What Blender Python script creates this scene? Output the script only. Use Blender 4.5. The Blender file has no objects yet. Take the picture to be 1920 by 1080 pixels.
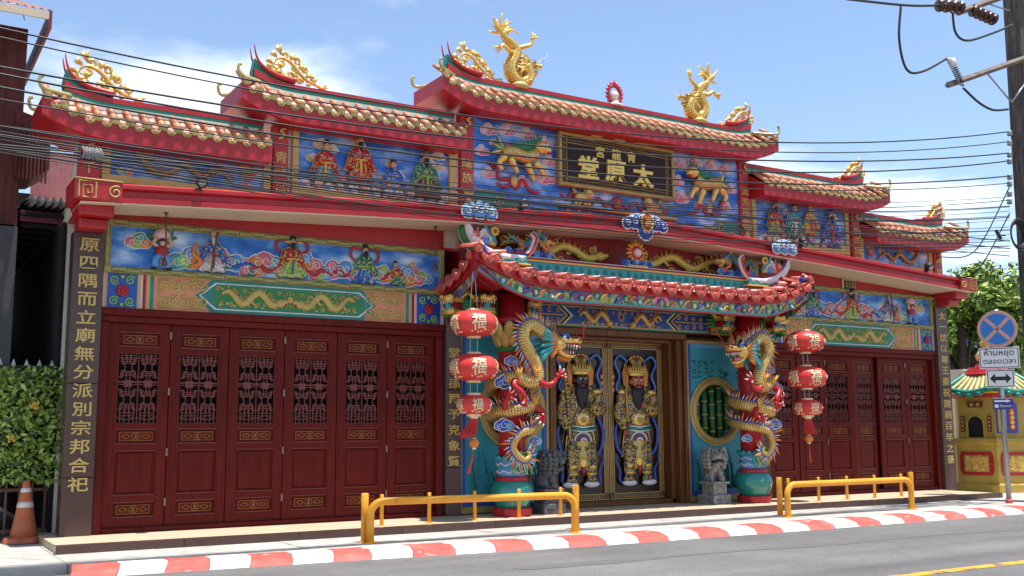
import bpy, math, random
import numpy as np
from mathutils import Vector, Matrix
random.seed(7)
SC = bpy.context.scene
PI = math.pi
# ------------------------------------------------------------------ camera
FPX, YAW, PITCH, ROLL = 1956.62, 0.549832, 0.135546, -0.0059036
CAM = Vector((-10.90478, -14.29517, 1.27944))
def cam_axes():
    cy, sy, cp, sp, cr, sr = math.cos(YAW), math.sin(YAW), math.cos(PITCH), math.sin(PITCH), math.cos(ROLL), math.sin(ROLL)
    f = Vector((sy*cp, cy*cp, sp)); r = Vector((cy, -sy, 0)); u = r.cross(f)
    return cr*r + sr*u, -sr*r + cr*u, f
CR, CU, CF = cam_axes()
cd = bpy.data.cameras.new('camera'); cam = bpy.data.objects.new('camera', cd); SC.collection.objects.link(cam)
cd.sensor_width = 36; cd.lens = FPX/1920*36; cd.clip_end = 3000; cd.clip_start = .05
cam.matrix_world = Matrix(((CR.x, CU.x, -CF.x, CAM.x), (CR.y, CU.y, -CF.y, CAM.y), (CR.z, CU.z, -CF.z, CAM.z), (0, 0, 0, 1)))
SC.camera = cam
def P(px, py, y=None, z=None):
    d = CR*((px-960)/FPX) + CU*(-(py-540)/FPX) + CF
    t = (y-CAM.y)/d.y if y is not None else (z-CAM.z)/d.z
    return CAM + d*t
# ------------------------------------------------------------------ sky, sun, exposure
SUN_EL, SUN_AZ = math.radians(79.5), math.radians(30)       # from the street side, a little to the right
S = Vector((math.cos(SUN_EL)*math.sin(SUN_AZ), -math.cos(SUN_EL)*math.cos(SUN_AZ), math.sin(SUN_EL)))
w = bpy.data.worlds.new('World'); SC.world = w; w.use_nodes = True
nt = w.node_tree; N = nt.nodes; L = nt.links; N.clear()
out = N.new('ShaderNodeOutputWorld'); bg = N.new('ShaderNodeBackground'); sky = N.new('ShaderNodeTexSky')
sky.sky_type = 'NISHITA'; sky.sun_disc = False; sky.sun_elevation = SUN_EL; sky.sun_rotation = math.atan2(S.x, S.y)
sky.air_density = 1.0; sky.dust_density = 0.6; sky.ozone_density = 1.3
tc = N.new('ShaderNodeTexCoord'); sep = N.new('ShaderNodeSeparateXYZ'); L.new(tc.outputs['Generated'], sep.inputs[0])
add = N.new('ShaderNodeMath'); add.operation = 'ADD'; add.inputs[1].default_value = .12; L.new(sep.outputs['Z'], add.inputs[0])
mx = N.new('ShaderNodeMath'); mx.operation = 'MAXIMUM'; mx.inputs[1].default_value = .05; L.new(add.outputs[0], mx.inputs[0])
dv = N.new('ShaderNodeVectorMath'); dv.operation = 'DIVIDE'; cmb = N.new('ShaderNodeCombineXYZ')
for i in range(3): L.new(mx.outputs[0], cmb.inputs[i])
L.new(tc.outputs['Generated'], dv.inputs[0]); L.new(cmb.outputs[0], dv.inputs[1])
mp = N.new('ShaderNodeMapping'); mp.inputs['Location'].default_value = (-4.7511, -7.1430, 0); L.new(dv.outputs[0], mp.inputs[0])
nz = N.new('ShaderNodeTexNoise'); nz.inputs['Scale'].default_value = 1.15; nz.inputs['Detail'].default_value = 8; nz.inputs['Roughness'].default_value = .52
L.new(mp.outputs[0], nz.inputs['Vector'])
cr = N.new('ShaderNodeValToRGB'); cr.color_ramp.elements[0].position = .535; cr.color_ramp.elements[1].position = .73
cr.color_ramp.interpolation = 'EASE'; L.new(nz.outputs['Fac'], cr.inputs[0])
mixc = N.new('ShaderNodeMix'); mixc.data_type = 'RGBA'; mixc.inputs[7].default_value = (8.2, 8.3, 8.5, 1)
L.new(cr.outputs[0], mixc.inputs[0]); L.new(sky.outputs[0], mixc.inputs[6]); L.new(mixc.outputs[2], bg.inputs[0])
bg.inputs[1].default_value = .125; L.new(bg.outputs[0], out.inputs[0])
sl = bpy.data.lights.new('sun', 'SUN'); sl.energy = 4.4; sl.angle = math.radians(.53); sl.color = (1, .95, .87)
so = bpy.data.objects.new('sun', sl); SC.collection.objects.link(so); so.rotation_euler = S.to_track_quat('Z', 'Y').to_euler()
vs = SC.view_settings; vs.view_transform = 'Standard'; vs.look = 'None'; vs.gamma = 1; vs.exposure = 0.82; vs.use_curve_mapping = False
SC.cycles.use_denoising = True; SC.cycles.max_bounces = 8
# ------------------------------------------------------------------ materials
MATS = {}
def obj_random(nt, b, amt):
    N, L = nt.nodes, nt.links; src = b.inputs['Base Color'].links[0].from_socket; oi = N.new('ShaderNodeObjectInfo'); mr = N.new('ShaderNodeMapRange'); mr.inputs[3].default_value = 1-amt; mr.inputs[4].default_value = 1+amt*.7
    mm = N.new('ShaderNodeMix'); mm.data_type = 'RGBA'; mm.blend_type = 'MULTIPLY'; mm.inputs[0].default_value = 1; L.new(oi.outputs['Random'], mr.inputs[0]); L.new(src, mm.inputs[6]); L.new(mr.outputs[0], mm.inputs[7]); L.new(mm.outputs[2], b.inputs['Base Color'])
def mat(name, col, rough=.6, metal=0, var=.12, nscale=6., bump=0., bscale=40., spec=.5, coat=0):
    if name in MATS: return MATS[name]
    m = bpy.data.materials.new(name); m.use_nodes = True; nt = m.node_tree; N = nt.nodes; L = nt.links
    b = N['Principled BSDF']; b.inputs['Roughness'].default_value = rough; b.inputs['Metallic'].default_value = metal
    b.inputs['Specular IOR Level'].default_value = spec
    if coat: b.inputs['Coat Weight'].default_value = coat; b.inputs['Coat Roughness'].default_value = .15
    tc = N.new('ShaderNodeTexCoord')
    if var:
        n = N.new('ShaderNodeTexNoise'); n.inputs['Scale'].default_value = nscale; n.inputs['Detail'].default_value = 5
        L.new(tc.outputs['Object'], n.inputs['Vector'])
        mr = N.new('ShaderNodeMapRange'); mr.inputs[1].default_value = .3; mr.inputs[2].default_value = .7
        mr.inputs[3].default_value = 1-var; mr.inputs[4].default_value = 1+var*.6; L.new(n.outputs['Fac'], mr.inputs[0])
        mm = N.new('ShaderNodeMix'); mm.data_type = 'RGBA'; mm.blend_type = 'MULTIPLY'; mm.inputs[0].default_value = 1
        mm.inputs[6].default_value = (*col, 1); L.new(mr.outputs[0], mm.inputs[7]); L.new(mm.outputs[2], b.inputs['Base Color'])
    else: b.inputs['Base Color'].default_value = (*col, 1)
    if bump:
        n2 = N.new('ShaderNodeTexNoise'); n2.inputs['Scale'].default_value = bscale; n2.inputs['Detail'].default_value = 4
        L.new(tc.outputs['Object'], n2.inputs['Vector'])
        bp = N.new('ShaderNodeBump'); bp.inputs['Strength'].default_value = bump; bp.inputs['Distance'].default_value = .02
        L.new(n2.outputs['Fac'], bp.inputs['Height']); L.new(bp.outputs[0], b.inputs['Normal'])
    MATS[name] = m; return m
def ramp_mat(name, stops, tex='NOISE', scale=3., rough=.5, metal=0, detail=4, bump=0, stretch=(1, 1, 1), constant=False, coord='Object', rand=1., macro=None):
    if name in MATS: return MATS[name]
    m = bpy.data.materials.new(name); m.use_nodes = True; nt = m.node_tree; N = nt.nodes; L = nt.links
    b = N['Principled BSDF']; b.inputs['Roughness'].default_value = rough; b.inputs['Metallic'].default_value = metal; b.inputs['Specular IOR Level'].default_value = .3
    tc = N.new('ShaderNodeTexCoord'); mp = N.new('ShaderNodeMapping'); mp.inputs['Scale'].default_value = stretch
    L.new(tc.outputs[coord], mp.inputs[0])
    if tex == 'NOISE':
        t = N.new('ShaderNodeTexNoise'); t.inputs['Detail'].default_value = detail; o = t.outputs['Fac']
    elif tex == 'VORONOI':
        t = N.new('ShaderNodeTexVoronoi'); t.inputs['Randomness'].default_value = rand
        sp = N.new('ShaderNodeSeparateColor'); L.new(t.outputs['Color'], sp.inputs[0]); o = sp.outputs[0]
    elif tex == 'WAVE':
        t = N.new('ShaderNodeTexWave'); t.inputs['Distortion'].default_value = detail; t.inputs['Detail'].default_value = 3; o = t.outputs['Fac']
    t.inputs['Scale'].default_value = scale; L.new(mp.outputs[0], t.inputs['Vector'])
    r = N.new('ShaderNodeValToRGB'); cr = r.color_ramp
    if constant: cr.interpolation = 'CONSTANT'
    while len(cr.elements) < len(stops): cr.elements.new(.5)
    for e, (p, c) in zip(cr.elements, stops): e.position = p; e.color = (*c, 1)
    L.new(o, r.inputs[0]); col = r.outputs[0]
    for (ms, mst, lo, hi) in (macro or ()):
        mp2 = N.new('ShaderNodeMapping'); mp2.inputs['Scale'].default_value = mst; L.new(tc.outputs[coord], mp2.inputs[0])
        n2 = N.new('ShaderNodeTexNoise'); n2.inputs['Scale'].default_value = ms; n2.inputs['Detail'].default_value = 6; L.new(mp2.outputs[0], n2.inputs['Vector'])
        mr = N.new('ShaderNodeMapRange'); mr.inputs[1].default_value = .32; mr.inputs[2].default_value = .68; mr.inputs[3].default_value = lo; mr.inputs[4].default_value = hi; L.new(n2.outputs['Fac'], mr.inputs[0])
        mm = N.new('ShaderNodeMix'); mm.data_type = 'RGBA'; mm.blend_type = 'MULTIPLY'; mm.inputs[0].default_value = 1; L.new(col, mm.inputs[6]); L.new(mr.outputs[0], mm.inputs[7]); col = mm.outputs[2]
    L.new(col, b.inputs['Base Color'])
    if bump:
        bp = N.new('ShaderNodeBump'); bp.inputs['Strength'].default_value = bump; bp.inputs['Distance'].default_value = .02
        L.new(t.outputs['Distance'] if tex == 'VORONOI' else o, bp.inputs['Height']); L.new(bp.outputs[0], b.inputs['Normal'])
    MATS[name] = m; return m
RED = mat('red_paint', (.42, .012, .018), .42, var=.14, nscale=3, bump=.08)
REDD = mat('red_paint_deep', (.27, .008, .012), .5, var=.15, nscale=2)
GRAN = ramp_mat('granite', [(.3, (.035, .02, .018)), (.5, (.085, .045, .038)), (.72, (.16, .10, .09))], scale=160, rough=.22, detail=3)
WOOD = ramp_mat('maroon_wood', [(.25, (.085, .0055, .004)), (.75, (.145, .013, .008))], scale=3, rough=.5, stretch=(9, 9, .7), macro=[(.55, (1, 1, 1.6), .80, 1.15)])
WOODD = mat('maroon_dark', (.045, .006, .005), .5, var=.1)
TEAK = ramp_mat('teak', [(.2, (.07, .022, .006)), (.55, (.14, .05, .013)), (.85, (.20, .08, .022))], scale=2.5, rough=.35, stretch=(9, 9, .6))
GOLD = mat('gold_leaf', (.80, .50, .12), .34, .5, var=.2, nscale=12, bump=.2, bscale=60)
GOLDP = mat('gold_paint', (.58, .40, .12), .45, .15, var=.12)
GOLDD = mat('gold_dull', (.40, .28, .08), .5, .2, var=.15)
OCHRE = mat('ochre_frame', (.52, .38, .11), .55, var=.12)
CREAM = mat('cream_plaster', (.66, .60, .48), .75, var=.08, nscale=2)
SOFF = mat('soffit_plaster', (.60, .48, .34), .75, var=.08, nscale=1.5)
WHITE = mat('white_paint', (.72, .70, .66), .55, var=.06)
BLACK = mat('black', (.006, .006, .007), .5, var=0)
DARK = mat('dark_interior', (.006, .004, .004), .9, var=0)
MSKY = ramp_mat('mural_sky', [(.32, (.012, .075, .38)), (.48, (.045, .20, .60)), (.60, (.28, .46, .76)), (.74, (.74, .80, .88))], scale=1.7, rough=.45, detail=5, stretch=(1, 1, 2.2))
BLUE = mat('blue_enamel', (.015, .07, .38), .4, var=.1)
BLUEL = mat('blue_light', (.10, .30, .62), .45, var=.1)
TURQ = mat('turquoise', (.03, .33, .35), .42, var=.15)
TEALG = mat('teal_green', (.015, .20, .15), .42, var=.15)
GREEN = mat('leaf_green', (.03, .20, .05), .45, var=.15)
LIME = mat('lime_glaze', (.25, .48, .06), .45, var=.12)
PINK = mat('pink_glaze', (.62, .13, .20), .45, var=.12)
PINKW = mat('pale_pink', (.72, .42, .45), .5, var=.1)
ORNG = mat('orange_glaze', (.68, .20, .03), .45, var=.15)
YELL = mat('yellow_glaze', (.70, .46, .06), .45, var=.12)
SALM = mat('salmon_paint', (.66, .25, .13), .55, var=.06)
SKIN = mat('painted_skin', (.62, .34, .22), .5, var=.05)
SKINR = mat('ruddy_face', (.42, .11, .06), .45, var=.05)
SKIND = mat('dark_face', (.05, .02, .016), .4, var=.05)
BROWN = mat('brown_paint', (.13, .05, .025), .5, var=.1)
def cell_mat(name, stops, scale, edge, edgec, rough=.45, metal=.1, bump=.5):
    m = ramp_mat(name, stops, 'VORONOI', scale, rough, metal, constant=True); nt = m.node_tree; N = nt.nodes; L = nt.links; b = N['Principled BSDF']
    src = b.inputs['Base Color'].links[0].from_socket; vo = N.new('ShaderNodeTexVoronoi'); vo.feature = 'DISTANCE_TO_EDGE'; vo.inputs['Scale'].default_value = scale
    L.new([n for n in N if n.type == 'MAPPING'][0].outputs[0], vo.inputs['Vector'])
    mr = N.new('ShaderNodeMapRange'); mr.inputs[1].default_value = edge*.4; mr.inputs[2].default_value = edge; L.new(vo.outputs['Distance'], mr.inputs[0])
    mm = N.new('ShaderNodeMix'); mm.data_type = 'RGBA'; mm.inputs[6].default_value = (*edgec, 1); L.new(mr.outputs[0], mm.inputs[0]); L.new(src, mm.inputs[7]); L.new(mm.outputs[2], b.inputs['Base Color'])
    bp = N.new('ShaderNodeBump'); bp.inputs['Strength'].default_value = bump; bp.inputs['Distance'].default_value = .015; L.new(mr.outputs[0], bp.inputs['Height']); L.new(bp.outputs[0], b.inputs['Normal']); return m
_go = (.62, .43, .13)
ORNATE = cell_mat('ornate_armour', [(0, _go), (.42, (.48, .31, .07)), (.56, (.03, .16, .12)), (.64, (.04, .08, .30)), (.71, _go), (.80, (.60, .55, .44)), (.87, (.36, .03, .03)), (.93, (.02, .015, .012))], 38, .10, (.035, .02, .01), .4, .25, .8)
def robe(name, c, acc, sc=42): return cell_mat(name, [(0, c), (.34, tuple(min(1, x*1.35+.01) for x in c)), (.62, acc), (.78, tuple(x*.6 for x in c)), (.88, (.55, .48, .34))], sc, .05, tuple(x*.35 for x in c), .45, 0, .3)
RRED = robe('robe_red', (.40, .02, .02), (.55, .33, .08)); RBLU = robe('robe_blue', (.025, .09, .36), (.25, .40, .62)); RGRN = robe('robe_green', (.02, .18, .11), (.40, .42, .10)); RTUR = robe('robe_turquoise', (.04, .30, .30), (.10, .42, .36)); RPAL = robe('robe_pale', (.55, .55, .52), (.45, .50, .60)); RLIM = robe('robe_lime', (.28, .44, .10), (.50, .52, .25)); RYEL = robe('robe_yellow', (.60, .40, .07), (.62, .22, .05))
SCALE = None
def scale_mat(name, c1, c2, mortar, metal=.6):
    m = bpy.data.materials.new(name); m.use_nodes = True; nt = m.node_tree; N = nt.nodes; L = nt.links; b = N['Principled BSDF']
    uv = N.new('ShaderNodeUVMap'); br = N.new('ShaderNodeTexBrick'); br.inputs['Scale'].default_value = 1
    br.inputs['Brick Width'].default_value = .052; br.inputs['Row Height'].default_value = .034; br.inputs['Mortar Size'].default_value = .004
    br.inputs['Color1'].default_value = (*c1, 1); br.inputs['Color2'].default_value = (*c2, 1); br.inputs['Mortar'].default_value = (*mortar, 1)
    L.new(uv.outputs[0], br.inputs['Vector']); L.new(br.outputs['Color'], b.inputs['Base Color'])
    b.inputs['Metallic'].default_value = metal; b.inputs['Roughness'].default_value = .33
    bp = N.new('ShaderNodeBump'); bp.inputs['Strength'].default_value = .8; bp.inputs['Distance'].default_value = .01; bp.invert = True
    L.new(br.outputs['Fac'], bp.inputs['Height']); L.new(bp.outputs[0], b.inputs['Normal']); MATS[name] = m; return m
SCALES = scale_mat('gold_scales', (.86, .60, .20), (.74, .47, .12), (.16, .06, .02), .35)
TERRA = mat('terracotta_tile', (.50, .17, .075), .5, var=.28, nscale=5)
TERRP = mat('pale_terracotta', (.55, .27, .18), .5, var=.25, nscale=4)
GLAZE = mat('olive_glaze', (.42, .36, .13), .32, var=.2, nscale=14)
CORAL = mat('coral_glaze', (.48, .085, .055), .4, var=.25, nscale=7, coat=.12)
STONE = mat('grey_stone', (.115, .115, .12), .85, var=.5, nscale=18, bump=.9, bscale=35)
STONEL = mat('pale_stone', (.26, .25, .235), .85, var=.5, nscale=18, bump=.9, bscale=35)
for _m, _a in ((TERRA, .32), (TERRP, .30), (GLAZE, .28), (CORAL, .22), (WOOD, .09), (GRAN, .10)): obj_random(_m.node_tree, _m.node_tree.nodes['Principled BSDF'], _a)
WOOD.node_tree.nodes['Principled BSDF'].inputs['Specular IOR Level'].default_value = .14
YPOST = ramp_mat('yellow_steel', [(.25, (.22, .11, .04)), (.30, (.70, .30, .025)), (.6, (.76, .34, .03)), (.8, (.70, .36, .06))], scale=13, rough=.42, detail=8)
# ------------------------------------------------------------------ mesh builder
class MB:
    def __init__(s): s.v = []; s.f = []; s.mi = []; s.sm = []; s.uv = {}; s.mats = []; s.M = None
    def m(s, mt):
        if mt not in s.mats: s.mats.append(mt)
        return s.mats.index(mt)
    def add(s, vs, fs, mt, smooth=False, uvs=None):
        o = len(s.v); k = s.m(mt)
        for p in vs:
            p = Vector(p); s.v.append(s.M @ p if s.M is not None else p)
        flip = s.M is not None and s.M.determinant() < 0
        for i, f in enumerate(fs):
            g = [o+j for j in f]
            u = uvs[i] if uvs else None
            if flip: g.reverse(); u = list(reversed(u)) if u else None
            if u: s.uv[len(s.f)] = u
            s.f.append(g); s.mi.append(k); s.sm.append(smooth)
        return s
    def box(s, x0, x1, y0, y1, z0, z1, mt):
        v = [(x, y, z) for x in (x0, x1) for y in (y0, y1) for z in (z0, z1)]
        return s.add(v, [(0, 1, 3, 2), (4, 6, 7, 5), (0, 4, 5, 1), (2, 3, 7, 6), (0, 2, 6, 4), (1, 5, 7, 3)], mt)
    def bbox(s, x0, x1, y0, y1, z0, z1, mt, b=.012):   # box with bevelled front edges
        v = [(x0, y1, z0), (x1, y1, z0), (x1, y1, z1), (x0, y1, z1), (x0, y0+b, z0), (x1, y0+b, z0), (x1, y0+b, z1), (x0, y0+b, z1),
             (x0+b, y0, z0+b), (x1-b, y0, z0+b), (x1-b, y0, z1-b), (x0+b, y0, z1-b)]
        f = [(3, 2, 1, 0), (8, 9, 10, 11)]
        for i in range(4):
            j = (i+1) % 4; f += [(i, j, 4+j, 4+i), (4+i, 4+j, 8+j, 8+i)]
        return s.add(v, f, mt)
    def plate(s, pts, y0, y1, mt, b=0.):     # outline in XZ, front at y0, back at y1
        n = len(pts); cx = sum(p[0] for p in pts)/n; cz = sum(p[1] for p in pts)/n
        a = sum(pts[i][0]*pts[(i+1) % n][1]-pts[(i+1) % n][0]*pts[i][1] for i in range(n))
        if a < 0: pts = pts[::-1]
        v = [(x, y1, z) for x, z in pts]; f = [tuple(range(n-1, -1, -1))]
        rings = [(y0+b, 0), (y0, b)] if b else [(y0, 0)]
        for y, ins in rings:
            for x, z in pts:
                d = math.hypot(x-cx, z-cz) or 1; k = max(0, 1-ins/d); v.append((cx+(x-cx)*k, y, cz+(z-cz)*k))
        for r in range(len(rings)):
            for i in range(n): j = (i+1) % n; f.append((r*n+i, r*n+j, (r+1)*n+j, (r+1)*n+i))
        f.append(tuple(len(rings)*n+i for i in range(n)))
        return s.add(v, f, mt)
    def dome(s, pts, y, h, mt, rim=None, rw=.02):  # star-shaped relief, raised to the street
        n = len(pts); cx = sum(p[0] for p in pts)/n; cz = sum(p[1] for p in pts)/n
        if sum(pts[i][0]*pts[(i+1) % n][1]-pts[(i+1) % n][0]*pts[i][1] for i in range(n)) < 0: pts = pts[::-1]
        if rim is not None:
            q = []
            for x, z in pts:
                d = math.hypot(x-cx, z-cz) or 1; q.append((cx+(x-cx)*(1+rw/d), cz+(z-cz)*(1+rw/d)))
            s.plate(q, y-.008, y, rim)
        v = []
        for k, hh in ((1, .0), (.96, .45), (.7, .88)):
            v += [(cx+(x-cx)*k, y-.006-h*hh, cz+(z-cz)*k) for x, z in pts]
        v.append((cx, y-.006-h, cz)); f = []
        for r in range(2):
            for i in range(n): j = (i+1) % n; f.append((r*n+i, r*n+j, (r+1)*n+j, (r+1)*n+i))
        for i in range(n): f.append((2*n+i, 2*n+(i+1) % n, 3*n))
        return s.add(v, f, mt, True)
    def tube(s, pts, rad, mt, n=8, sq=(1, 1), smooth=True, closed=False, uvs=True):
        pts = [Vector(p) for p in pts]; m = len(pts)
        if not hasattr(rad, '__len__'): rad = [rad]*m
        T = []
        for i in range(m):
            a = pts[max(i-1, 0)]; b = pts[min(i+1, m-1)]; t = (b-a); T.append(t.normalized() if t.length > 1e-9 else Vector((0, 0, 1)))
        u = T[0].cross(Vector((0, 1, 0)))
        if u.length < .2: u = T[0].cross(Vector((1, 0, 0)))
        u.normalize(); v = []; ln = [0]; fr = []
        for i in range(m):
            u = (u-T[i]*u.dot(T[i])); u.normalize(); w_ = T[i].cross(u); fr.append((u.copy(), w_))
            if i: ln.append(ln[-1]+(pts[i]-pts[i-1]).length)
            for k in range(n):
                a = 2*PI*k/n; v.append(pts[i]+(u*math.cos(a)*sq[0]+w_*math.sin(a)*sq[1])*rad[i])
        f = []; uvl = []; rm = max(rad)
        for i in range(m-1):
            for k in range(n):
                j = (k+1) % n; f.append((i*n+k, i*n+j, (i+1)*n+j, (i+1)*n+k))
                c0, c1 = k/n*2*PI*rm, (k+1)/n*2*PI*rm
                uvl.append([(c0, ln[i]), (c1, ln[i]), (c1, ln[i+1]), (c0, ln[i+1])])
        f.append(tuple(range(n-1, -1, -1))); f.append(tuple((m-1)*n+k for k in range(n))); uvl += [[(0, 0)]*n, [(0, 0)]*n]
        s.add(v, f, mt, smooth, uvl if uvs else None); return fr
    def lathe(s, prof, c, mt, n=20, axis='z', smooth=True):
        v = []; m = len(prof)
        for r, h in prof:
            for k in range(n):
                a = 2*PI*k/n
                if axis == 'z': v.append((c[0]+r*math.cos(a), c[1]+r*math.sin(a), c[2]+h))
                else: v.append((c[0]+r*math.cos(a), c[1]-h, c[2]+r*math.sin(a)))
        f = [(i*n+k, i*n+(k+1) % n, (i+1)*n+(k+1) % n, (i+1)*n+k) for i in range(m-1) for k in range(n)]
        f.append(tuple(range(n-1, -1, -1))); f.append(tuple((m-1)*n+k for k in range(n)))
        return s.add(v, f, mt, smooth)
    def ell(s, c, r, mt, nu=12, nv=8, R=None):
        v = []; c = Vector(c)
        if not hasattr(r, '__len__'): r = (r, r, r)
        for i in range(nv+1):
            t = PI*i/nv
            for k in range(nu):
                a = 2*PI*k/nu; p = Vector((r[0]*math.sin(t)*math.cos(a), r[1]*math.sin(t)*math.sin(a), r[2]*math.cos(t)))
                v.append(c+(R @ p if R is not None else p))
        f = [((i+1)*nu+k, (i+1)*nu+(k+1) % nu, i*nu+(k+1) % nu, i*nu+k) for i in range(nv) for k in range(nu)]
        return s.add(v, f, mt, True)
    def cone(s, a, b, r, mt, n=6): return s.tube([a, Vector(a).lerp(Vector(b), .5), b], [r, r*.6, .002], mt, n)
    def glyph(s, ch, cx, cz, size, y, mt, depth=.015, sx=1, sz=1, mapf=None):
        vs, fs = GL[ch]
        if mapf is None: mapf = lambda x, z, d: (cx+x*size*sx, y-d*depth, cz+z*size*sz)
        return s.add([mapf(x, z, d) for x, z, d in vs], fs, mt)
    def build(s, name, parent=None, label=None, cat=None, group=None, kind=None, loc=None):
        me = bpy.data.meshes.new(name)
        me.from_pydata([tuple(p) for p in s.v], [], s.f)
        for mt in s.mats: me.materials.append(mt)
        me.polygons.foreach_set('material_index', s.mi); me.polygons.foreach_set('use_smooth', s.sm)
        if s.uv:
            ul = me.uv_layers.new(name='UVMap')
            for fi, uv in s.uv.items():
                for li, t in zip(me.polygons[fi].loop_indices, uv): ul.data[li].uv = t
        me.update(); o = bpy.data.objects.new(name, me); SC.collection.objects.link(o)
        if parent is not None: o.parent = parent
        if loc is not None: o.location = loc
        tag(o, label, cat, group, kind); return o
def tag(o, label=None, cat=None, group=None, kind=None):
    for k, v in (('label', label), ('category', cat), ('group', group), ('kind', kind)):
        if v: o[k] = v
    return o
def empty(name, loc=(0, 0, 0), label=None, cat=None, group=None, kind=None, parent=None, rz=0):
    o = bpy.data.objects.new(name, None); o.empty_display_size = .2; SC.collection.objects.link(o); o.location = loc; o.rotation_euler.z = rz
    if parent is not None: o.parent = parent
    return tag(o, label, cat, group, kind)
def inst(me, name, parent, loc, rot=(0, 0, 0), sc=(1, 1, 1)):
    o = bpy.data.objects.new(name, me); SC.collection.objects.link(o); o.parent = parent; o.location = loc; o.rotation_euler = rot; o.scale = sc; return o
def mesh_of(mb, name):
    o = mb.build(name); me = o.data; bpy.data.objects.remove(o); return me
# glyphs: outlines of characters from the built-in font, extruded
GL = {}
def load_glyphs(chars, off=.012):
    obs = []
    for ch in dict.fromkeys(chars):
        c = bpy.data.curves.new('t', 'FONT'); c.body = ch; c.size = 1; c.extrude = .5; c.offset = off; c.resolution_u = 3
        o = bpy.data.objects.new('t', c); SC.collection.objects.link(o); obs.append((ch, o))
    dg = bpy.context.evaluated_depsgraph_get(); dg.update()
    for ch, o in obs:
        me = o.evaluated_get(dg).to_mesh(); vs = [v.co.copy() for v in me.vertices]; fs = [tuple(p.vertices) for p in me.polygons]
        if vs:
            x0, x1 = min(v.x for v in vs), max(v.x for v in vs); y0, y1 = min(v.y for v in vs), max(v.y for v in vs)
            GL[ch] = ([(v.x-(x0+x1)/2, v.y-(y0+y1)/2, v.z+.5) for v in vs], fs)
        else: GL[ch] = ([], [])
        o.evaluated_get(dg).to_mesh_clear(); c = o.data; bpy.data.objects.remove(o); bpy.data.curves.remove(c)
INS_L = '原四隅而立廟無分派別宗邦合祀'; INS_LI = '閩   堂爾孫爾予克象賢'; INS_R = '太一統以尊王豪祝建廟百年之豪'
load_glyphs(INS_L+INS_LI+INS_R+'頌青龍宮太原堂得千秋廟隆族流芳百世福祿壽德澤綿長蘭第春112王')
_g = dict(GL); load_glyphs('堂原太', .032); BIG = {c: GL[c] for c in '堂原太'}; GL.update(_g)
for c in BIG: GL['B'+c] = BIG[c]
load_glyphs(['ห้ามหยุด', 'ตลอดเวลา', 'ที่จอดรถ'], .004)
def spiral(cx, cz, r0, r1, a0, turns, n=26, y=0):
    return [(cx+(r0+(r1-r0)*i/n)*math.cos(a0+2*PI*turns*i/n), y, cz+(r0+(r1-r0)*i/n)*math.sin(a0+2*PI*turns*i/n)) for i in range(n+1)]
def smooth(pts, k=6):      # Catmull-Rom through points
    pts = [Vector(p) for p in pts]; o = []
    for i in range(len(pts)-1):
        p0, p1, p2, p3 = pts[max(i-1, 0)], pts[i], pts[i+1], pts[min(i+2, len(pts)-1)]
        for j in range(k):
            t = j/k; o.append(.5*((2*p1)+(p2-p0)*t+(2*p0-5*p1+4*p2-p3)*t*t+(3*p1-p0-3*p2+p3)*t**3))
    o.append(pts[-1]); return o
def taper(n, a, b, p=1): return [a+(b-a)*(i/(n-1))**p for i in range(n)]
# ================================================================== SETTING
ASPH = ramp_mat('asphalt', [(.3, (.10, .097, .095)), (.55, (.15, .146, .143)), (.8, (.24, .233, .228))], scale=70, rough=.85, detail=6, bump=.25, macro=[(.5, (.12, 2.2, 1), .72, 1.15), (1.3, (.5, .5, 1), .85, 1.1), (9, (1, 1, 1), .92, 1.06)])
CONC = ramp_mat('concrete', [(.3, (.34, .32, .285)), (.55, (.45, .43, .39)), (.8, (.54, .515, .47))], scale=5, rough=.85, detail=9, macro=[(.7, (1, 1, 1), .78, 1.08), (60, (1, 1, 1), .93, 1.05)])
KRED = ramp_mat('kerb_red', [(.31, (.44, .38, .35)), (.38, (.48, .075, .06)), (.60, (.53, .11, .09)), (.8, (.57, .20, .17))], scale=3.2, rough=.7, detail=9)
KWHT = ramp_mat('kerb_white', [(.30, (.30, .28, .26)), (.38, (.62, .61, .58)), (.7, (.76, .75, .72))], scale=3.2, rough=.7, detail=9)
ZS, ZR = -.09, -.175
b = MB(); b.box(-400, 400, -400, 400, -1.2, -.22, mat('earth', (.16, .13, .10), .9)); b.build('ground', kind='structure')
b = MB(); b.box(-120, 120, -13.5, -2.4, -.30, ZR, ASPH); b.build('road', kind='structure')
b = MB(); b.box(-120, 120, -18, -13.5, -.30, -.10, CONC); b.build('far_pavement', kind='structure')
YPNT = ramp_mat('worn_yellow_paint', [(.36, (.12, .11, .10)), (.44, (.56, .30, .03)), (.8, (.66, .36, .04))], scale=5, rough=.7, detail=9)
b = MB(); v = [(-4.6, -7.17, ZR+.004), (-4.6, -7.33, ZR+.004), (60, -7.33, ZR+.004), (60, -7.15, ZR+.004)]; b.add(v, [(0, 1, 2, 3)], YPNT); b.build('road_line', kind='structure')
KB = [(-30, -1.95), (-8.955, -2.27), (-6.29, -2.43), (-2.7, -2.75), (1.2, -2.82), (6.56, -2.83), (40, -2.9)]
def kerb_y(x):
    for (x0, y0), (x1, y1) in zip(KB, KB[1:]):
        if x <= x1: return y0+(y1-y0)*(x-x0)/(x1-x0)
    return KB[-1][1]
def terr_y(x): return -1.24-.016*(x+9)
kerb = empty('kerb', (0, 0, ZS), kind='structure')
x = -8.99; i = 0
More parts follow.
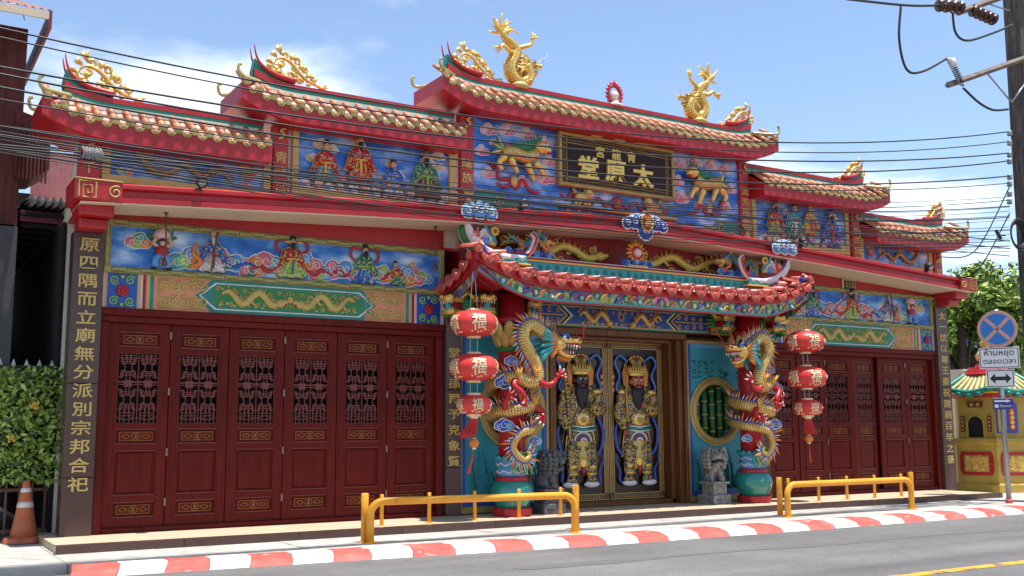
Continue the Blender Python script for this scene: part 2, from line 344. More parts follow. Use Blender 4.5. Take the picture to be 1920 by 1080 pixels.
while x < 16:
    ln = .455+.02*math.sin(i*1.7)+(.06 if x > -6 else 0); x1 = x+ln
    b = MB(); ya, yb = kerb_y(x), kerb_y(x1); wd = .50+.09*min(1, max(0, (x+9)/6)); g = .004; sh = .10
    v = []
    for xx, yy in ((x+g, ya), (x1-g, yb)):
        v += [(xx, yy, -.12), (xx, yy, .002), (xx+.01*sh, yy-wd*.45, .004), (xx-sh*.6, yy-wd*.85, -.03), (xx-sh, yy-wd, -.088), (xx-sh, yy-wd, -.12)]
    f = [(k, k+6, k+7, k+1) for k in range(5)]+[(0, 1, 2, 3, 4, 5), (11, 10, 9, 8, 7, 6)]
    b.add(v, f, KRED if i % 2 == 0 else KWHT); b.build('kerb_stone', kerb); x = x1; i += 1
walk = empty('pavement', (0, 0, ZS), kind='structure')
xs = [-30, -24, -18, -13, -10.6, -9.02, -7.9, -6.4, -5.1, -3.6, -2.2, -.8, .6, 2.0, 3.5, 5.0, 6.4, 8.0, 10, 13, 18, 30, 60]
for k, (x0, x1) in enumerate(zip(xs, xs[1:])):
    b = MB(); g = .005; dz = random.uniform(-.003, .003)
    v = [(x0+g, kerb_y(x0)+.004, dz), (x1-g, kerb_y(x1)+.004, dz), (x1-g, 3.0 if x0 < -8.99 or x0 > 7.9 else terr_y(x1)+.3, dz), (x0+g, 3.0 if x0 < -8.99 or x0 > 7.9 else terr_y(x0)+.3, dz)]
    v += [(p[0], p[1], -.12) for p in v]
    b.add(v, [(0, 1, 2, 3), (0, 4, 5, 1), (1, 5, 6, 2), (3, 7, 4, 0)], CONC); b.build('paving_slab', walk)
TILEB = ramp_mat('terrace_tile', [(.3, (.36, .27, .18)), (.55, (.50, .40, .28)), (.8, (.60, .50, .37))], scale=2.2, rough=.6, detail=5, stretch=(.5, 14, 1))
pa, pb = P(1080, 1058, z=ZR), P(1912, 991, z=ZR); b = MB(); rs = random.Random(21); v = []; n = 60
for i in range(n+1):
    t = i/n*1.6-.1; c = pa.lerp(pb, t); wd_ = .10+.07*math.sin(i*.35)+rs.uniform(-.03, .03); v += [(c.x, c.y-wd_, ZR+.003), (c.x, c.y+wd_*.8, ZR+.003)]
b.add(v, [(2*i, 2*i+2, 2*i+3, 2*i+1) for i in range(n)], ramp_mat('dark_asphalt_seam', [(.3, (.085, .083, .082)), (.55, (.125, .122, .12)), (.8, (.20, .195, .19))], scale=70, rough=.9, detail=6)); b.build('road_seam', kind='structure')
for x0, y0, dx, dy in ((-8.6, -1.95, .9, .12), (-3.9, -2.3, .5, -.25), (-1.2, -1.75, .15, -.75), (.9, -2.1, .8, .1), (5.6, -2.2, .35, -.4), (-9.6, -1.2, .5, -.6)):
    b = MB(); m = 14; v = []
    for i in range(m+1): t = i/m; jx, jy = rs.uniform(-.025, .025), rs.uniform(-.025, .025); w_ = .007*(1-abs(2*t-1))+.0015; v += [(x0+dx*t+jx-w_*(dy > dx), y0+dy*t+jy-w_, .005), (x0+dx*t+jx+w_*(dy > dx)+w_*.6, y0+dy*t+jy+w_, .005)]
    b.add(v, [(2*i, 2*i+2, 2*i+3, 2*i+1) for i in range(m)], mat('crack_dark', (.07, .065, .06), .95)); b.build('crack', walk)
terrace = empty('terrace', (0, 0, 0), kind='structure')
b = MB()
def quadstrip(b, x0, x1, ya, yb, z0, z1, mt):
    v = [(x0, ya(x0), z1), (x1, ya(x1), z1), (x1, yb(x1), z1), (x0, yb(x0), z1)]; v += [(p[0], p[1], z0) for p in v]
    b.add(v, [(0, 1, 2, 3), (0, 4, 5, 1), (1, 5, 6, 2), (2, 6, 7, 3), (3, 7, 4, 0)], mt)
quadstrip(b, -8.98, 8.2, lambda x: terr_y(x)+.16, lambda x: 1.2, -.2, 0, TILEB); b.build('terrace_floor', terrace)
for k in range(12):
    x0 = -9.0+k*1.435; b = MB(); quadstrip(b, x0+.003, x0+1.432, lambda x: terr_y(x), lambda x: terr_y(x)+.157, -.2, .003, GRAN); b.build('granite_step', terrace)
# ================================================================== TEMPLE
temple = empty('temple', (0, 0, 0), 'wide red and gold shrine building with painted murals and stepped tiled roofs', 'temple')
b = MB(); b.box(-8.78, 8.78, .62, 9, -.1, 4.35, CREAM); b.box(-8.78, 8.78, .0, .62, 4.075, 4.12, RED); b.build('wall', temple)
for x0, x1 in ((-8.42, -3.3), (3.3, 8.42)): b = MB(); b.box(x0, x1, .30, .33, 0, 2.9, DARK); b.build('interior_shade_sheet', temple)  # near-black sheets paint in the unlit room behind the lattice
b = MB()
for x0, x1, zt in ((-3.02, 3.02, 6.66), (-6.08, -3.02, 5.98), (3.02, 6.08, 5.98), (-8.8, -6.08, 5.34), (6.08, 8.8, 5.34)): b.box(x0, x1, .02, .32, 4.12, zt, CREAM)
b.build('parapet_wall', temple)
# granite pillars with inscriptions
def pillar(x0, x1, ztop, txt, zfirst, zlast, cs):
    p = empty('pillar', ((x0+x1)/2, 0, 0), parent=temple)
    b = MB(); h = (x1-x0)/2
    for z0, z1 in ((0, .72), (.724, 1.9), (1.904, ztop)): b.bbox(-h, h, -.10, .2, z0, z1, GRAN, .008)
    b.build('granite_shaft', p)
    n = len(txt)
    for i, ch in enumerate(txt):
        if ch == ' ': continue
        b = MB(); b.glyph(ch, 0, zfirst+(zlast-zfirst)*i/(n-1), cs, -.1, GOLDP, .012, 1.08, .82); b.build('gold_character', p)
pillar(-8.80, -8.423, 3.86, INS_L, 3.69, .64, .235); pillar(-3.39, -3.13, 3.6, INS_LI, 3.42, .82, .20)
pillar(8.423, 8.80, 3.86, INS_R, 3.66, .62, .225); pillar(3.13, 3.39, 3.6, '', 3, 1, .2)
# folding doors
def lattice_mesh():
    b = MB(); W, H = .50, 1.02; t = .011
    def bar(x0, z0, x1, z1):
        b.box(min(x0, x1)-t/2, max(x0, x1)+t/2, -.012, .004, min(z0, z1)-t/2, max(z0, z1)+t/2, WOODL)
    for cx in (-.125, .125):
        for cz in (.30, -.17):
            bar(cx-.042, cz-.06, cx-.042, cz+.06); bar(cx+.042, cz-.06, cx+.042, cz+.06); bar(cx-.042, cz+.06, cx+.042, cz+.06); bar(cx-.042, cz-.06, cx+.042, cz-.06)
            for sg in (1, -1):
                for k in (.085, .115): bar(cx-.09, cz+sg*k, cx+.09, cz+sg*k)
                bar(cx-.07, cz+sg*.06, cx-.07, cz+sg*.14); bar(cx+.07, cz+sg*.06, cx+.07, cz+sg*.14)
                bar(cx-.042, cz+sg*.045, cx-.07, cz+sg*.06); bar(cx+.042, cz+sg*.045, cx+.07, cz+sg*.06)
                bar(cx-.042, cz+sg*.06, cx-.09, cz+sg*.06); bar(cx+.042, cz+sg*.06, cx+.09, cz+sg*.06)
                bar(cx-.02, cz+sg*.06, cx-.02, cz+sg*.17); bar(cx+.02, cz+sg*.06, cx+.02, cz+sg*.17)
                bar(cx-.09, cz+sg*.085, cx-.09, cz+sg*.16); bar(cx+.09, cz+sg*.085, cx+.09, cz+sg*.16)
                bar(cx-.125, cz+sg*.14, cx-.06, cz+sg*.14); bar(cx+.06, cz+sg*.14, cx+.125, cz+sg*.14)
        for z in (.05, .08, .035+.06): bar(cx-.125, z, cx+.125, z)
        bar(cx, .02, cx-.045, .065); bar(cx, .02, cx+.045, .065); bar(cx-.045, .065, cx, .11); bar(cx+.045, .065, cx, .11)
        for z in (.44, .475, -.36, -.40, -.455): bar(cx-.09, z, cx+.09, z)
        for xx in (-.09, -.03, .03, .09): bar(cx+xx, .42, cx+xx, .51)
        for xx in (-.085, -.03, .03, .085): bar(cx+xx, -.51, cx+xx, -.30)
        bar(cx-.125, -.43, cx-.05, -.43); bar(cx+.05, -.43, cx+.125, -.43)
    bar(0, -.51, 0, .51)
    for s_ in (-1, 1): bar(s_*W/2, -.51, s_*W/2, .51); bar(-W/2, s_*.51, W/2, s_*.51)
    return mesh_of(b, 'lattice')
WOODL = mat('maroon_lattice', (.15, .02, .014), .42, var=.08)
LAT = lattice_mesh(); LW, LH = .793, 2.64
def leaf_mesh():
    b = MB(); h = LW/2-.004; st = .135
    b.box(-h, -h+st, 0, .045, 0, LH, WOOD); b.box(h-st, h, 0, .045, 0, LH, WOOD)
    # rails between the openings (bottom panel, tall panel, name panel, lattice; a small panel crowns the leaf)
    openings = [(.12, .32), (.40, .98), (1.06, 1.26), (1.33, 2.25), (2.33, 2.53)]
    z = 0
    for a, c in openings: b.box(-h+st, h-st, 0, .045, z, a, WOOD); z = c
    b.box(-h+st, h-st, 0, .045, z, LH, WOOD); return mesh_of(b, 'stiles'), openings, h-st
LEAF, OPEN, HW = leaf_mesh()
GOLDK = mat('dim_gold_line', (.34, .18, .035), .5, .1, var=.1)
def panel_mesh(a, c, deco):
    b = MB(); b.box(-HW, HW, .02, .04, a, c, WOOD); b.bbox(-HW+.03, HW-.03, .004, .022, a+.03, c-.03, WOOD, .012)
    for x0, x1, z0, z1 in ((-HW, HW, a, a+.012), (-HW, HW, c-.012, c)): b.box(x0, x1, -.008, .02, z0, z1, WOODL)
    if deco:
        cz = (a+c)/2; ww, hh = HW-.05, (c-a)/2-.045; t = .005
        def ln(p, q): b.tube([(p[0], .002, p[1]), (q[0], .002, q[1])], .0032, GOLDK, 4, smooth=False)
        for p, q in (((-ww, -hh), (ww, -hh)), ((ww, -hh), (ww, hh)), ((ww, hh), (-ww, hh)), ((-ww, hh), (-ww, -hh))): ln((p[0], cz+p[1]), (q[0], cz+q[1]))
        for sg in (-1, 1):
            d = [(sg*.125-.055, 0), (sg*.125, .03), (sg*.125+.055, 0), (sg*.125, -.03)]
            for i in range(4): ln((d[i][0], cz+d[i][1]), (d[(i+1) % 4][0], cz+d[(i+1) % 4][1]))
        ci = [(.05*math.cos(k*PI/8), .002, cz+.05*math.sin(k*PI/8)) for k in range(17)]
        b.tube(ci, .0035, GOLDK, 4); b.glyph('王', 0, cz, .06, .004, GOLDK, .006)
    return mesh_of(b, 'panel')
PANELS = [(panel_mesh(a, c, i in (0, 2, 4)) if i != 3 else None) for i, (a, c) in enumerate(OPEN)]
hb = MB(); hb.box(-.012, .012, -.02, 0, -.05, .05, mat('steel', (.22, .17, .15), .45, .6)); HINGE = mesh_of(hb, 'hinge')
def door_leaf(cx, rot=0, dy=0, hinge=True):
    d = empty('door_leaf', (cx, .06+dy, .07), parent=temple, rz=rot)
    inst(LEAF, 'stiles', d, (0, 0, 0))
    for i, m_ in enumerate(PANELS):
        if m_ is None: inst(LAT, 'lattice', d, (0, .02, (OPEN[3][0]+OPEN[3][1])/2), sc=(2*HW/.5, 1, (OPEN[3][1]-OPEN[3][0])/1.02))
        else: inst(m_, 'panel', d, (0, 0, 0))
    if hinge:
        for z in (.3, .95, 1.75, 2.5): inst(HINGE, 'hinge', d, (LW/2, 0, z))
for i in range(6): door_leaf(-8.3+.797*(i+.5), hinge=i % 2 == 0)
for i, (r, dy) in enumerate([(0, 0), (.03, 0), (-.16, .05), (.13, .06), (-.05, .02), (0, 0)]): door_leaf(3.52+.797*(i+.5), r, dy, i in (1, 4))
for s_ in (-1, 1):
    b = MB(); xa, xb = (3.40, 8.42)
    def fb(x0, x1, y0, y1, z0, z1):
        x0, x1 = sorted((s_*x0, s_*x1)); b.bbox(x0, x1, y0, y1, z0, z1, WOOD, .012)
    fb(8.302, 8.42, -.03, .2, 0, 2.715); fb(3.402, 3.518, -.03, .2, 0, 2.715); fb(3.402, 8.42, -.03, .2, 2.718, 2.80); fb(3.402, 8.42, -.055, .2, 2.803, 2.90); fb(3.52, 8.30, 0, .2, .002, .066)
    b.build('door_frame', temple)
# ---- relief helpers (all on a wall facing the street)
def cloud(b, cx, cz, s, cols, y, rim=WHITE, flip=1, n=4):
    offs = [(0, 0, 1), (.85, -.15, .75), (-.8, -.1, .7), (.25, .55, .7), (-1.5, -.35, .45), (1.6, -.4, .5)][:n]
    for i, (dx, dz, r) in enumerate(offs):
        r *= s*.5; px, pz = cx+flip*dx*s*.5, cz+dz*s*.5
        o = [(px+r*(1+.10*math.sin(5*a*2*PI/14+i))*math.cos(a*2*PI/14), pz+r*.82*(1+.1*math.cos(3*a*2*PI/14+i))*math.sin(a*2*PI/14)) for a in range(14)]
        b.dome(o, y-.002*i, s*.10, cols[i % len(cols)], rim, s*.055)
        b.tube(spiral(px, pz, r*.66, r*.1, 1.2+i, 1.25*flip, 12, y-.008-.002*i-s*.105), s*.022, rim, 5)
def ribbon(b, pts, wd, y, mt, k=5, lift=.012):
    q = smooth([(x, y-lift, z) for x, z in pts], k); n = len(q)
    b.tube(q, [wd*(.35+.65*math.sin(PI*min(1, max(.12, i/(n-1))))**.5) if 0 < i < n-1 else wd*.15 for i in range(n)], mt, 6, sq=(1, .4) )
def robed(b, x, z, h, robe, inner, trim, y, hat=BLACK, beard=BLACK, face=SKIN, sash=None, lean=0, child=False, flip=1):
    """a standing robed figure in relief, feet at (x, z), height h"""
    def Q(u, v): return (x+flip*(u+lean*v)*h, z+v*h)
    hem = [Q(-.34, .03), Q(-.26, -.01), Q(-.12, .02), Q(0, -.015), Q(.14, .02), Q(.27, -.01), Q(.36, .04), Q(.22, .25), Q(.15, .5), Q(.13, .66), Q(-.13, .66), Q(-.15, .5), Q(-.22, .25)]
    b.dome(hem, y, h*.09, inner, BLACK, h*.012)
    for k in (-.12, 0, .12): b.tube(smooth([(Q(k*1.6, .02)[0], y-h*.045, Q(k*1.6, .02)[1]), (Q(k, .22)[0], y-h*.085, Q(k, .22)[1]), (Q(k*.6, .42)[0], y-h*.09, Q(k*.6, .42)[1])], 4), h*.014, trim, 5)
    torso = [Q(-.15, .36), Q(.15, .36), Q(.17, .58), Q(.12, .74), Q(0, .78), Q(-.12, .74), Q(-.17, .58)]
    b.dome(torso, y-h*.03, h*.10, robe, BLACK, h*.01)
    b.tube([(*Q(-.155, .45)[:1], y-h*.10, Q(0, .45)[1]), (Q(0, .44)[0], y-h*.145, Q(0, .44)[1]), (Q(.155, .45)[0], y-h*.10, Q(0, .45)[1])], h*.022, trim, 6)
    for sg in (-1, 1):       # sleeves that hang from the joined hands
        sl = [Q(sg*.13, .72), Q(sg*.24, .62), Q(sg*.30, .40), Q(sg*.38, .22), Q(sg*.30, .20), Q(sg*.20, .34), Q(sg*.07, .50), Q(sg*.05, .56)]
        b.dome(sl, y-h*.05, h*.075, robe, trim, h*.018)
        b.ell((Q(sg*.07, .54)[0], y-h*.16, Q(sg*.07, .54)[1]), h*.032, face, 8, 6)
    if sash:
        b.tube(smooth([(Q(-.02, .44)[0], y-h*.15, Q(0, .44)[1]), (Q(-.01, .28)[0], y-h*.13, Q(0, .28)[1]), (Q(.0, .10)[0], y-h*.10, Q(0, .1)[1])], 4), h*.028, sash, 6, sq=(1, .5))
    hx, hz = Q(0, .86); b.ell((hx, y-h*.09, hz), (h*.072, h*.07, h*.09), face, 12, 8)
    b.ell((hx-flip*h*.0, y-h*.165, hz-h*.005), (h*.014, h*.02, h*.02), face, 6, 5)
    for e in (-1, 1): b.ell((hx+e*h*.028, y-h*.152, hz+h*.018), (h*.013, h*.008, h*.008), BLACK, 6, 4)
    if beard is not None: b.dome([(hx-h*.055, hz-h*.02), (hx+h*.055, hz-h*.02), (hx+h*.045, hz-h*.13), (hx, hz-h*.25), (hx-h*.045, hz-h*.13)], y-h*.12, h*.05, beard)
    if hat is not None:
        b.dome([(hx-h*.085, hz+h*.045), (hx+h*.085, hz+h*.045), (hx+h*.075, hz+h*.13), (hx+h*.04, hz+h*.17), (hx-h*.04, hz+h*.17), (hx-h*.075, hz+h*.13)], y-h*.06, h*.08, hat, GOLDP, h*.01)
def flower(b, x, z, r, y, col, cen=YELL, n=7):
    for i in range(n):
        a = 2*PI*i/n; c, s_ = math.cos(a), math.sin(a)
        b.ell((x+c*r*.62, y-r*.2, z+s_*r*.62), (r*.36, r*.25, r*.36), col, 7, 5)
    b.ell((x, y-r*.35, z), (r*.4, r*.25, r*.4), cen if cen else col, 8, 5)
def wyrm(b, pts, r, y, mt, belly=None, spike=ORNG, head=1, k=5):
    """small relief dragon along a wavy line"""
    q = smooth([(x, y-r, z) for x, z in pts], k); n = len(q)
    b.tube(q, [r*(.25+.75*math.sin(PI*min(.5, .06+i/(n-1)*.9)))*(1 if i < n-2 else .8) for i in range(n)], mt, 7)
    for i in range(2, n-2, 2):
        t = (q[i+1]-q[i-1]).normalized(); nn = Vector((-t.z, 0, t.x))
        if nn.z < 0: nn = -nn
        b.cone(q[i]+nn*r*.7, q[i]+nn*r*2.1-t*r*.6, r*.35, spike, 4)
    for i in (n//4, n//2, 3*n//4):
        p = q[i]; b.tube([p, p+Vector((r*1.2, -r*.3, -r*1.6)), p+Vector((r*2.4, -r*.3, -r*1.3))], [r*.5, r*.35, r*.1], mt, 5)
    e = q[-1]; d = (q[-1]-q[-3]).normalized()
    b.ell(e+d*r*.9, (r*1.5, r*1.1, r*1.2), mt, 9, 6); b.ell(e+d*r*2.4+Vector((0, -r*.2, 0)), (r*1.0, r*.8, r*.6), mt, 8, 5)
    b.ell(e+d*r*2.0+Vector((0, 0, -r*.9)), (r*.9, r*.6, r*.35), RED, 7, 5)
    for sg in (-1, 1): b.cone(e+Vector((0, 0, r*.8)), e-d*r*(2+sg*.5)+Vector((0, 0, r*(2.2+sg*.4))), r*.35, spike, 5)
def mural_box(x0, x1, z0, z1, bw, name='mural', back=MSKY, frame=OCHRE, y=0, parent=temple, rail=True):
    m_ = empty(name, ((x0+x1)/2, y, (z0+z1)/2), parent=parent)
    ox, oz = m_.location.x, m_.location.z
    b = MB(); b.box(x0-ox+bw, x1-ox-bw, -.004, .018, z0-oz+bw, z1-oz-bw, back); b.build('painted_ground', m_)
    b = MB(); X0, X1, Z0, Z1 = x0-ox, x1-ox, z0-oz, z1-oz
    for a in ((X0, X1, Z1-bw, Z1), (X0, X1, Z0, Z0+bw), (X0, X0+bw, Z0+bw, Z1-bw), (X1-bw, X1, Z0+bw, Z1-bw)): b.bbox(a[0], a[1], -.05, .015, a[2], a[3], frame, .01)
    b.build('frame', m_); return m_, ox, oz
def rel(m_, name, fn):     # builds a relief piece with world coordinates as a child of a mural
    b = MB(); b.M = Matrix.Translation(-Vector(m_.location)); fn(b); return b.build(name, m_)
CCOL = [TURQ, ORNG, LIME, PINK, BLUEL, TEALG, PINK, ORNG]
# ---- lower murals, one over each row of folding doors
KEYF = mat('olive_border', (.36, .31, .08), .5, var=.1); KEYL = mat('border_line', (.035, .06, .02), .5, var=0)
def lower_mural(s_):
    x0, x1 = sorted((s_*3.40, s_*8.42)); m_, ox, oz = mural_box(x0, x1, 3.362, 4.072, .082, frame=KEYF)
    def keys(b):
        n = 26
        for i in range(n):
            a = x0+.1+(x1-x0-.2)*i/n; c = a+(x1-x0-.2)/n*.9
            for z in (3.403, 4.031):
                zz = z+.016*(1 if i % 2 else -1)
                b.box(a, c, -.054, -.049, z+.028, z+.034, KEYL); b.box(a, c, -.054, -.049, z-.034, z-.028, KEYL); b.box(a, a+.008, -.054, -.049, z-.028, z+.028, KEYL); b.box(a+.03, c, -.054, -.049, zz-.004, zz+.004, KEYL)
        for i in range(4):
            z = 3.46+.135*i
            for xx in (x0+.041, x1-.041): b.box(xx-.028, xx-.022, -.054, -.049, z, z+.12, KEYL); b.box(xx+.022, xx+.028, -.054, -.049, z, z+.12, KEYL); b.box(xx-.022, xx+.022, -.054, -.049, z, z+.006, KEYL)
    rel(m_, 'key_pattern', keys)
    X = lambda u: s_*(8.42-u)    # u measured from the outer end
    rnd = random.Random(5)
    for i in range(19):
        u = .95+i*.205; zz = 3.52+.10*abs(math.sin(i*1.9))+(.06 if i % 3 == 0 else 0); sc = .27+.05*math.sin(i*2.3)
        rel(m_, 'cloud_relief', lambda b: cloud(b, X(u), zz, sc, CCOL[i % 8:]+CCOL[:i % 8], -.004, flip=s_, n=3+i % 2))
    rel(m_, 'cloud_relief', lambda b: cloud(b, X(.42), 3.80, .22, [LIME, ORNG, PINK, TURQ], -.004, n=4))
    rel(m_, 'cloud_relief', lambda b: cloud(b, X(4.45), 3.74, .17, [TURQ, PINK, BLUE, ORNG], -.004, n=4))
    def bearer(b):
        x, z = X(.73), 3.46; b.M = b.M @ Matrix.Translation((x, 0, z)) @ Matrix.Diagonal((.88, 1, .88, 1)) @ Matrix.Translation((-x, 0, -z))
        for sg in (-1, 1):
            b.tube(smooth([(x+sg*.03, -.05, z+.2), (x+sg*.10, -.07, z+.12), (x+sg*.09, -.06, z+.0)], 4), [.05]*8+[.045], BLUEL, 8); b.ell((x+sg*.11, -.08, z-.005), (.05, .04, .022), BLACK, 8, 5)
            b.tube(smooth([(x+sg*.06, -.06, z+.33), (x+sg*.13, -.07, z+.38), (x+sg*.09, -.07, z+.47)], 4), .028, SKIN, 7)
        b.dome([(x-.085, z+.16), (x+.085, z+.16), (x+.10, z+.33), (x, z+.36), (x-.10, z+.33)], -.03, .07, RED, BLACK, .008)
        b.ell((x, -.08, z+.385), (.045, .045, .05), SKIN); b.ell((x, -.085, z+.425), (.05, .045, .025), BLACK)
        b.dome([(x-.13, z+.49), (x-.10, z+.56), (x, z+.64), (x+.10, z+.56), (x+.13, z+.49), (x+.06, z+.44), (x-.06, z+.44)], -.02, .09, PINKW, WHITE, .01)
        for sg in (-1, 1): b.dome([(x+sg*.12, z+.47), (x+sg*.2, z+.52), (x+sg*.24, z+.49), (x+sg*.16, z+.44)], -.01, .02, GREEN); b.dome([(x+sg*.11, z+.5), (x+sg*.17, z+.6), (x+sg*.19, z+.62), (x+sg*.15, z+.5)], -.01, .02, GREEN)
    rel(m_, 'peach_bearer', bearer)
    def old(b):
        robed(b, X(1.42), 3.46, .56, RBLU, RPAL, ORNG, -.008, hat=None, beard=WHITE, sash=BROWN, flip=s_)
        b.tube([(X(1.50)+s_*.12, -.12, 3.46), (X(1.50)+s_*.06, -.13, 3.96), (X(1.46), -.12, 4.01)], .014, BROWN, 6)
        b.ell((X(1.42), -.062, 3.46+.56*.95), (.045, .04, .035), SKIN)
        ribbon(b, [(X(1.2), 3.85), (X(1.15), 3.7), (X(1.25), 3.58), (X(1.1), 3.5)], .035, -.05, ORNG); ribbon(b, [(X(1.62), 3.7), (X(1.72), 3.56), (X(1.9), 3.62), (X(2.05), 3.55)], .03, -.03, BLUE)
    rel(m_, 'robed_figure', old)
    def off1(b):
        robed(b, X(2.55), 3.46, .60, RRED, RLIM, YELL, -.008, sash=TEALG, flip=s_)
        for sg in (-1, 1):
            ribbon(b, [(X(2.55)+sg*.05, 3.99), (X(2.55)+sg*.2, 4.0), (X(2.55)+sg*.24, 3.88), (X(2.55)+sg*.13, 3.82)], .022, -.03, RED)
            ribbon(b, [(X(2.55)+sg*.2, 3.6), (X(2.55)+sg*.35, 3.53), (X(2.55)+sg*.45, 3.6), (X(2.55)+sg*.62, 3.54)], .03, -.03, RED)
            b.ell((X(2.55)+sg*.09, -.1, 3.97), (.05, .012, .016), GOLDP)
    rel(m_, 'robed_figure', off1)
    def off2(b):
        robed(b, X(3.68), 3.45, .58, RGRN, RBLU, LIME, -.008, flip=s_)
        for sg in (-1, 1):
            ribbon(b, [(X(3.68)+sg*.05, 3.97), (X(3.68)+sg*.2, 3.97), (X(3.68)+sg*.22, 3.85), (X(3.68)+sg*.14, 3.78)], .022, -.03, RED)
            ribbon(b, [(X(3.68)+sg*.2, 3.66), (X(3.68)+sg*.3, 3.55), (X(3.68)+sg*.4, 3.63), (X(3.68)+sg*.52, 3.56)], .028, -.03, RED)
    rel(m_, 'robed_figure', off2)
    rel(m_, 'child_figure', lambda b: robed(b, X(4.25), 3.47, .36, RRED, RGRN, YELL, -.02, beard=None, hat=BLACK, lean=.25, flip=s_))
lower_mural(-1); lower_mural(1)
# ---- painted beams under the murals
def painted_beam(s_):
    x0, x1 = sorted((s_*3.40, s_*8.42)); p = empty('painted_beam', ((x0+x1)/2, 0, 3.13), parent=temple)
    X = lambda u: s_*(8.42-u); y = -.02
    def bx(b, u0, u1, z0, z1, ya, mt): a, c = sorted((X(u0), X(u1))); b.box(a, c, ya, ya+.02, z0, z1, mt)
    def base(b):
        b.box(x0, x1, y, .2, 2.903, 3.36, SALM)
        for u0, u1, m_ in ((.0, .03, PINKW), (.03, .06, OCHRE), (.44, .48, OCHRE), (.48, .51, PINKW), (.51, .55, REDD), (.57, .60, OCHRE), (.60, .65, TEALG), (4.37, 4.42, TEALG), (4.42, 4.45, OCHRE), (4.47, 4.51, REDD), (4.51, 4.55, PINKW), (4.96, 5.02, PINKW)): bx(b, u0, u1, 2.905, 3.358, y-.003, m_)
        for u0, u1 in ((.06, .44), (4.55, 4.96)): bx(b, u0, u1, 2.905, 3.358, y-.003, BLUE)
    rel(p, 'beam_board', base)
    for u in (.25, 4.755):
        def sq(b):
            cx, cz = X(u), 3.13
            flower(b, cx, cz, .085, y-.004, RED, RED, 8); flower(b, cx, cz, .05, y-.012, PINK, RED, 6)
            for sx in (-1, 1):
                for sz in (-1, 1):
                    b.tube(spiral(cx+sx*.10, cz+sz*.14, .065, .012, .6*sx*sz, 1.5*sx*sz, 18, y-.006), .011, LIME, 5); b.tube(spiral(cx+sx*.05, cz+sz*.19, .035, .008, 2, -1.3*sx*sz, 12, y-.006), .009, TEALG, 5)
            for sz in (-1, 1): b.ell((cx, y-.004, cz+sz*.185), (.022, .01, .022), YELL)
        rel(p, 'flower_square', sq)
    for ua, ub, fl in ((.70, 1.40, 1), (3.68, 4.34, -1)):
        def scr(b):
            for sz in (-1, 1):
                for j in range(5):
                    u = ua+.09+(ub-ua-.18)*j/4
                    b.tube(spiral(X(u), 3.13+sz*.10, .078, .015, j*1.1, 1.4*sz*fl*(-1)**j, 20, y-.003), .017, OCHRE, 4, sq=(1, .5))
                b.tube([(X(ua+.02), y-.003, 3.13+sz*.195), (X(ub-.05), y-.003, 3.13+sz*.195)], .009, OCHRE, 4, sq=(1, .4))
            b.tube([(X(ua+.02), y-.003, 2.94), (X(ua+.02), y-.003, 3.32)], .011, OCHRE, 4)
        rel(p, 'scroll_painting', scr)
    def cart(b):
        c = X(2.54); hw = 1.12
        def outl(h, e): return [(c-h, 3.13-e), (c+h, 3.13-e), (c+h+.10, 3.13-e*.55), (c+h+.13, 3.13-.06), (c+h+.22, 3.13), (c+h+.13, 3.13+.06), (c+h+.10, 3.13+e*.55), (c+h, 3.13+e), (c-h, 3.13+e), (c-h-.10, 3.13+e*.55), (c-h-.13, 3.19), (c-h-.22, 3.13), (c-h-.13, 3.07), (c-h-.10, 3.13-e*.55)]
        b.plate(outl(hw, .226), y-.006, y+.01, TEALG); b.plate(outl(hw-.05, .185), y-.009, y, WHITE)
        b.plate(outl(hw-.07, .170), y-.012, y, TEALG); b.plate(outl(hw-.09, .150)[:2]+[(c+hw-.02, 3.13), (c+hw-.09, 3.28), (c-hw+.09, 3.28), (c-hw+.02, 3.13)], y-.015, y, GREEN)
        flower(b, c, 3.14, .05, y-.012, OCHRE, OCHRE, 9)
        for i in range(12): a = i*PI/6; b.cone((c+.07*math.cos(a), y-.018, 3.14+.07*math.sin(a)), (c+.13*math.cos(a), y-.018, 3.14+.13*math.sin(a)), .012, OCHRE, 4)
        for sg in (-1, 1):
            pts = [(c+sg*(.98-.088*i), 3.13+.085*math.sin(i*1.25+.5)) for i in range(10)]
            wyrm(b, pts, .05, y+.03, OCHRE, spike=OCHRE, k=4)
            for i in range(9): b.ell((c+sg*(.2+.1*i), y-.015, 3.02+.02*math.sin(i*2)), (.02, .006, .02), OCHRE, 6, 4)
            for i in range(15): b.tube(spiral(c+sg*(.17+.062*i), 3.13+.115*(-1)**i*(.75+.2*math.sin(i*1.9)), .034, .006, i*1.4, 1.2*(-1)**i, 9, y-.018), .0085, OCHRE, 4)
            for k in (-.075, .075): b.tube(spiral(c+sg*(hw+.16), 3.13+k*1.9, .045, .01, 0, 1.3, 12, y-.01), .011, OCHRE, 4)
    rel(p, 'dragon_cartouche', cart)
painted_beam(-1); painted_beam(1)
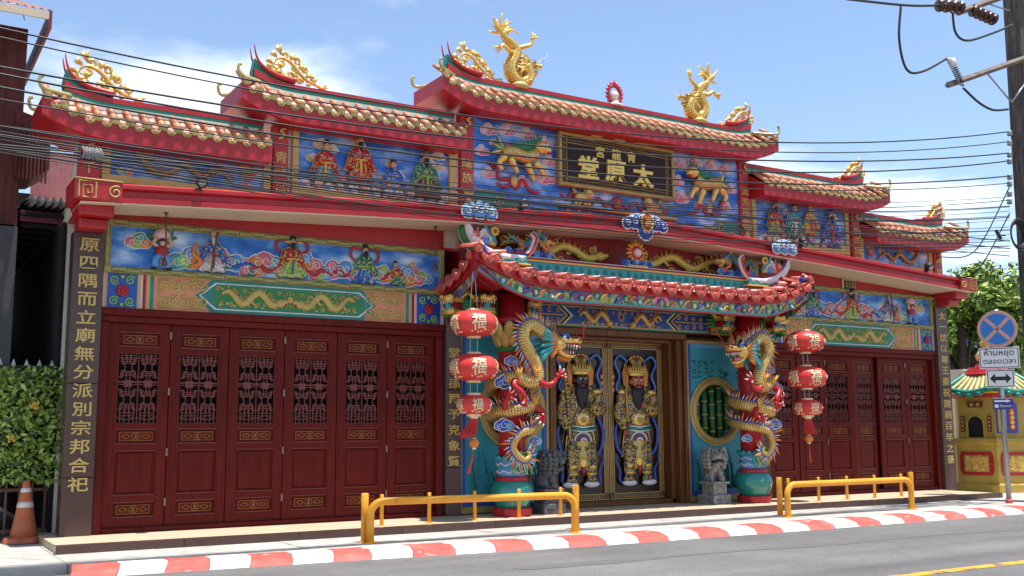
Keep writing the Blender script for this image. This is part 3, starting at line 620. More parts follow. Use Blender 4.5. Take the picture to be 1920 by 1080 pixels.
# ---- long shallow gabled eave
def ez(x): return 4.105+.047*(8.85-abs(x))+.055*(1-(abs(x)/8.85)**2)*.6
b = MB(); prof = [(.0, 0., SOFF), (-.72, .0, CREAM), (-.745, .015, RED), (-.745, .085, RED), (-.70, .105, RED), (-.70, .175, RED), (-.76, .20, RED), (-.76, .245, RED), (-.73, .265, RED), (0.02, .33, RED)]  # the cream strip paints the soffit's sunlit front edge into the colour
xs = [-8.85+17.7*i/24 for i in range(25)]
for i in range(24):
    for k in range(len(prof)-1):
        q = [(xs[i], prof[k][0], ez(xs[i])+prof[k][1]), (xs[i+1], prof[k][0], ez(xs[i+1])+prof[k][1]), (xs[i+1], prof[k+1][0], ez(xs[i+1])+prof[k+1][1]), (xs[i], prof[k+1][0], ez(xs[i])+prof[k+1][1])]
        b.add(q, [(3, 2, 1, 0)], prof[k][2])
for xx in (-8.85, 8.85): b.add([(xx, p[0], ez(xx)+p[1]) for p in prof], [tuple(range(len(prof)))], RED)
eave = b.build('eave', temple)
for s_ in (-1, 1):    # red frieze between murals and soffit
    n = 12; b = MB()
    for i in range(n):
        xa, xb = s_*(3.40+5.02*i/n), s_*(3.40+5.02*(i+1)/n)
        b.add([(xa, -.012, 4.075), (xb, -.012, 4.075), (xb, -.012, ez(xb)-.002), (xa, -.012, ez(xa)-.002)], [(0, 1, 2, 3) if s_ > 0 else (3, 2, 1, 0)], RED)
    b.build('red_frieze', temple)
for s_ in (-1, 1):          # carved blocks that end the eave, and the stepped brackets below them
    e = empty('eave_end', (s_*8.62, -.6, 4.1), parent=temple)
    def blk(b):
        a, c = sorted((s_*8.36, s_*8.93)); b.bbox(a, c, -.80, -.1, 4.14, 4.41, RED, .02)
        a, c = sorted((s_*8.42, s_*8.84)); b.bbox(a, c, -.62, -.08, 3.99, 4.138, RED, .02); b.bbox(a+.04, c-.04, -.42, -.08, 3.86, 3.988, RED, .02)
    rel(e, 'block', blk)
    def key(b):
        cx, cz = s_*8.78, 4.27
        k = [(-.1, -.1), (-.1, .1), (.1, .1), (.1, -.1), (-.05, -.1), (-.05, .05), (.05, .05), (.05, -.045), (0, -.045), (0, 0)]
        b.tube([(cx+p[0], -.802, cz+p[1]) for p in k], .011, OCHRE, 4, smooth=False)
        b.tube(spiral(s_*8.45, 4.26, .085, .02, 1, -1.4*s_, 20, -.802), .011, OCHRE, 5)
        b.tube([(s_*8.37, -.802, 4.40), (s_*8.92, -.802, 4.40)], .009, OCHRE, 4)
    rel(e, 'gold_scroll', key)
def cloud_plaque(x, sc, seal=False):
    p = empty('cloud_plaque', (x, -.80, ez(x)+.16), parent=temple)
    def f(b):
        z = ez(x)+.16
        for dx, dz, r in ((0, .03, .13), (-.2, .0, .10), (.2, .0, .10), (-.1, .05, .09), (.1, .05, .09)) + (((.33, -.03, .08), (-.33, -.03, .08), (0, -.12, .13)) if seal else ()):
            px, pz, rr = x+dx*sc, z+dz*sc, r*sc
            o = [(px+rr*math.cos(a*PI/8), pz+rr*math.sin(a*PI/8)) for a in range(16)]
            b.dome(o, -.79, .04, BLUEL if not seal else BLUE, WHITE, .022); b.tube(spiral(px, pz, rr*.6, rr*.12, 1, 1.2, 12, -.842), .011, WHITE, 5)
        if seal:
            b.ell((x, -.83, z), (.12, .05, .15), RED); b.tube([(x+.12*math.cos(a*PI/8), -.85, z+.15*math.sin(a*PI/8)) for a in range(17)], .015, YELL, 5)
            b.glyph('壽', x, z, .17, -.876, YELL, .012)
    rel(p, 'relief', f)
cloud_plaque(-3.2, 1.0); cloud_plaque(0, 1.15, True); cloud_plaque(3.25, 1.0)
# ---- upper pilasters
def vase(b, x, z, h, y):
    b.M = None
    b.lathe([(.03, 0), (.05, .05*h), (.03, .2*h), (.065, .42*h), (.06, .5*h), (.03, .6*h), (.05, .66*h)], (x, y, z), GOLDP, 12)
    for a in (-.6, -.2, .2, .6): b.tube([(x, y, z+.6*h), (x+a*.12, y-.02, z+.82*h), (x+a*.2, y-.01, z+h)], [.02, .025, .004], GOLDP, 5)
def pilaster(xc, wd, ztop, txt, zc0, cs, vz=False):
    p = empty('pilaster', (xc, 0, 4.3), parent=temple)
    zb = ez(xc)+.25
    rel(p, 'shaft', lambda b: b.bbox(xc-wd/2, xc+wd/2, -.07, .1, zb, ztop, RED, .01))
    for i, ch in enumerate(txt): rel(p, 'gold_character', lambda b: b.glyph(ch, xc, zc0-i*cs*1.12, cs, -.07, GOLDP, .012, 1.05, .9))
    def ins(b):
        b.tube(smooth([(xc-.05, -.085, ztop-.22), (xc+.04, -.1, ztop-.16), (xc-.02, -.1, ztop-.10), (xc+.05, -.09, ztop-.05)], 4), .022, GOLDP, 5)
    rel(p, 'gold_knot', ins)
    if vz:
        b = MB(); vase(b, 0, zb-4.3+.03, .42, -.09); b.build('gold_vase', p)
pilaster(-8.66, .27, 5.1, '頌千秋', 4.93, .19); pilaster(8.66, .27, 5.1, '蘭第', 4.82, .18)
pilaster(-6.08, .22, 5.68, '青龍宮廟', 5.20, .19); pilaster(6.08, .22, 5.68, '德澤綿長', 5.30, .19)
pilaster(-3.01, .235, 6.32, '隆族', 5.50, .20, True); pilaster(3.01, .235, 6.32, '流芳百世', 5.75, .18, True)
# ---- upper murals
def murals_upper():
    for s_ in (-1, 1):
        x0, x1 = sorted((s_*6.21, s_*8.50)); m_, ox, oz = mural_box(x0, x1, 4.56, 5.15, .11)
        X = lambda u: s_*(8.50-u)
        rel(m_, 'dragon_relief', lambda b: wyrm(b, [(X(1.75), 4.76), (X(1.5), 4.9), (X(1.3), 4.78), (X(1.08), 4.92), (X(.85), 4.77), (X(.62), 4.80), (X(.5), 4.95)], .042, -.004, GOLDD, spike=ORNG))
        for i, u in enumerate((.3, .55, .8, 1.05, 1.3, 1.6, 1.9, 1.95)):
            rel(m_, 'cloud_relief', lambda b: cloud(b, X(u), 4.74+.24*(i % 2)+.03*math.sin(i), .13, CCOL[i:]+CCOL[:i], -.004, n=3))
        rel(m_, 'flame_relief', lambda b: [b.cone((X(1.95), -.03, 4.9), (X(1.95)+.13*math.cos(a*PI/5), -.03, 4.9+.13*math.sin(a*PI/5)), .03, ORNG, 5) for a in range(10)])
    # four-figure panels
    for s_ in (-1, 1):
        x0, x1 = sorted((s_*3.22, s_*5.90)); m_, ox, oz = mural_box(x0, x1, 4.70 if s_ < 0 else 4.76, 5.74, .10)
        rnd = random.Random(3+s_)
        for i in range(16):
            xx = x0+.25+(x1-x0-.5)*rnd.random(); zz = 4.98+.62*rnd.random()
            rel(m_, 'cloud_relief', lambda b: cloud(b, xx, zz, .11+.05*rnd.random(), [OCHRE, CREAM], -.004, rim=WHITE, n=4))
        for i in range(20):
            xx = x0+.2+(x1-x0-.4)*i/19; zz = 4.85+.07*math.sin(i*2.1)
            rel(m_, 'cloud_relief', lambda b: cloud(b, xx, zz, .17, [CREAM, WHITE, OCHRE] if i % 3 else [BLUEL, WHITE], -.004, rim=OCHRE if i % 3 else WHITE, n=4))
        if s_ < 0:
            figs = [(-5.42, 4.92, .62, RRED, RTUR, YELL, BLACK, None), (-4.84, 5.00, .70, RRED, RRED, YELL, BLACK, BLACK), (-4.28, 4.80, .60, RBLU, RPAL, BLUEL, BLACK, None), (-3.72, 4.86, .74, RGRN, BROWN, LIME, BROWN, BLACK)]
        else:
            figs = [(3.80, 5.0, .64, RRED, RLIM, OCHRE, BLACK, BLACK), (4.28, 4.96, .70, RTUR, RGRN, WHITE, BLACK, None), (4.78, 5.08, .60, RYEL, RYEL, RED, ORNG, None), (5.32, 4.88, .74, RBLU, RBLU, RED, BLUE, BLACK)]
        for (x, z, h, r, i_, t, hat, bd) in figs:
            rel(m_, 'robed_figure', lambda b: robed(b, x, z, h, r, i_, t, -.03, hat=hat, beard=bd, sash=t, lean=random.uniform(-.08, .08)))
        for k in range(6):
            xx = x0+.4+(x1-x0-.8)*k/5
            rel(m_, 'peony_relief', lambda b: (flower(b, xx, 4.90+.1*(k % 2), .07, -.05, PINK if k % 2 else PINKW), b.dome([(xx-.12, 4.84), (xx-.03, 4.88), (xx-.1, 4.92)], -.04, .02, GREEN), b.dome([(xx+.12, 4.86), (xx+.03, 4.9), (xx+.1, 4.95)], -.04, .02, GREEN)))
    # central wall
    m_ = empty('mural', (0, 0, 5.5), parent=temple)
    rel(m_, 'painted_ground', lambda b: b.box(-2.89, 2.89, -.004, .018, 4.6, 6.5, MSKY))
    def qilin(b, cx, cz, s_, sc):
        y = -.09
        b.tube(smooth([(cx-s_*.40*sc, y, cz+.02*sc), (cx-s_*.2*sc, y-.03, cz+.06*sc), (cx+s_*.1*sc, y-.04, cz), (cx+s_*.33*sc, y-.04, cz+.10*sc)], 5), [.07*sc, .09*sc, .11*sc]+[.12*sc]*9+[.12*sc, .115*sc, .11*sc, .09*sc], SCALES, 12)
        b.ell((cx+s_*.42*sc, y-.07, cz+.22*sc), (.15*sc, .10*sc, .12*sc), GOLD); b.ell((cx+s_*.52*sc, y-.10, cz+.18*sc), (.10*sc, .08*sc, .075*sc), GOLD); b.ell((cx+s_*.55*sc, y-.12, cz+.12*sc), (.06*sc, .05*sc, .03*sc), RED)
        for e in (-1, 1): b.ell((cx+s_*(.44+e*.035)*sc, y-.16, cz+.26*sc), .022*sc, WHITE, 7, 5)
        for a in range(9): b.cone((cx+s_*(.38-.02*a)*sc, y-.03, cz+(.30-.02*a)*sc), (cx+s_*(.46-.10*a)*sc, y-.05, cz+(.50-.035*a)*sc), .045*sc, TEALG if a % 2 else GREEN, 5)
        for dx, dz, kx, kz in ((.30, -.08, .42, -.2), (.12, -.12, .2, -.30), (-.25, -.06, -.16, -.22), (-.36, -.04, -.50, -.18)):
            b.tube(smooth([(cx+s_*dx*sc, y-.03, cz+dz*sc), (cx+s_*kx*sc, y-.05, cz+kz*sc), (cx+s_*(kx+.06)*sc, y-.05, cz+(kz-.13)*sc)], 4), [.075*sc]*3+[.055*sc]*3+[.045*sc]*2+[.05*sc], GOLD, 8)
        for a in range(7): b.cone((cx-s_*.40*sc, y-.02, cz+.08*sc), (cx-s_*(.52+.03*a)*sc, y-.02, cz+(.40-.07*a)*sc), .05*sc, TEALG if a % 3 else GOLD, 5)
        for a in range(8): b.cone((cx-s_*(.3-.07*a)*sc, y-.02, cz+.15*sc), (cx-s_*(.34-.07*a)*sc, y-.02, cz+.23*sc), .03*sc, ORNG, 4)
    for s_ in (-1, 1):
        rel(m_, 'mythic_beast', lambda b: qilin(b, s_*2.02, 5.74, -s_, .88))
        for i, (dx, dz, sc) in enumerate(((-.55, .42, .20), (-.2, .46, .2), (.18, .46, .22), (.52, .36, .22), (.62, .05, .2), (.55, -.25, .24), (.1, -.36, .17), (-.55, -.3, .18), (-.68, .05, .18), (-.45, .22, .12))):
            rel(m_, 'cloud_relief', lambda b: cloud(b, s_*(2.02-dx), 5.72+dz, sc, [PINK, PINKW], -.004, rim=WHITE, n=4, flip=s_))
        rel(m_, 'ribbon_relief', lambda b: (ribbon(b, [(s_*2.62, 5.62), (s_*2.45, 5.5), (s_*2.4, 5.35), (s_*2.2, 5.36), (s_*2.05, 5.26), (s_*1.95, 5.38), (s_*1.8, 5.22), (s_*1.6, 5.2)], .035, -.02, RED), ribbon(b, [(s_*2.45, 5.28), (s_*2.3, 5.22), (s_*2.15, 5.28), (s_*2.05, 5.18)], .03, -.02, RED), b.ell((s_*2.12, -.05, 5.33), (.07, .04, .1), GOLDP)))
        def gc(b):
            pts = [(s_*2.88, 4.6), (s_*2.88, 5.12), (s_*2.30, 5.12), (s_*2.28, 4.98), (s_*2.02, 4.98), (s_*2.0, 4.88), (s_*1.75, 4.88), (s_*1.75, 4.94), (s_*1.45, 4.94), (s_*1.43, 4.6)]
            b.plate(pts, -.03, -.004, TURQ if False else TEALG); b.tube([(p[0], -.032, p[1]) for p in pts[1:-1]], .014, OCHRE, 5, smooth=False)
            for cx, cz, r in ((2.42, 4.98, .10), (2.14, 4.88, .07), (1.62, 4.84, .07), (2.68, 4.86, .08)): b.tube(spiral(s_*cx, cz, r, .02, 0, 1.3*s_, 16, -.036), .013, OCHRE, 5)
        rel(m_, 'green_cloud_border', gc)
        def lionet(b):
            cx, cz = s_*.78, 5.20
            b.ell((cx, -.06, cz), (.14, .07, .10), GOLDP); b.ell((cx-s_*.13, -.09, cz+.07), (.085, .07, .085), GOLDP); b.ell((cx-s_*.17, -.14, cz+.05), (.04, .04, .035), GOLD)
            for a in range(8): b.ell((cx-s_*.12+.085*math.cos(a*PI/4), -.075, cz+.07+.085*math.sin(a*PI/4)), .03, GOLDD, 6, 5)
            for dx in (-.12, -.05, .06, .13): b.tube([(cx+dx, -.07, cz-.03), (cx+dx*1.15, -.08, cz-.15)], [.04, .032], GOLDP, 7)
            b.cone((cx+s_*.12, -.06, cz+.06), (cx+s_*.2, -.06, cz+.2), .05, GOLDD, 6)
        rel(m_, 'lion_relief', lionet)
        rel(m_, 'ribbon_relief', lambda b: ribbon(b, [(s_*1.2, 5.25), (s_*1.05, 5.15), (s_*.95, 5.25), (s_*.6, 5.12), (s_*.4, 5.24), (s_*.25, 5.12), (s_*.1, 5.2)], .032, -.02, RED))
    rel(m_, 'ball_relief', lambda b: (flower(b, 0, 5.19, .13, -.02, RED, GOLDP, 9)))
    rel(m_, 'gold_ledge', lambda b: (b.bbox(-1.30, 1.30, -.12, 0, 5.0, 5.055, GOLDD, .01), b.box(-1.2, 1.2, -.03, 0, 4.88, 5.0, BLUE), [b.tube(spiral(-1.05+.233*i, 4.94, .05, .01, i, 1.4, 14, -.035), .01, OCHRE, 5) for i in range(10)]))
murals_upper()
# ---- name board
sign = empty('name_board', (0, -.1, 5.83), parent=temple)
PLUM = mat('plum_lacquer', (.034, .018, .017), .6, var=.15, spec=.2)
def brd(b):
    b.box(-1.24, 1.22, -.09, -.02, 5.39, 6.27, PLUM)
rel(sign, 'board', brd)
def brf(b):
    for a in ((-1.27, 1.25, 6.24, 6.30), (-1.27, 1.25, 5.36, 5.42), (-1.27, -1.21, 5.42, 6.24), (1.19, 1.25, 5.42, 6.24)): b.bbox(a[0], a[1], -.14, -.02, a[2], a[3], GOLDD, .015)
    for a in ((-1.19, 1.17, 6.12, 6.13), (-1.19, 1.17, 5.53, 5.54), (-1.10, -1.09, 5.45, 6.2), (1.07, 1.08, 5.45, 6.2), (-1.19, 1.17, 6.215, 6.222), (-1.19, 1.17, 5.435, 5.442)): b.box(a[0], a[1], -.096, -.088, a[2], a[3], GOLDD)
    for i in range(44):
        x = -1.14+i*.0525
        for z in (6.172, 5.488): b.tube(spiral(x, z, .022, .006, i, 1.2, 8, -.093), .005, GOLDD, 4)
    for i in range(11):
        for x in (-1.145, 1.12): b.tube(spiral(x, 5.58+i*.052, .022, .006, i, 1.2, 8, -.093), .005, GOLDD, 4)
rel(sign, 'gilt_border', brf)
def brc_big(b, ch, x): b.glyph('B'+ch, x, 5.735, .45, -.09, YGLD, .035, 1, .92)
def brc_small(b, ch, x): b.glyph(ch, x, 6.045, .205, -.09, YGLD, .02)
YGLD = mat('yellow_gilding', (.78, .58, .13), .4, .1, var=.06)
for ch, x in zip('堂原太', (-.66, -.08, .53)): rel(sign, 'gold_character', lambda b: brc_big(b, ch, x))
for ch, x in zip('宮龍青', (-.40, -.05, .28)): rel(sign, 'gold_character', lambda b: brc_small(b, ch, x))
rel(sign, 'gold_swag', lambda b: [b.tube(smooth([(x-.18, -.12, 6.36), (x, -.16, 6.30), (x+.18, -.12, 6.36)], 5), [.02+.03*math.sin(PI*i/10) for i in range(11)], GOLDD, 6) for x in (-.5, 0, .5)])
# ---- stepped tiled roofs
def cyl_tile(r, ln, mt):
    b = MB(); n = 7; v = []; 
    for k, rr in ((0, r*1.08), (1, r*.92)):
        for i in range(n+1): a = PI*i/n; v.append((rr*math.cos(a), k*ln, rr*math.sin(a)))
    f = [(i, i+1, n+2+i, n+1+i) for i in range(n)]; f.append(tuple(range(n, -1, -1))); b.add(v, f, mt, True); return b
CT = mesh_of(cyl_tile(.052, .27, TERRA), 'cover_tile')
def pan_tile():
    b = MB(); v = []
    for k in (0, 1):
        for i in range(5): t = i/4*2-1; v.append((t*.075, k*.27, .022*t*t-.03+(.012 if k == 0 else 0)))
    v += [(p[0], p[1], p[2]-.015) for p in v[:5]]
    b.add(v, [(i, i+1, 6+i, 5+i) for i in range(4)]+[(10+i, 11+i, i+1, i) for i in range(4)], TERRP, True); return mesh_of(b, 'pan_tile')
PT = pan_tile()
def cap_mesh(r, mt):
    b = MB(); b.lathe([(r, -.03), (r, .015), (r*.9, .022), (r*.8, .014), (r*.62, .014), (r*.55, .022), (r*.2, .02), (r*.1, .028)], (0, 0, 0), mt, 16, 'y', False); return mesh_of(b, 'tile_end')
CAP = cap_mesh(.054, GLAZE)
def drip_mesh(wd, h, mt):
    b = MB(); pts = [(-wd, 0), (-wd*.94, -h*.45), (-wd*.55, -h*.82), (0, -h), (wd*.55, -h*.82), (wd*.94, -h*.45), (wd, 0), (wd*.5, -.018), (0, -.026), (-wd*.5, -.018)]
    b.plate(pts, -.02, .01, mt, .012); b.lathe([(h*.28, 0), (h*.28, .03), (h*.2, .034)], (0, 0, -h*.45), mt, 8, 'y'); return mesh_of(b, 'drip_tile')
DRIP = drip_mesh(.070, .080, GLAZE)
RW = mat('roof_mortar', (.62, .59, .53), .7, var=.15)
RIDGG = mat('ridge_green', (.01, .22, .15), .4, var=.12)
RY0, RYR = -.40, .12        # eave line and ridge line
def roof(xa, xb, z, upl, upr):
    """xa..xb eave ends, z drip height, upl/upr: does that end turn up"""
    r = empty('roof', ((xa+xb)/2, RYR, z), parent=temple); ox = r.location.x
    def up(x):
        o = 0
        if upl and x < xa+.95: o = max(o, ((xa+.95-x)/.95)**2.2)
        if upr and x > xb-.95: o = max(o, ((x-xb+.95)/.95)**2.2)
        return o
    U = lambda x: .24*up(x)
    n = max(3, round((xb-xa-.12)/.208)); sp = (xb-xa-.12)/n; ang = math.atan2(.25, .39)
    for i in range(n+1):
        x = xa+.06+sp*i; zo = z+.085+U(x); tilt = 0
        for k in range(2):
            inst(CT, 'cover_tile', r, (x-ox+random.uniform(-.004, .004), RY0+k*.22*math.cos(ang)-RYR, zo-z+k*.22*math.sin(ang)+k*.004), (ang+random.uniform(-.02, .02), random.uniform(-.03, .03), random.uniform(-.02, .02)))
        inst(CAP, 'tile_end', r, (x-ox, RY0-RYR, zo+.012-z))
        if i < n:
            xm = x+sp/2; zo = z+.085+U(xm)
            for k in range(2): inst(PT, 'pan_tile', r, (xm-ox, RY0+k*.22*math.cos(ang)-RYR, zo-z+k*.22*math.sin(ang)+k*.006), (ang+random.uniform(-.015, .015), random.uniform(-.03, .03), 0))
            inst(DRIP, 'drip_tile', r, (xm-ox, RY0-.008-RYR, zo-.02-z+random.uniform(-.005, .005)), (random.uniform(-.08, .08), random.uniform(-.06, .06), 0))
    b = MB(); b.M = Matrix.Translation((-ox, -RYR, -z)); m = 40; X = [xa+(xb-xa)*i/m for i in range(m+1)]
    HX = .36
    def cl(x, j): return min(max(x, xa+HX*upl), xb-HX*upr) if j == 3 else x
    sec = [(RY0+.03, -.185, RED), (RY0, -.17, RED), (RY0, .055, RED), (RYR, .34, TERRP), (2*RYR-RY0, .055, RED), (2*RYR-RY0, -.17, CREAM)]
    for i in range(m):
        for k in range(len(sec)):
            p, q = sec[k], sec[(k+1) % len(sec)]
            u0, u1 = U(X[i]), U(X[i+1])
            f0 = .75*u0 if k == 2 else u0; 
            def zz(j, u): return z+sec[j][1]+(u*(.6 if j == 3 else 1))
            kk = (k+1) % len(sec)
            b.add([(cl(X[i], k), p[0], zz(k, u0)), (cl(X[i+1], k), p[0], zz(k, u1)), (cl(X[i+1], kk), q[0], zz(kk, u1)), (cl(X[i], kk), q[0], zz(kk, u0))], [(3, 2, 1, 0)], RED if k == 5 else p[2])
    for xx, ff in ((xa, 1), (xb, -1)):
        v = [(cl(xx, j), p[0], z+p[1]+U(xx)*(.6 if j == 3 else 1)) for j, p in enumerate(sec)]; b.add(v, [(0, 1, 2, 4, 5)[::ff]], RED); b.add(v, [(2, 3, 4)[::ff]], TERRP if (upl if ff > 0 else upr) else RED)
    b.build('eave_board', r)
    # white capping, green band and red crest, swept up at the free ends
    def crest(b, za, zb, yh, mt, amp, ext):
        m = 48; X = [xa+(.30*upl)+(xb-xa-.30*upl-.30*upr)*i/m for i in range(m+1)]
        v = []
        for xx in X:
            u = up(min(max(xx, xa), xb)) + (max(0, xa-xx)+max(0, xx-xb))*1.5
            for yy, zz in ((-yh, za), (-yh, zb), (yh, zb), (yh, za)): v.append((xx, RYR+yy, z+zz+u*amp*(1 if zz == zb else .72)))
        f = [(4*i+k, 4*i+4+k, 4*i+4+(k+1) % 4, 4*i+(k+1) % 4) for i in range(m) for k in range(4)]+[(0, 1, 2, 3), (4*m+3, 4*m+2, 4*m+1, 4*m)]
        b.add(v, [g[::-1] for g in f], mt)
    b = MB(); b.M = Matrix.Translation((-ox, -RYR, -z)); crest(b, .325, .395, .13, RW, .20, 0); b.build('mortar_capping', r)
    b = MB(); b.M = Matrix.Translation((-ox, -RYR, -z)); crest(b, .395, .452, .10, RIDGG, .30, -.06); b.build('green_band', r)
    b = MB(); b.M = Matrix.Translation((-ox, -RYR, -z)); crest(b, .452, .52, .115, RED, .34, -.04)
    for e, fl, on in ((xa, -1, upl), (xb, 1, upr)):
        if on:
            for yy in (-.10, .10):
                zz = z+.49+.34*up(e-fl*.3); x_ = e-fl*.30
                q = smooth([(x_-fl*.62, RYR+yy, zz-.06), (x_-fl*.32, RYR+yy, zz-.01), (x_-fl*.12, RYR+yy, zz+.09), (x_-fl*.03, RYR+yy, zz+.22), (x_+fl*.01, RYR+yy, zz+.40)], 6); b.tube(q, taper(len(q), .05, .005), RED, 8)
            zz = z+.49+.34*up(e-fl*.3); x_ = e-fl*.30; b.plate([(x_+fl*px, zz+pz_) for px, pz_ in ((-.62, -.09), (-.02, -.13), (.02, .0), (-.02, .20), (-.10, .09), (-.30, -.01))], RYR-.07, RYR+.07, RIDGG)
            continue
            for yy in (-.11, .11):
                zz = z+.56+.34*up(e); x_ = e-fl*.12
                b.tube(smooth([(x_-fl*.16, RYR+yy, zz-.16), (x_, RYR+yy, zz-.02), (x_+fl*.07, RYR+yy, zz+.10), (x_+fl*.10, RYR+yy, zz+.27)], 5), taper(16, .05, .006), RED, 6)
    b.build('red_crest', r)
    for e, fl, on in ((xa, -1, upl), (xb, 1, upr)):
        if on:
            for sy in (-1, 1):
                b = MB(); b.M = Matrix.Translation((-ox, -RYR, -z)); zz = z+.30; yy = RYR+sy*(RYR-RY0-.02)
                b.tube(smooth([(e-fl*.36, RYR+sy*.18, z+.44), (e-fl*.14, yy-sy*.08, zz+.09), (e+fl*.0, yy, zz+.10), (e+fl*.045, yy, zz+.19), (e+fl*.03, yy, zz+.26), (e+fl*.0, yy, zz+.235)], 5), taper(26, .04, .014), GLAZE, 7)
                b.build('corner_finial', r)
    return r
roof(-3.62, 3.62, 6.485, True, True)
roof(-6.78, -3.20, 5.82, True, False); roof(3.20, 6.78, 5.82, False, True)
roof(-9.30, -6.32, 5.20, True, False); roof(6.32, 9.30, 5.20, False, True)
# ================================================================== ENTRANCE BAY
TQW = ramp_mat('turquoise_wall', [(.2, (.02, .16, .22)), (.5, (.04, .30, .38)), (.8, (.12, .42, .52))], scale=.9, rough=.5, detail=3, stretch=(1, 1, .6))
INKG = mat('painted_bamboo', (.008, .075, .05), .55, var=.1)
def side_wall(s_):
    w_ = empty('side_wall', (s_*2.3, 0, 0), parent=temple)
    def bx(b, x0, x1, y0, y1, z0, z1, mt): a, c = sorted((s_*x0, s_*x1)); b.box(a, c, y0, y1, z0, z1, mt)
    def base(b):       # wall with a round opening
        n = 40; cx, cz, r = s_*2.15, 1.60, .49; a, c = sorted((s_*1.58, s_*3.02))
        ring = [(cx+r*math.cos(2*PI*i/n), cz+r*math.sin(2*PI*i/n)) for i in range(n)]
        def edge(x, z):
            dx, dz = x-cx, z-cz; t = 1e9
            if dx > 1e-9: t = min(t, (c-cx)/dx)
            if dx < -1e-9: t = min(t, (a-cx)/dx)
            if dz > 1e-9: t = min(t, (2.74-cz)/dz)
            if dz < -1e-9: t = min(t, (.2-cz)/dz)
            return (cx+dx*t, cz+dz*t)
        v = []; 
        for x, z in ring: e = edge(x, z); v += [(x, 0, z), (e[0], 0, e[1]), (x, .15, z)]
        f = []
        for i in range(n): j = (i+1) % n; f += [(3*i, 3*j, 3*j+1, 3*i+1), (3*i, 3*i+2, 3*j+2, 3*j)]
        b.add(v, f, TQW)
        for (ex, ez_) in ((a, 2.74), (c, 2.74), (a, .2), (c, .2)):     # corner fillers
            i = min(range(n), key=lambda k: abs(math.atan2(ez_-cz, ex-cx)-math.atan2(ring[k][1]-cz, ring[k][0]-cx)))
            for i in range(n):
                e0, e1 = v[3*i+1], v[3*((i+1) % n)+1]
                if abs(e0[0]-e1[0]) > 1e-4 and abs(e0[2]-e1[2]) > 1e-4 and abs(e0[0]-ex)+abs(e1[0]-ex) < 1.2 and abs(e0[2]-ez_)+abs(e1[2]-ez_) < 1.2: b.add([e0, e1, (ex, 0, ez_)], [(0, 1, 2)], TQW)
    rel(w_, 'painted_wall', base)
    def fr(b):
        bx(b, 1.47, 1.52, -.03, .1, .02, 2.86, GOLDD); bx(b, 1.52, 1.58, -.02, .1, .10, 2.80, BLUE); bx(b, 3.02, 3.08, -.02, .1, .10, 2.80, BLUE); bx(b, 3.08, 3.128, -.03, .1, .02, 2.86, GOLDD)
        bx(b, 1.58, 3.02, -.02, .1, .12, .2, BLUE); bx(b, 1.58, 3.02, -.02, .1, 2.74, 2.80, BLUEL); bx(b, 1.52, 3.08, -.03, .1, .02, .118, GOLDD); bx(b, 1.52, 3.08, -.05, .1, 2.803, 2.86, GOLDD)
    rel(w_, 'border', fr)
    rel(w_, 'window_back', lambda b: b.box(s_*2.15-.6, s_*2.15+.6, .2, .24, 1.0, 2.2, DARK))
    rel(w_, 'ring_frame', lambda b: (b.tube([(s_*2.15+.535*math.cos(a*PI/24), -.03, 1.6+.535*math.sin(a*PI/24)) for a in range(49)], .06, GOLDD, 10), b.tube([(s_*2.15+.59*math.cos(a*PI/24), -.02, 1.6+.59*math.sin(a*PI/24)) for a in range(49)], .025, OCHRE, 8)))
    BAMB = mat('bamboo_green', (.02, .13, .035), .35, var=.25, nscale=5)
    for k in range(5):
        x = s_*2.15-.36+.18*k; hh = math.sqrt(max(.02, .5**2-(.36-.18*k)**2))+.05
        def bam(b):
            b.tube([(x, .09, 1.6-hh), (x, .09, 1.6+hh)], .055, BAMB, 10)
            for j in range(4):
                z = 1.6-.36+.24*j+.06*(k % 2)
                if abs(z-1.6) < hh: b.lathe([(.057, -.015), (.068, 0), (.057, .015)], (x, .09, z), GOLDD, 10)
        rel(w_, 'bamboo_pole', bam)
    def leaves(b):
        rnd = random.Random(11)
        for st in range(4):
            x0 = s_*(1.75+.33*st)+rnd.uniform(-.05, .05); top = 2.30+.35*rnd.random()
            for (za, zb) in ((2.18, top), ):
                b.tube([(x0, -.003, za), (x0+rnd.uniform(-.08, .08), -.003, zb)], .006, INKG, 4)
                for j in range(9):
                    z = za+(zb-za)*j/8; sg = 1 if j % 2 else -1; ln = .10+.07*rnd.random(); dz = rnd.uniform(-.02, .09)
                    b.plate([(x0, z), (x0+sg*ln*.5, z+dz*.5+.014), (x0+sg*ln, z+dz), (x0+sg*ln*.5, z+dz*.5-.012)], -.005, .0, INKG)
        for j in range(26):     # plants low on the wall
            x0 = s_*rnd.uniform(1.65, 2.95); z0 = .22; h = rnd.uniform(.2, .75); ln = rnd.uniform(-.15, .15)
            b.tube(smooth([(x0, -.003, z0), (x0+ln*.4, -.003, z0+h*.6), (x0+ln, -.003, z0+h)], 3), [.014]*3+[.012]*3+[.003], INKG if j % 3 else TEALG, 4)
        for j in range(16):
            x0 = s_*(1.68+rnd.uniform(0, .28)); z0 = rnd.uniform(.5, 1.0); b.ell((x0, -.006, z0), (.014, .006, .014), PINK, 6, 4)
    rel(w_, 'plant_painting', leaves)['kind'] = 'stuff'
side_wall(-1); side_wall(1)
b = MB()
for s_ in (-1, 1):
    for x0, x1, y0, y1 in ((1.40, 1.468, -.06, .5), (1.30, 1.40, .0, .5), (1.215, 1.30, .12, .5)):
        a, c = sorted((s_*x0, s_*x1)); b.bbox(a, c, y0, y1, .0, 2.86, TEAK, .012)
b.bbox(-1.47, 1.47, -.06, .5, 2.862, 2.975, TEAK, .015); b.bbox(-1.215, 1.215, .10, .5, 2.80, 2.86, TEAK, .01); b.bbox(-1.40, 1.40, .12, .6, .003, .085, TEAK, .01)
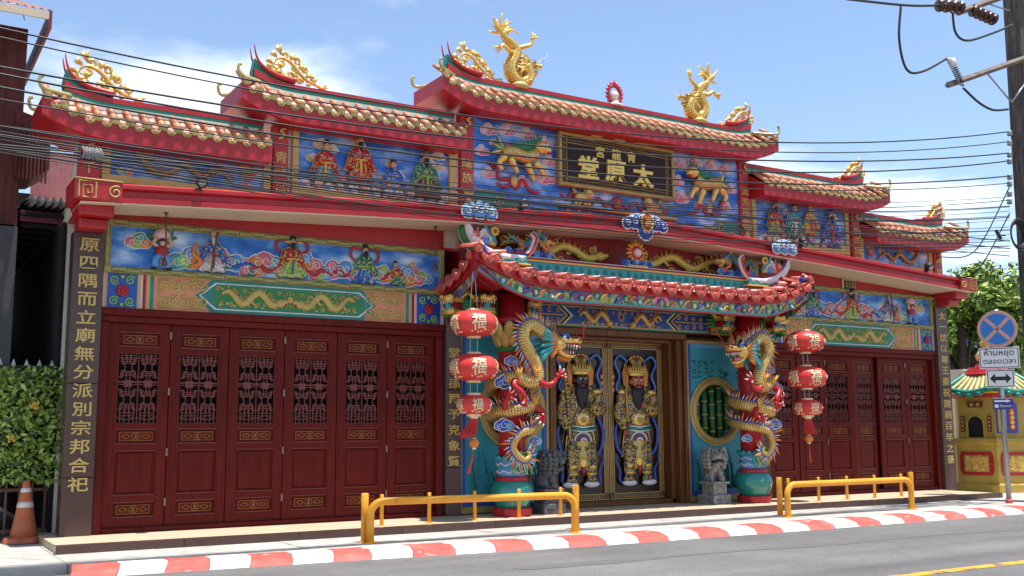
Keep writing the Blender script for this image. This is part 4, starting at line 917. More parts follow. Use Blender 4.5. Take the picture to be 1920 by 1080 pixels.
b.build('door_surround', temple)
def main_leaf(s_):
    d = empty('entrance_door', (s_*.605, .36, 1.44), parent=temple)
    a, c = sorted((s_*.008, s_*1.205))
    rel(d, 'door_board', lambda b: b.box(a, c, .36, .42, .09, 2.80, mat('lacquer_brown', (.022, .007, .005), .3, var=.2, nscale=3)))
    def fr(b):
        for q in ((a, c, .09, .20), (a, c, 2.69, 2.80), (a, a+.10, .20, 2.69), (c-.10, c, .20, 2.69)): b.bbox(q[0], q[1], .335, .37, q[2], q[3], BROWN, .008)
        for q in ((a+.005, c-.005, .095, .105), (a+.09, c-.09, .188, .198), (a+.09, c-.09, 2.692, 2.702), (a+.005, c-.005, 2.785, 2.795)): b.box(q[0], q[1], .330, .345, q[2], q[3], GOLDP)
        for q in ((a+.005, a+.015), (a+.088, a+.098), (c-.098, c-.088), (c-.015, c-.005)): b.box(q[0], q[1], .330, .345, .2, 2.69, GOLDP)
        for i in range(40):
            z = .22+.062*i
            for x in (a+.052, c-.052): b.box(x-.024, x+.024, .331, .345, z, z+.008, GOLDP); b.box(x-.024, x-.016, .331, .345, z, z+.04, GOLDP); b.box(x+.004, x+.012, .331, .345, z+.02, z+.06, GOLDP)
        for i in range(16):
            x = a+.11+.062*i
            for z in (.15, 2.745): b.box(x, x+.008, .331, .345, z-.024, z+.024, GOLDP); b.box(x, x+.04, .331, .345, z-.024, z-.016, GOLDP)
    rel(d, 'key_fret_border', fr)
    def guard(b):
        x, y, fl = s_*.60, .34, s_
        b.M = b.M @ Matrix.Translation((0, .34, 0)) @ Matrix.Diagonal((1.08, .45, 1.02, 1)) @ Matrix.Translation((-s_*.045, -.34, -.01))
        face = SKIND if s_ < 0 else SKINR
        def E(u, z, r, mt, dy=0): b.ell((x+fl*u, y-.10-dy, z), r, mt, 14, 10)
        for sg in (-1, 1):
            E(sg*.20+.02, .37, (.15, .12, .055), WHITE); E(sg*.19, .43, (.11, .10, .08), ORNATE)
            b.tube(smooth([(x+sg*.19, y-.08, .42), (x+sg*.17, y-.10, .72), (x+sg*.13, y-.10, 1.0)], 4), [.085, .09, .10, .11, .12, .13, .13, .14, .14], ORNATE, 12)
            E(sg*.18, .66, (.09, .10, .05), GOLD, .02); E(sg*.17, .54, (.10, .10, .03), GOLD, .02)
        b.dome([(x-.30, .82), (x+.30, .82), (x+.24, 1.20), (x+.15, 1.32), (x-.15, 1.32), (x-.24, 1.20)], y-.02, .13, ORNATE, GOLD, .02)
        b.dome([(x-.10, .60), (x+.10, .60), (x+.12, 1.15), (x-.12, 1.15)], y-.10, .09, GOLDP, BLUE, .015); E(0, .72, (.075, .07, .09), GOLD, .09); b.cone((x, y-.22, .66), (x, y-.2, .48), .05, RED, 8)
        for k, c_ in enumerate((WHITE, TEALG, RED, BLUE, WHITE)): b.tube([(x+.16*math.cos(PI+a*PI/8)*(1-k*.17), y-.19-.012*k, 1.18+.14*math.sin(PI+a*PI/8)*-1*(1-k*.17)-.10) for a in range(9)], .016, c_, 5)
        b.dome([(x-.25, 1.28), (x+.25, 1.28), (x+.28, 1.60), (x+.30, 1.86), (x+.14, 2.0), (x-.14, 2.0), (x-.30, 1.86), (x-.28, 1.60)], y-.02, .15, ORNATE, GOLD, .015)
        E(0, 1.44, (.15, .12, .13), GOLD, .06); E(0, 1.43, (.06, .05, .05), GOLDD, .16); [E(e*.06, 1.49, (.03, .03, .02), WHITE, .16) for e in (-1, 1)]; [E(.13*math.cos(a*.7), 1.44+.12*math.sin(a*.7), (.045, .04, .045), ORNATE, .10) for a in range(9)]
        b.tube([(x-.24, y-.15, 1.30), (x, y-.24, 1.27), (x+.24, y-.15, 1.30)], .035, TEALG, 8); b.tube([(x-.24, y-.16, 1.335), (x, y-.25, 1.305), (x+.24, y-.16, 1.335)], .014, WHITE, 6); b.tube([(x-.24, y-.16, 1.26), (x, y-.25, 1.235), (x+.24, y-.16, 1.26)], .014, WHITE, 6)
        for sg in (-1, 1):
            b.ell((x+sg*.29, y-.11, 1.84), (.12, .11, .11), ORNATE); E(sg*.30*fl, 1.90, (.09, .09, .05), GOLD, .03)
        # near arm holds the weapon, far arm strokes the beard
        b.tube(smooth([(x-.30, y-.12, 1.84), (x-.36, y-.15, 1.55), (x-.27, y-.20, 1.28)], 5), [.11]*4+[.125]*4+[.10]*2+[.07], ORNATE, 10)
        b.tube(smooth([(x+.30, y-.12, 1.84), (x+.34, y-.17, 1.60), (x+.14, y-.26, 1.66)], 5), [.11]*4+[.125]*4+[.09]*2+[.06], ORNATE, 10)
        for hx, hz in ((x-.26, 1.22), (x+.10, 1.68)):
            b.ell((hx, y-.25, hz), (.05, .045, .05), face)
            for k in range(4): b.tube([(hx-.03, y-.28, hz+.03-.02*k), (hx-.065, y-.30, hz+.028-.02*k), (hx-.075, y-.27, hz+.02-.02*k)], [.013, .012, .008], face, 5)
        if s_ > 0: b.tube([(x-.25, y-.28, 1.12), (x-.255, y-.28, 1.40)], .022, BROWN, 7); b.tube([(x-.255, y-.28, 1.40), (x-.27, y-.26, 2.34)], [.028, .010], GOLDD, 6)
        else:
            b.tube(smooth([(x-.27, y-.28, 1.10), (x-.30, y-.28, 1.7), (x-.36, y-.26, 2.26)], 6), [.022, .026, .03]*4+[.02], GOLDD, 7)
            for z in [1.35+.07*i for i in range(13)]: b.lathe([(.03, -.012), (.036, 0), (.03, .012)], (x-.27-.05*(z-1.1), y-.28, z), BROWN, 8)
        # head
        b.ell((x, y-.15, 2.08), (.125, .12, .15), face); b.ell((x, y-.27, 2.07), (.026, .04, .045), face, 8, 6)
        for e in (-1, 1):
            b.ell((x+e*.05, y-.255, 2.115), (.026, .014, .014), WHITE, 8, 5); b.ell((x+e*.05, y-.266, 2.115), .009, BLACK, 6, 4); b.tube([(x+e*.02, y-.268, 2.14), (x+e*.05, y-.268, 2.155), (x+e*.09, y-.25, 2.17)], .010, BLACK, 5)
            b.ell((x+e*.13, y-.13, 2.08), (.025, .03, .045), face, 7, 5)
            b.tube(smooth([(x+e*.015, y-.275, 2.025), (x+e*.06, y-.27, 2.0), (x+e*.09, y-.26, 1.94)], 3), [.012]*4+[.008, .006, .003], BLACK, 5)
        b.ell((x, y-.265, 2.0), (.035, .015, .012), RED, 8, 5)
        b.dome([(x-.12, 2.04), (x-.06, 1.985), (x+.06, 1.985), (x+.12, 2.04), (x+.13, 1.88), (x+.09, 1.70), (x+.0, 1.58), (x-.09, 1.70), (x-.13, 1.88)], y-.17, .10, BLACK)
        # crown
        b.tube([(x+.14*math.cos(PI+a*PI/10), y-.13-.13*math.sin(a*PI/10), 2.21) for a in range(11)], .035, GOLD, 7)
        for a in range(11):
            an = a*PI/10; px, py = x+.16*math.cos(PI+an), y-.13-.12*math.sin(an)
            b.ell((px, py, 2.255), (.03, .03, .035), GOLDP, 7, 5); b.cone((px, py, 2.25), (px+.03*math.cos(PI+an), py, 2.34+.06*math.sin(an)), .024, GOLD, 5)
        for a in range(13): an = a*PI/12; b.tube([(x+.06*math.cos(an), y-.1, 2.30), (x+.10*math.cos(an), y-.12, 2.42+.04*math.sin(an*3)), (x+.14*math.cos(an), y-.11, 2.44+.07*math.sin(an))], .009, GOLDD, 5); b.ell((x+.14*math.cos(an), y-.11, 2.45+.07*math.sin(an)), .02, GOLD if a % 2 else RED, 6, 5)
        for e in (-1, 1): b.dome([(x+e*.15, 2.0), (x+e*.24, 2.04), (x+e*.26, 2.22), (x+e*.20, 2.40), (x+e*.15, 2.25)], y-.03, .06, ORNG, GOLDP, .015)
        for e in (-1, 1):
            q = smooth([(x+e*.16, y-.05, 2.42), (x+e*.32, y-.06, 2.52), (x+e*.42, y-.06, 2.40), (x+e*.33, y-.06, 2.18), (x+e*.40, y-.06, 1.98), (x+e*.30, y-.06, 1.80)], 6)
            b.tube(q, .026, BLUE, 7); b.tube([p+Vector((.0, -.022, .006)) for p in q], .009, BLUEL, 5)
            q = smooth([(x+e*.33, y-.05, 1.48), (x+e*.43, y-.06, 1.25), (x+e*.40, y-.06, .98), (x+e*.30, y-.06, .84)], 6); b.tube(q, .028, BLUE, 7)
            q = smooth([(x+e*.26, y-.05, .36), (x+e*.36, y-.06, .42), (x+e*.35, y-.06, .58), (x+e*.43, y-.06, .74), (x+e*.42, y-.06, .86)], 6); b.tube(q, taper(len(q), .03, .008), BLUE, 7)
        for k in range(3): b.box(s_*.14-.05, s_*.14+.05, .345, .359, 1.90+.11*k, 1.975+.11*k, RED); b.box(s_*.14-.03, s_*.14+.03, .338, .345, 1.915+.11*k, 1.96+.11*k, GOLDP)
    rel(d, 'guardian_relief', guard)
main_leaf(-1); main_leaf(1)
# painted lintel over the entrance
lint = empty('painted_lintel', (0, 0, 3.17), parent=temple)
def lb(b):
    b.box(-3.12, 3.12, -.04, .5, 2.98, 3.36, REDD); b.box(-3.12, 3.12, -.01, .5, 3.36, 4.10, REDD); b.box(-2.02, 2.02, -.06, -.03, 2.985, 3.355, TEALG)
    b.box(-1.98, 1.98, -.066, -.05, 3.01, 3.33, OCHRE); b.box(-1.96, 1.96, -.07, -.05, 3.03, 3.31, BLUE)
    for s_ in (-1, 1):
        for k, m_ in enumerate((TEALG, WHITE, BLACK, OCHRE)):
            for q in (1, -1): b.add([(s_*(.95+.05*k), -.074, 3.17), (s_*(1.13+.05*k), -.074, 3.17+q*.15), (s_*(1.17+.05*k), -.074, 3.17+q*.15), (s_*(.99+.05*k), -.074, 3.17)], [(0, 1, 2, 3) if s_*q < 0 else (3, 2, 1, 0)], m_)
        b.box(min(s_*1.2, s_*1.96), max(s_*1.2, s_*1.96), -.076, -.06, 3.16, 3.18, OCHRE)
        a, c = sorted((s_*2.08, s_*2.62)); b.box(a, c, -.06, -.03, 2.985, 3.355, OCHRE); b.box(a+.03, c-.03, -.066, -.03, 3.01, 3.33, TEALG)
        flower(b, s_*2.35, 3.17, .09, -.066, PINK, RED, 8)
        for k in (-1, 1):
            for j in (-1, 1): b.tube(spiral(s_*2.35+k*.16, 3.17+j*.09, .06, .012, 1, 1.4*k*j, 16, -.068), .009, OCHRE, 5)
rel(lint, 'beam_board', lb)
def lg(b):
    for s_ in ():
        wyrm(b, [(s_*(.88-.075*i), 3.17+.075*math.sin(i*1.3)) for i in range(9)], .045, -.045, GOLDP, spike=GOLDP, k=4)
    for s_ in (-1, 1):
        for k in (-1, 1):
            for i in range(4): b.tube(spiral(s_*(1.3+.17*i), 3.17+k*.075, .05, .01, i, 1.3*k, 14, -.076), .010, OCHRE, 4)
    for i in range(26): b.tube(spiral(-.86+.069*i, 3.17+.10*(-1)**i, .032, .006, i, 1.2*(-1)**i, 9, -.076), .008, GOLDP, 4)
    for i in range(12): a = i*PI/6; b.cone((.04*math.cos(a), -.08, 3.2+.04*math.sin(a)), (.10*math.cos(a), -.08, 3.2+.10*math.sin(a)), .014, GOLDP, 4)
    for i in range(17): b.ell((-.8+.1*i, -.075, 3.06+.015*(i % 2)), (.022, .008, .022), GOLDP, 6, 4)
rel(lint, 'gold_scrollwork', lg)['kind'] = 'stuff'
for s_ in (-1, 1): rel(lint, 'gold_dragon', lambda b: wyrm(b, [(s_*(.88-.075*i), 3.17+.075*math.sin(i*1.3)) for i in range(9)], .045, -.045, GOLDP, spike=GOLDP, k=4))
fz = empty('gilded_frieze', (0, 0, 4.2), parent=temple)
def frz(b):
    n = 14
    for i in range(n):
        xa, xb = -3.12+6.24*i/n, -3.12+6.24*(i+1)/n; b.add([(xa, -.014, 4.10), (xb, -.014, 4.10), (xb, -.014, ez(xb)-.003), (xa, -.014, ez(xa)-.003)], [(0, 1, 2, 3)], REDD)
rel(fz, 'red_board', frz)
def frg(b):
    for s_ in (-1, 1):
        wyrm(b, [(s_*(2.4-.24*i), 4.24+.09*math.sin(i*1.5)) for i in range(9)], .07, -.0, YGLD, spike=GOLDP, k=5)
        for i in range(16): b.tube(spiral(s_*(.4+.16*i), 4.22+.13*math.sin(i*2.2), .085, .015, i, 1.3*(-1)**i, 16, -.03), [.026-.001*k for k in range(17)], YGLD if i % 3 else GOLDP, 5)
rel(fz, 'gold_relief', frg)
# ================================================================== PORCH ROOF
porch = empty('porch_roof', (0, -.6, 3.5), parent=temple)
PX, PYF = 3.50, -1.20
def pz(x): return 3.52+.36*max(0, (abs(x)-1.9)/(PX-1.9))**2.4
def pzs(y): return 3.44+.44*max(0, min(1, (-y)/1.2))**2.0
COV2 = mesh_of(cyl_tile(.064, .62, CORAL), 'cover_tile'); CAP2 = cap_mesh(.074, CORAL); DRIP2 = drip_mesh(.115, .15, CORAL)
n = 22; sp = 2*(PX-.05)/n
for i in range(n+1):
    x = -PX+.05+sp*i; z = pz(x)+.09
    inst(COV2, 'cover_tile', porch, (x, PYF+.6, z-3.5), (.13, 0, 0)); inst(CAP2, 'tile_end', porch, (x, PYF-.005+.6, z+.0-3.5), (.0, 0, 0))
    if i < n: xm = x+sp/2; inst(DRIP2, 'drip_tile', porch, (xm, PYF-.03+.6, pz(xm)+.065-3.5), (-.15, math.atan((pz(xm+.05)-pz(xm-.05))/.1)*-1, 0))
for s_ in (-1, 1):
    for k in range(5):
        y = -1.02+.22*k; z = pzs(y)+.09
        inst(COV2, 'cover_tile', porch, (s_*PX, y+.6, z-3.5), (.13, 0, s_*PI/2)); inst(CAP2, 'tile_end', porch, (s_*(PX+.005), y+.6, z-3.5), (0, 0, s_*PI/2)); inst(DRIP2, 'drip_tile', porch, (s_*(PX+.03), y+.11+.6, pzs(y+.11)+.065-3.5), (-.15, 0, s_*PI/2))
def proof(b):      # roof body: red boarding, rising to the ridge
    m = 36
    for i in range(m):
        xa, xb = -PX+2*PX*i/m, -PX+2*PX*(i+1)/m
        r = [(lambda x: (x, PYF+.03, pz(x)-.10)), (lambda x: (x, PYF+.01, pz(x)+.07)), (lambda x: (max(-2.6, min(2.6, x)), -.46, 3.74))]
        p = [f(xa) for f in r]+[f(xb) for f in r]; b.add(p, [(0, 3, 4, 1)], RED); b.add(p, [(1, 4, 5, 2)], CORAL)
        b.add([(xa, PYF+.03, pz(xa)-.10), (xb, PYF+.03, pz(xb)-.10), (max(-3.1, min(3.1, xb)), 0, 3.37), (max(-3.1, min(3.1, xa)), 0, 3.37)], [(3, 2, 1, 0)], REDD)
    for s_ in (-1, 1):
        for k in range(8):
            ya, yb = PYF+.03+1.17*k/8, PYF+.03+1.17*(k+1)/8
            q = [(s_*(PX-.02), ya, pzs(ya)-.10), (s_*(PX-.02), yb, pzs(yb)-.10), (s_*(PX-.02), yb, pzs(yb)+.07), (s_*(PX-.02), ya, pzs(ya)+.07), (s_*2.6, max(-.46, yb), 3.74), (s_*2.6, max(-.46, ya), 3.74)]
            b.add(q, [(0, 1, 2, 3) if s_ < 0 else (3, 2, 1, 0)], RED); b.add(q, [(3, 2, 4, 5) if s_ < 0 else (5, 4, 2, 3)], CORAL)
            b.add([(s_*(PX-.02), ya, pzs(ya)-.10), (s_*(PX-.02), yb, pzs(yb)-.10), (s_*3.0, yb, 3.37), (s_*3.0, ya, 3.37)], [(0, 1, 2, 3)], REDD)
b = MB(); b.M = Matrix.Translation((0, .6, -3.5)); proof(b); b.build('roof_boarding', porch)
VAL = ramp_mat('valance_painting', [(.0, (.02, .16, .13)), (.36, (.03, .26, .20)), (.46, (.55, .42, .08)), (.54, (.04, .12, .40)), (.62, (.45, .05, .04)), (.70, (.03, .30, .16)), (.85, (.45, .50, .42))], 'NOISE', 5.5, .4, detail=1, constant=False)
def valance(b):
    m = 40
    for i in range(m):
        xa, xb = -PX+.08+2*(PX-.08)*i/m, -PX+.08+2*(PX-.08)*(i+1)/m
        lo = lambda x: 3.235+.42*max(0, (abs(x)-2.3)/(PX-2.3))**1.6
        for za, zb, mt, yy in ((-.03, 0, RED, .065), (0, .025, TURQ, .06), (.025, .9, VAL, .07)):
            z0 = lambda x: lo(x)+za; z1 = lambda x: (pz(x)-.10 if zb == .9 else lo(x)+zb)
            b.add([(xa, PYF+yy, z0(xa)), (xb, PYF+yy, z0(xb)), (xb, PYF+yy, z1(xb)), (xa, PYF+yy, z1(xa)), (xa, PYF+yy+.03, z0(xa)), (xb, PYF+yy+.03, z0(xb))], [(0, 1, 2, 3), (4, 5, 1, 0)], mt)
    for s_ in (-1, 1):
        for k in range(8):
            ya, yb = PYF+.08+1.1*k/8, PYF+.08+1.1*(k+1)/8
            lo = lambda y: 3.22+.36*max(0, (-y-.3)/.9)**1.6; X = s_*(PX-.08)
            b.add([(X, ya, lo(ya)), (X, yb, lo(yb)), (X, yb, pzs(yb)-.1), (X, ya, pzs(ya)-.1)], [(0, 1, 2, 3) if s_ < 0 else (3, 2, 1, 0)], VAL)
b = MB(); b.M = Matrix.Translation((0, .6, -3.5)); valance(b); b.build('painted_valance', porch)
def vscroll(b):
    for i in range(22):
        x = -3.0+6.0*i/21; z = 3.33+.02*(-1)**i+.36*max(0, (abs(x)-2.3)/(PX-2.3))**1.9; y = PYF+.058
        b.tube(spiral(x, z, .062, .012, i*2.1, 1.4*(-1)**i, 16, y), .012, (TURQ, LIME, GREEN)[i % 3], 5)
        b.tube(spiral(x, z, .035, .006, i*2.1, 1.2*(-1)**i, 10, y-.012), .008, WHITE, 4)
        b.tube(smooth([(x+.06, y, z-.05), (x+.13, y-.008, z+.03), (x+.22, y, z+.05)], 4), [.006]+[.018]*6+[.006, .004], (YELL, BLUE, ORNG)[i % 3], 5)
    for k in range(9): a = PI*k/8; b.ell((.12*math.cos(a), PYF+.05, 3.34+.10*math.sin(a)), (.035, .02, .055), PINK, 8, 5)
b = MB(); b.M = Matrix.Translation((0, .6, -3.5)); vscroll(b); b.build('carved_scrolls', porch)
def pridge(b):
    b.box(-2.7, 2.9, -.56, -.36, 3.70, 3.93, TURQ); b.box(-2.75, 2.95, -.58, -.34, 3.93, 3.955, YELL); b.box(-2.7, 2.9, -.56, -.36, 3.955, 3.99, REDD); b.box(-2.55, 2.75, -.54, -.38, 3.99, 4.005, WHITE)
    for i in range(34): b.tube(spiral(-2.6+.16*i, 3.85, .05, .008, i, 1.3*(-1)**i, 10, -.563), .008, TEALG, 4)
b = MB(); b.M = Matrix.Translation((0, .6, -3.5)); pridge(b); b.build('ridge', porch)
for s_ in (-1, 1):          # boat-shaped painted ends of the porch ridge
    b = MB(); b.M = Matrix.Translation((0, .6, -3.5)); c = s_*2.72 if s_ < 0 else 2.9
    y = -.62
    q = smooth([(c-s_*.45, y, 3.97), (c-s_*.05, y, 3.94), (c+s_*.30, y, 4.02), (c+s_*.52, y, 4.22), (c+s_*.60, y, 4.42)], 6); m_ = len(q)
    for dy in (-.0, .22): b.tube([p+Vector((0, dy, 0)) for p in q], [.05+.035*math.sin(PI*i/(m_-1)) for i in range(m_)], WHITE, 8)
    b.tube([p+Vector((s_*.03, .11, -.03)) for p in q], [.075]*(m_-1)+[.05], GREEN, 8); b.tube([p+Vector((-s_*.03, -.03, .045)) for p in q], .018, BLUE, 6); b.tube([p+Vector((-s_*.05, -.02, .075)) for p in q], .014, RED, 6)
    q2 = smooth([(c-s_*.45, y-.02, 4.0), (c-s_*.55, y-.02, 4.10), (c-s_*.62, y-.02, 4.28), (c-s_*.55, y-.02, 4.36)], 5); b.tube(q2, .05, WHITE, 7); b.tube([p+Vector((0, -.03, 0)) for p in q2], .03, RED, 6)
    b.bbox(min(c-s_*.45, c+s_*.12), max(c-s_*.45, c+s_*.12), -.68, -.3, 3.86, 3.97, TURQ, .01)
    for k in range(3): b.tube(spiral(c-s_*(.35-.18*k), 3.92, .04, .008, k, 1.3, 10, -.685), .009, WHITE, 4)
    b.bbox(min(c-s_*.5, c+s_*.2), max(c-s_*.5, c+s_*.2), -.70, -.3, 3.83, 3.858, YELL, .005)
    q3 = smooth([(c+s_*.18, -.72, 3.84), (c+s_*.45, -.95, 3.86), (s_*(PX-.12), -1.12, 3.98)], 5); b.tube(q3, [.07]*len(q3), BLUE, 8); b.tube([p+Vector((0, -.05, .03)) for p in q3], .025, WHITE, 6)
    b.tube([p+Vector((0, 0, .06)) for p in q3], .045, CORAL, 10)
    b.build('ridge_end', porch)
for x, y, rz in ((-3.05, -.55, 0), (-3.35, -.35, -1.2), (-2.06, -.30, 0), (2.06, -.30, 0), (3.05, -.55, 0), (3.4, -.3, 1.2)):   # dragon-head brackets under the porch
    d = empty('dragon_head_bracket', (x, y, 3.16), parent=temple, rz=rz)
    b = MB(); b.box(-.13, .13, -.22, .10, .05, .12, GOLD); b.tube([(-.13, -.23, .10), (.13, -.23, .10)], .05, GOLD, 8); b.tube([(-.13, -.2, -.10), (.13, -.2, -.10)], .045, GOLD, 8); b.box(-.12, .12, -.2, .10, -.13, -.07, GOLD); b.box(-.10, .10, -.16, .10, -.07, .05, REDD)
    for sg in (-1, 1): b.ell((sg*.08, -.26, .13), (.035, .03, .03), GOLD, 8, 6); b.tube(smooth([(sg*.13, -.05, .12), (sg*.2, .02, .2), (sg*.18, .08, .28)], 4), taper(9, .04, .01), GOLD, 6)
    b.build('head', d)
    b = MB(); b.ell((0, -.2, -.01), .05, TURQ); b.build('pearl', d)
    b = MB()
    for k in range(6):
        b.cone((-.105+.042*k, -.235, .06), (-.105+.042*k, -.24, .015), .014, WHITE, 5); b.cone((-.105+.042*k, -.22, -.07), (-.105+.042*k, -.225, -.03), .012, WHITE, 5)
    b.build('teeth', d)
    b = MB()
    for k in range(9): a = -.4+k*.35; b.cone((.10*math.cos(a), .02, .02+.10*math.sin(a)), (.27*math.cos(a), .12, .02+.24*math.sin(a)), .05, GREEN if k % 2 else TEALG, 5); b.cone((-.10*math.cos(a), .02, .02+.10*math.sin(a)), (-.27*math.cos(a), .12, .02+.24*math.sin(a)), .05, GREEN, 5)
    for k in range(5): b.ell((-.10+.05*k, -.14, -.15), (.035, .08, .03), GREEN, 6, 5)
    b.build('mane', d)
    b = MB(); b.box(-.09, .09, .10, abs(y)+.0, -.10, .10, RED); b.build('beam_stub', d)
#@@THINGS
# ================================================================== DRAGONS
def dragon_head(b, M, s, C):
    """head looking along +x; C: dict of materials"""
    old = b.M; b.M = (old @ M if old is not None else M) @ Matrix.Scale(s, 4)
    sk, rd = C['skin'], C['mouth']
    b.ell((.0, 0, .02), (.20, .15, .16), sk); b.ell((.18, 0, .10), (.16, .115, .075), sk); b.tube(smooth([(.10, 0, .09), (.30, 0, .11), (.44, 0, .12), (.50, 0, .10)], 4), [.11]*4+[.10]*4+[.085]*4+[.05], sk, 10, sq=(.65, 1))
    b.ell((.45, -.05, .155), (.045, .04, .04), sk, 8, 6); b.ell((.45, .05, .155), (.045, .04, .04), sk, 8, 6)
    b.tube([(.12, 0, .045), (.30, 0, .045), (.47, 0, .06)], [.10, .095, .07], rd, 10, sq=(.3, 1))
    J = [(.02, 0, -.10), (.16, 0, -.17), (.30, 0, -.19), (.38, 0, -.17)]
    b.tube(smooth(J, 4), [.10]*4+[.085]*4+[.065]*4+[.04], sk, 10, sq=(.5, 1)); b.tube([(p[0], 0, p[2]+.045) for p in J], [.08, .075, .06, .03], rd, 8, sq=(.35, 1))
    b.tube(smooth([(.12, 0, -.08), (.26, 0, -.10), (.36, 0, -.06)], 4), [.04]*8+[.015], RED, 7, sq=(.5, 1))
    for sg in (-1, 1):
        for k in range(6):
            x = .16+.06*k; b.cone((x, sg*.075, .03), (x, sg*.08, -.03-(.03 if k == 4 else 0)), .017, C['tooth'], 5)
            if k < 4: b.cone((x, sg*.06, -.14), (x, sg*.065, -.075), .015, C['tooth'], 5)
        b.ell((.13, sg*.115, .135), (.055, .035, .05), C['tooth'], 10, 7); b.ell((.15, sg*.142, .14), (.026, .014, .026), BLACK, 8, 5)
        b.tube(smooth([(.22, sg*.10, .16), (.14, sg*.15, .21), (.02, sg*.15, .20)], 4), taper(9, .03, .012), C['brow'], 6)
        b.tube(smooth([(-.02, sg*.09, .16), (-.16, sg*.13, .28), (-.32, sg*.15, .30), (-.42, sg*.14, .37)], 5), taper(16, .04, .008), C['horn'], 7)
        b.tube(smooth([(.44, sg*.08, .13), (.50, sg*.13, .20), (.47, sg*.15, .34), (.56, sg*.17, .44), (.60, sg*.17, .56)], 5), taper(21, .019, .007), C['whisk'], 6)
        for k in range(11):      # cheek frill
            a = -1.9+k*.34; cx, cz = -.02, -.03
            b.cone((cx+.02*math.cos(a)-.05, sg*.13, cz+.13*math.sin(a)), (cx-.17-.05*math.cos(a*1.3), sg*.19, cz+.27*math.sin(a)), .035, C['frill'], 5)
        for k in range(7):       # mane
            a = -1.6+k*.5; b.tube(smooth([(-.10, sg*.10, .10*math.sin(a)), (-.26, sg*.17, .20*math.sin(a)-.02), (-.36-.05*math.cos(a), sg*.16, .33*math.sin(a)-.06)], 3), [.045]*3+[.035]*3+[.008], C['mane'], 6)
    for k in range(9): b.cone((.05+.033*k, 0, -.20-.005*k), (.02+.03*k, 0, -.31), .028, C['frill'], 5)
    for k in range(5): b.cone((-.02-.05*k, 0, .16), (-.12-.07*k, 0, .30-.02*k), .04, C['mane2'], 6)
    b.M = old
def fins(b, q, rad, out, mt_a, mt_b, ln=.16, step=1):
    n = len(q)
    for i in range(1, n-1, step):
        t = (q[i+1]-q[i-1]).normalized(); o = out(q[i], t); r = rad[i]
        big = i % 3 == 0
        b.cone(q[i]+o*r*.85, q[i]+o*(r+ln*(1.35 if big else .75))-t*ln*.45, .026 if big else .016, mt_a if big else mt_b, 5)
def claw_leg(b, pts, r, mt, clawm, handm):
    q = smooth(pts, 4); b.tube(q, taper(len(q), r, r*.5), mt, 9); e = q[-1]; d = (q[-1]-q[-3]).normalized()
    b.ell(e, r*.75, handm, 9, 6); sdv = d.cross(Vector((0, 1, 0)))
    if sdv.length < .1: sdv = Vector((1, 0, 0))
    sdv.normalize(); u2 = d.cross(sdv)
    for k in range(4):
        a = (k-1.5)*.6; dd = (d*math.cos(a)+sdv*math.sin(a)).normalized()
        if k == 3: dd = (d*.2-sdv*.6+u2*.7).normalized()
        m_ = e+dd*r*1.7+u2*r*.3; b.tube([e, e+dd*r*.9+u2*r*.35, m_], [r*.42, r*.38, r*.28], handm, 6); b.cone(m_, m_+dd*r*.9-u2*r*.5, r*.25, clawm, 5)
CD = dict(skin=GOLD, mouth=RED, tooth=WHITE, brow=BLUE, horn=STONE, whisk=RED, frill=ORNG, mane=TURQ, mane2=STONE)
CG = {k: GOLD for k in CD}
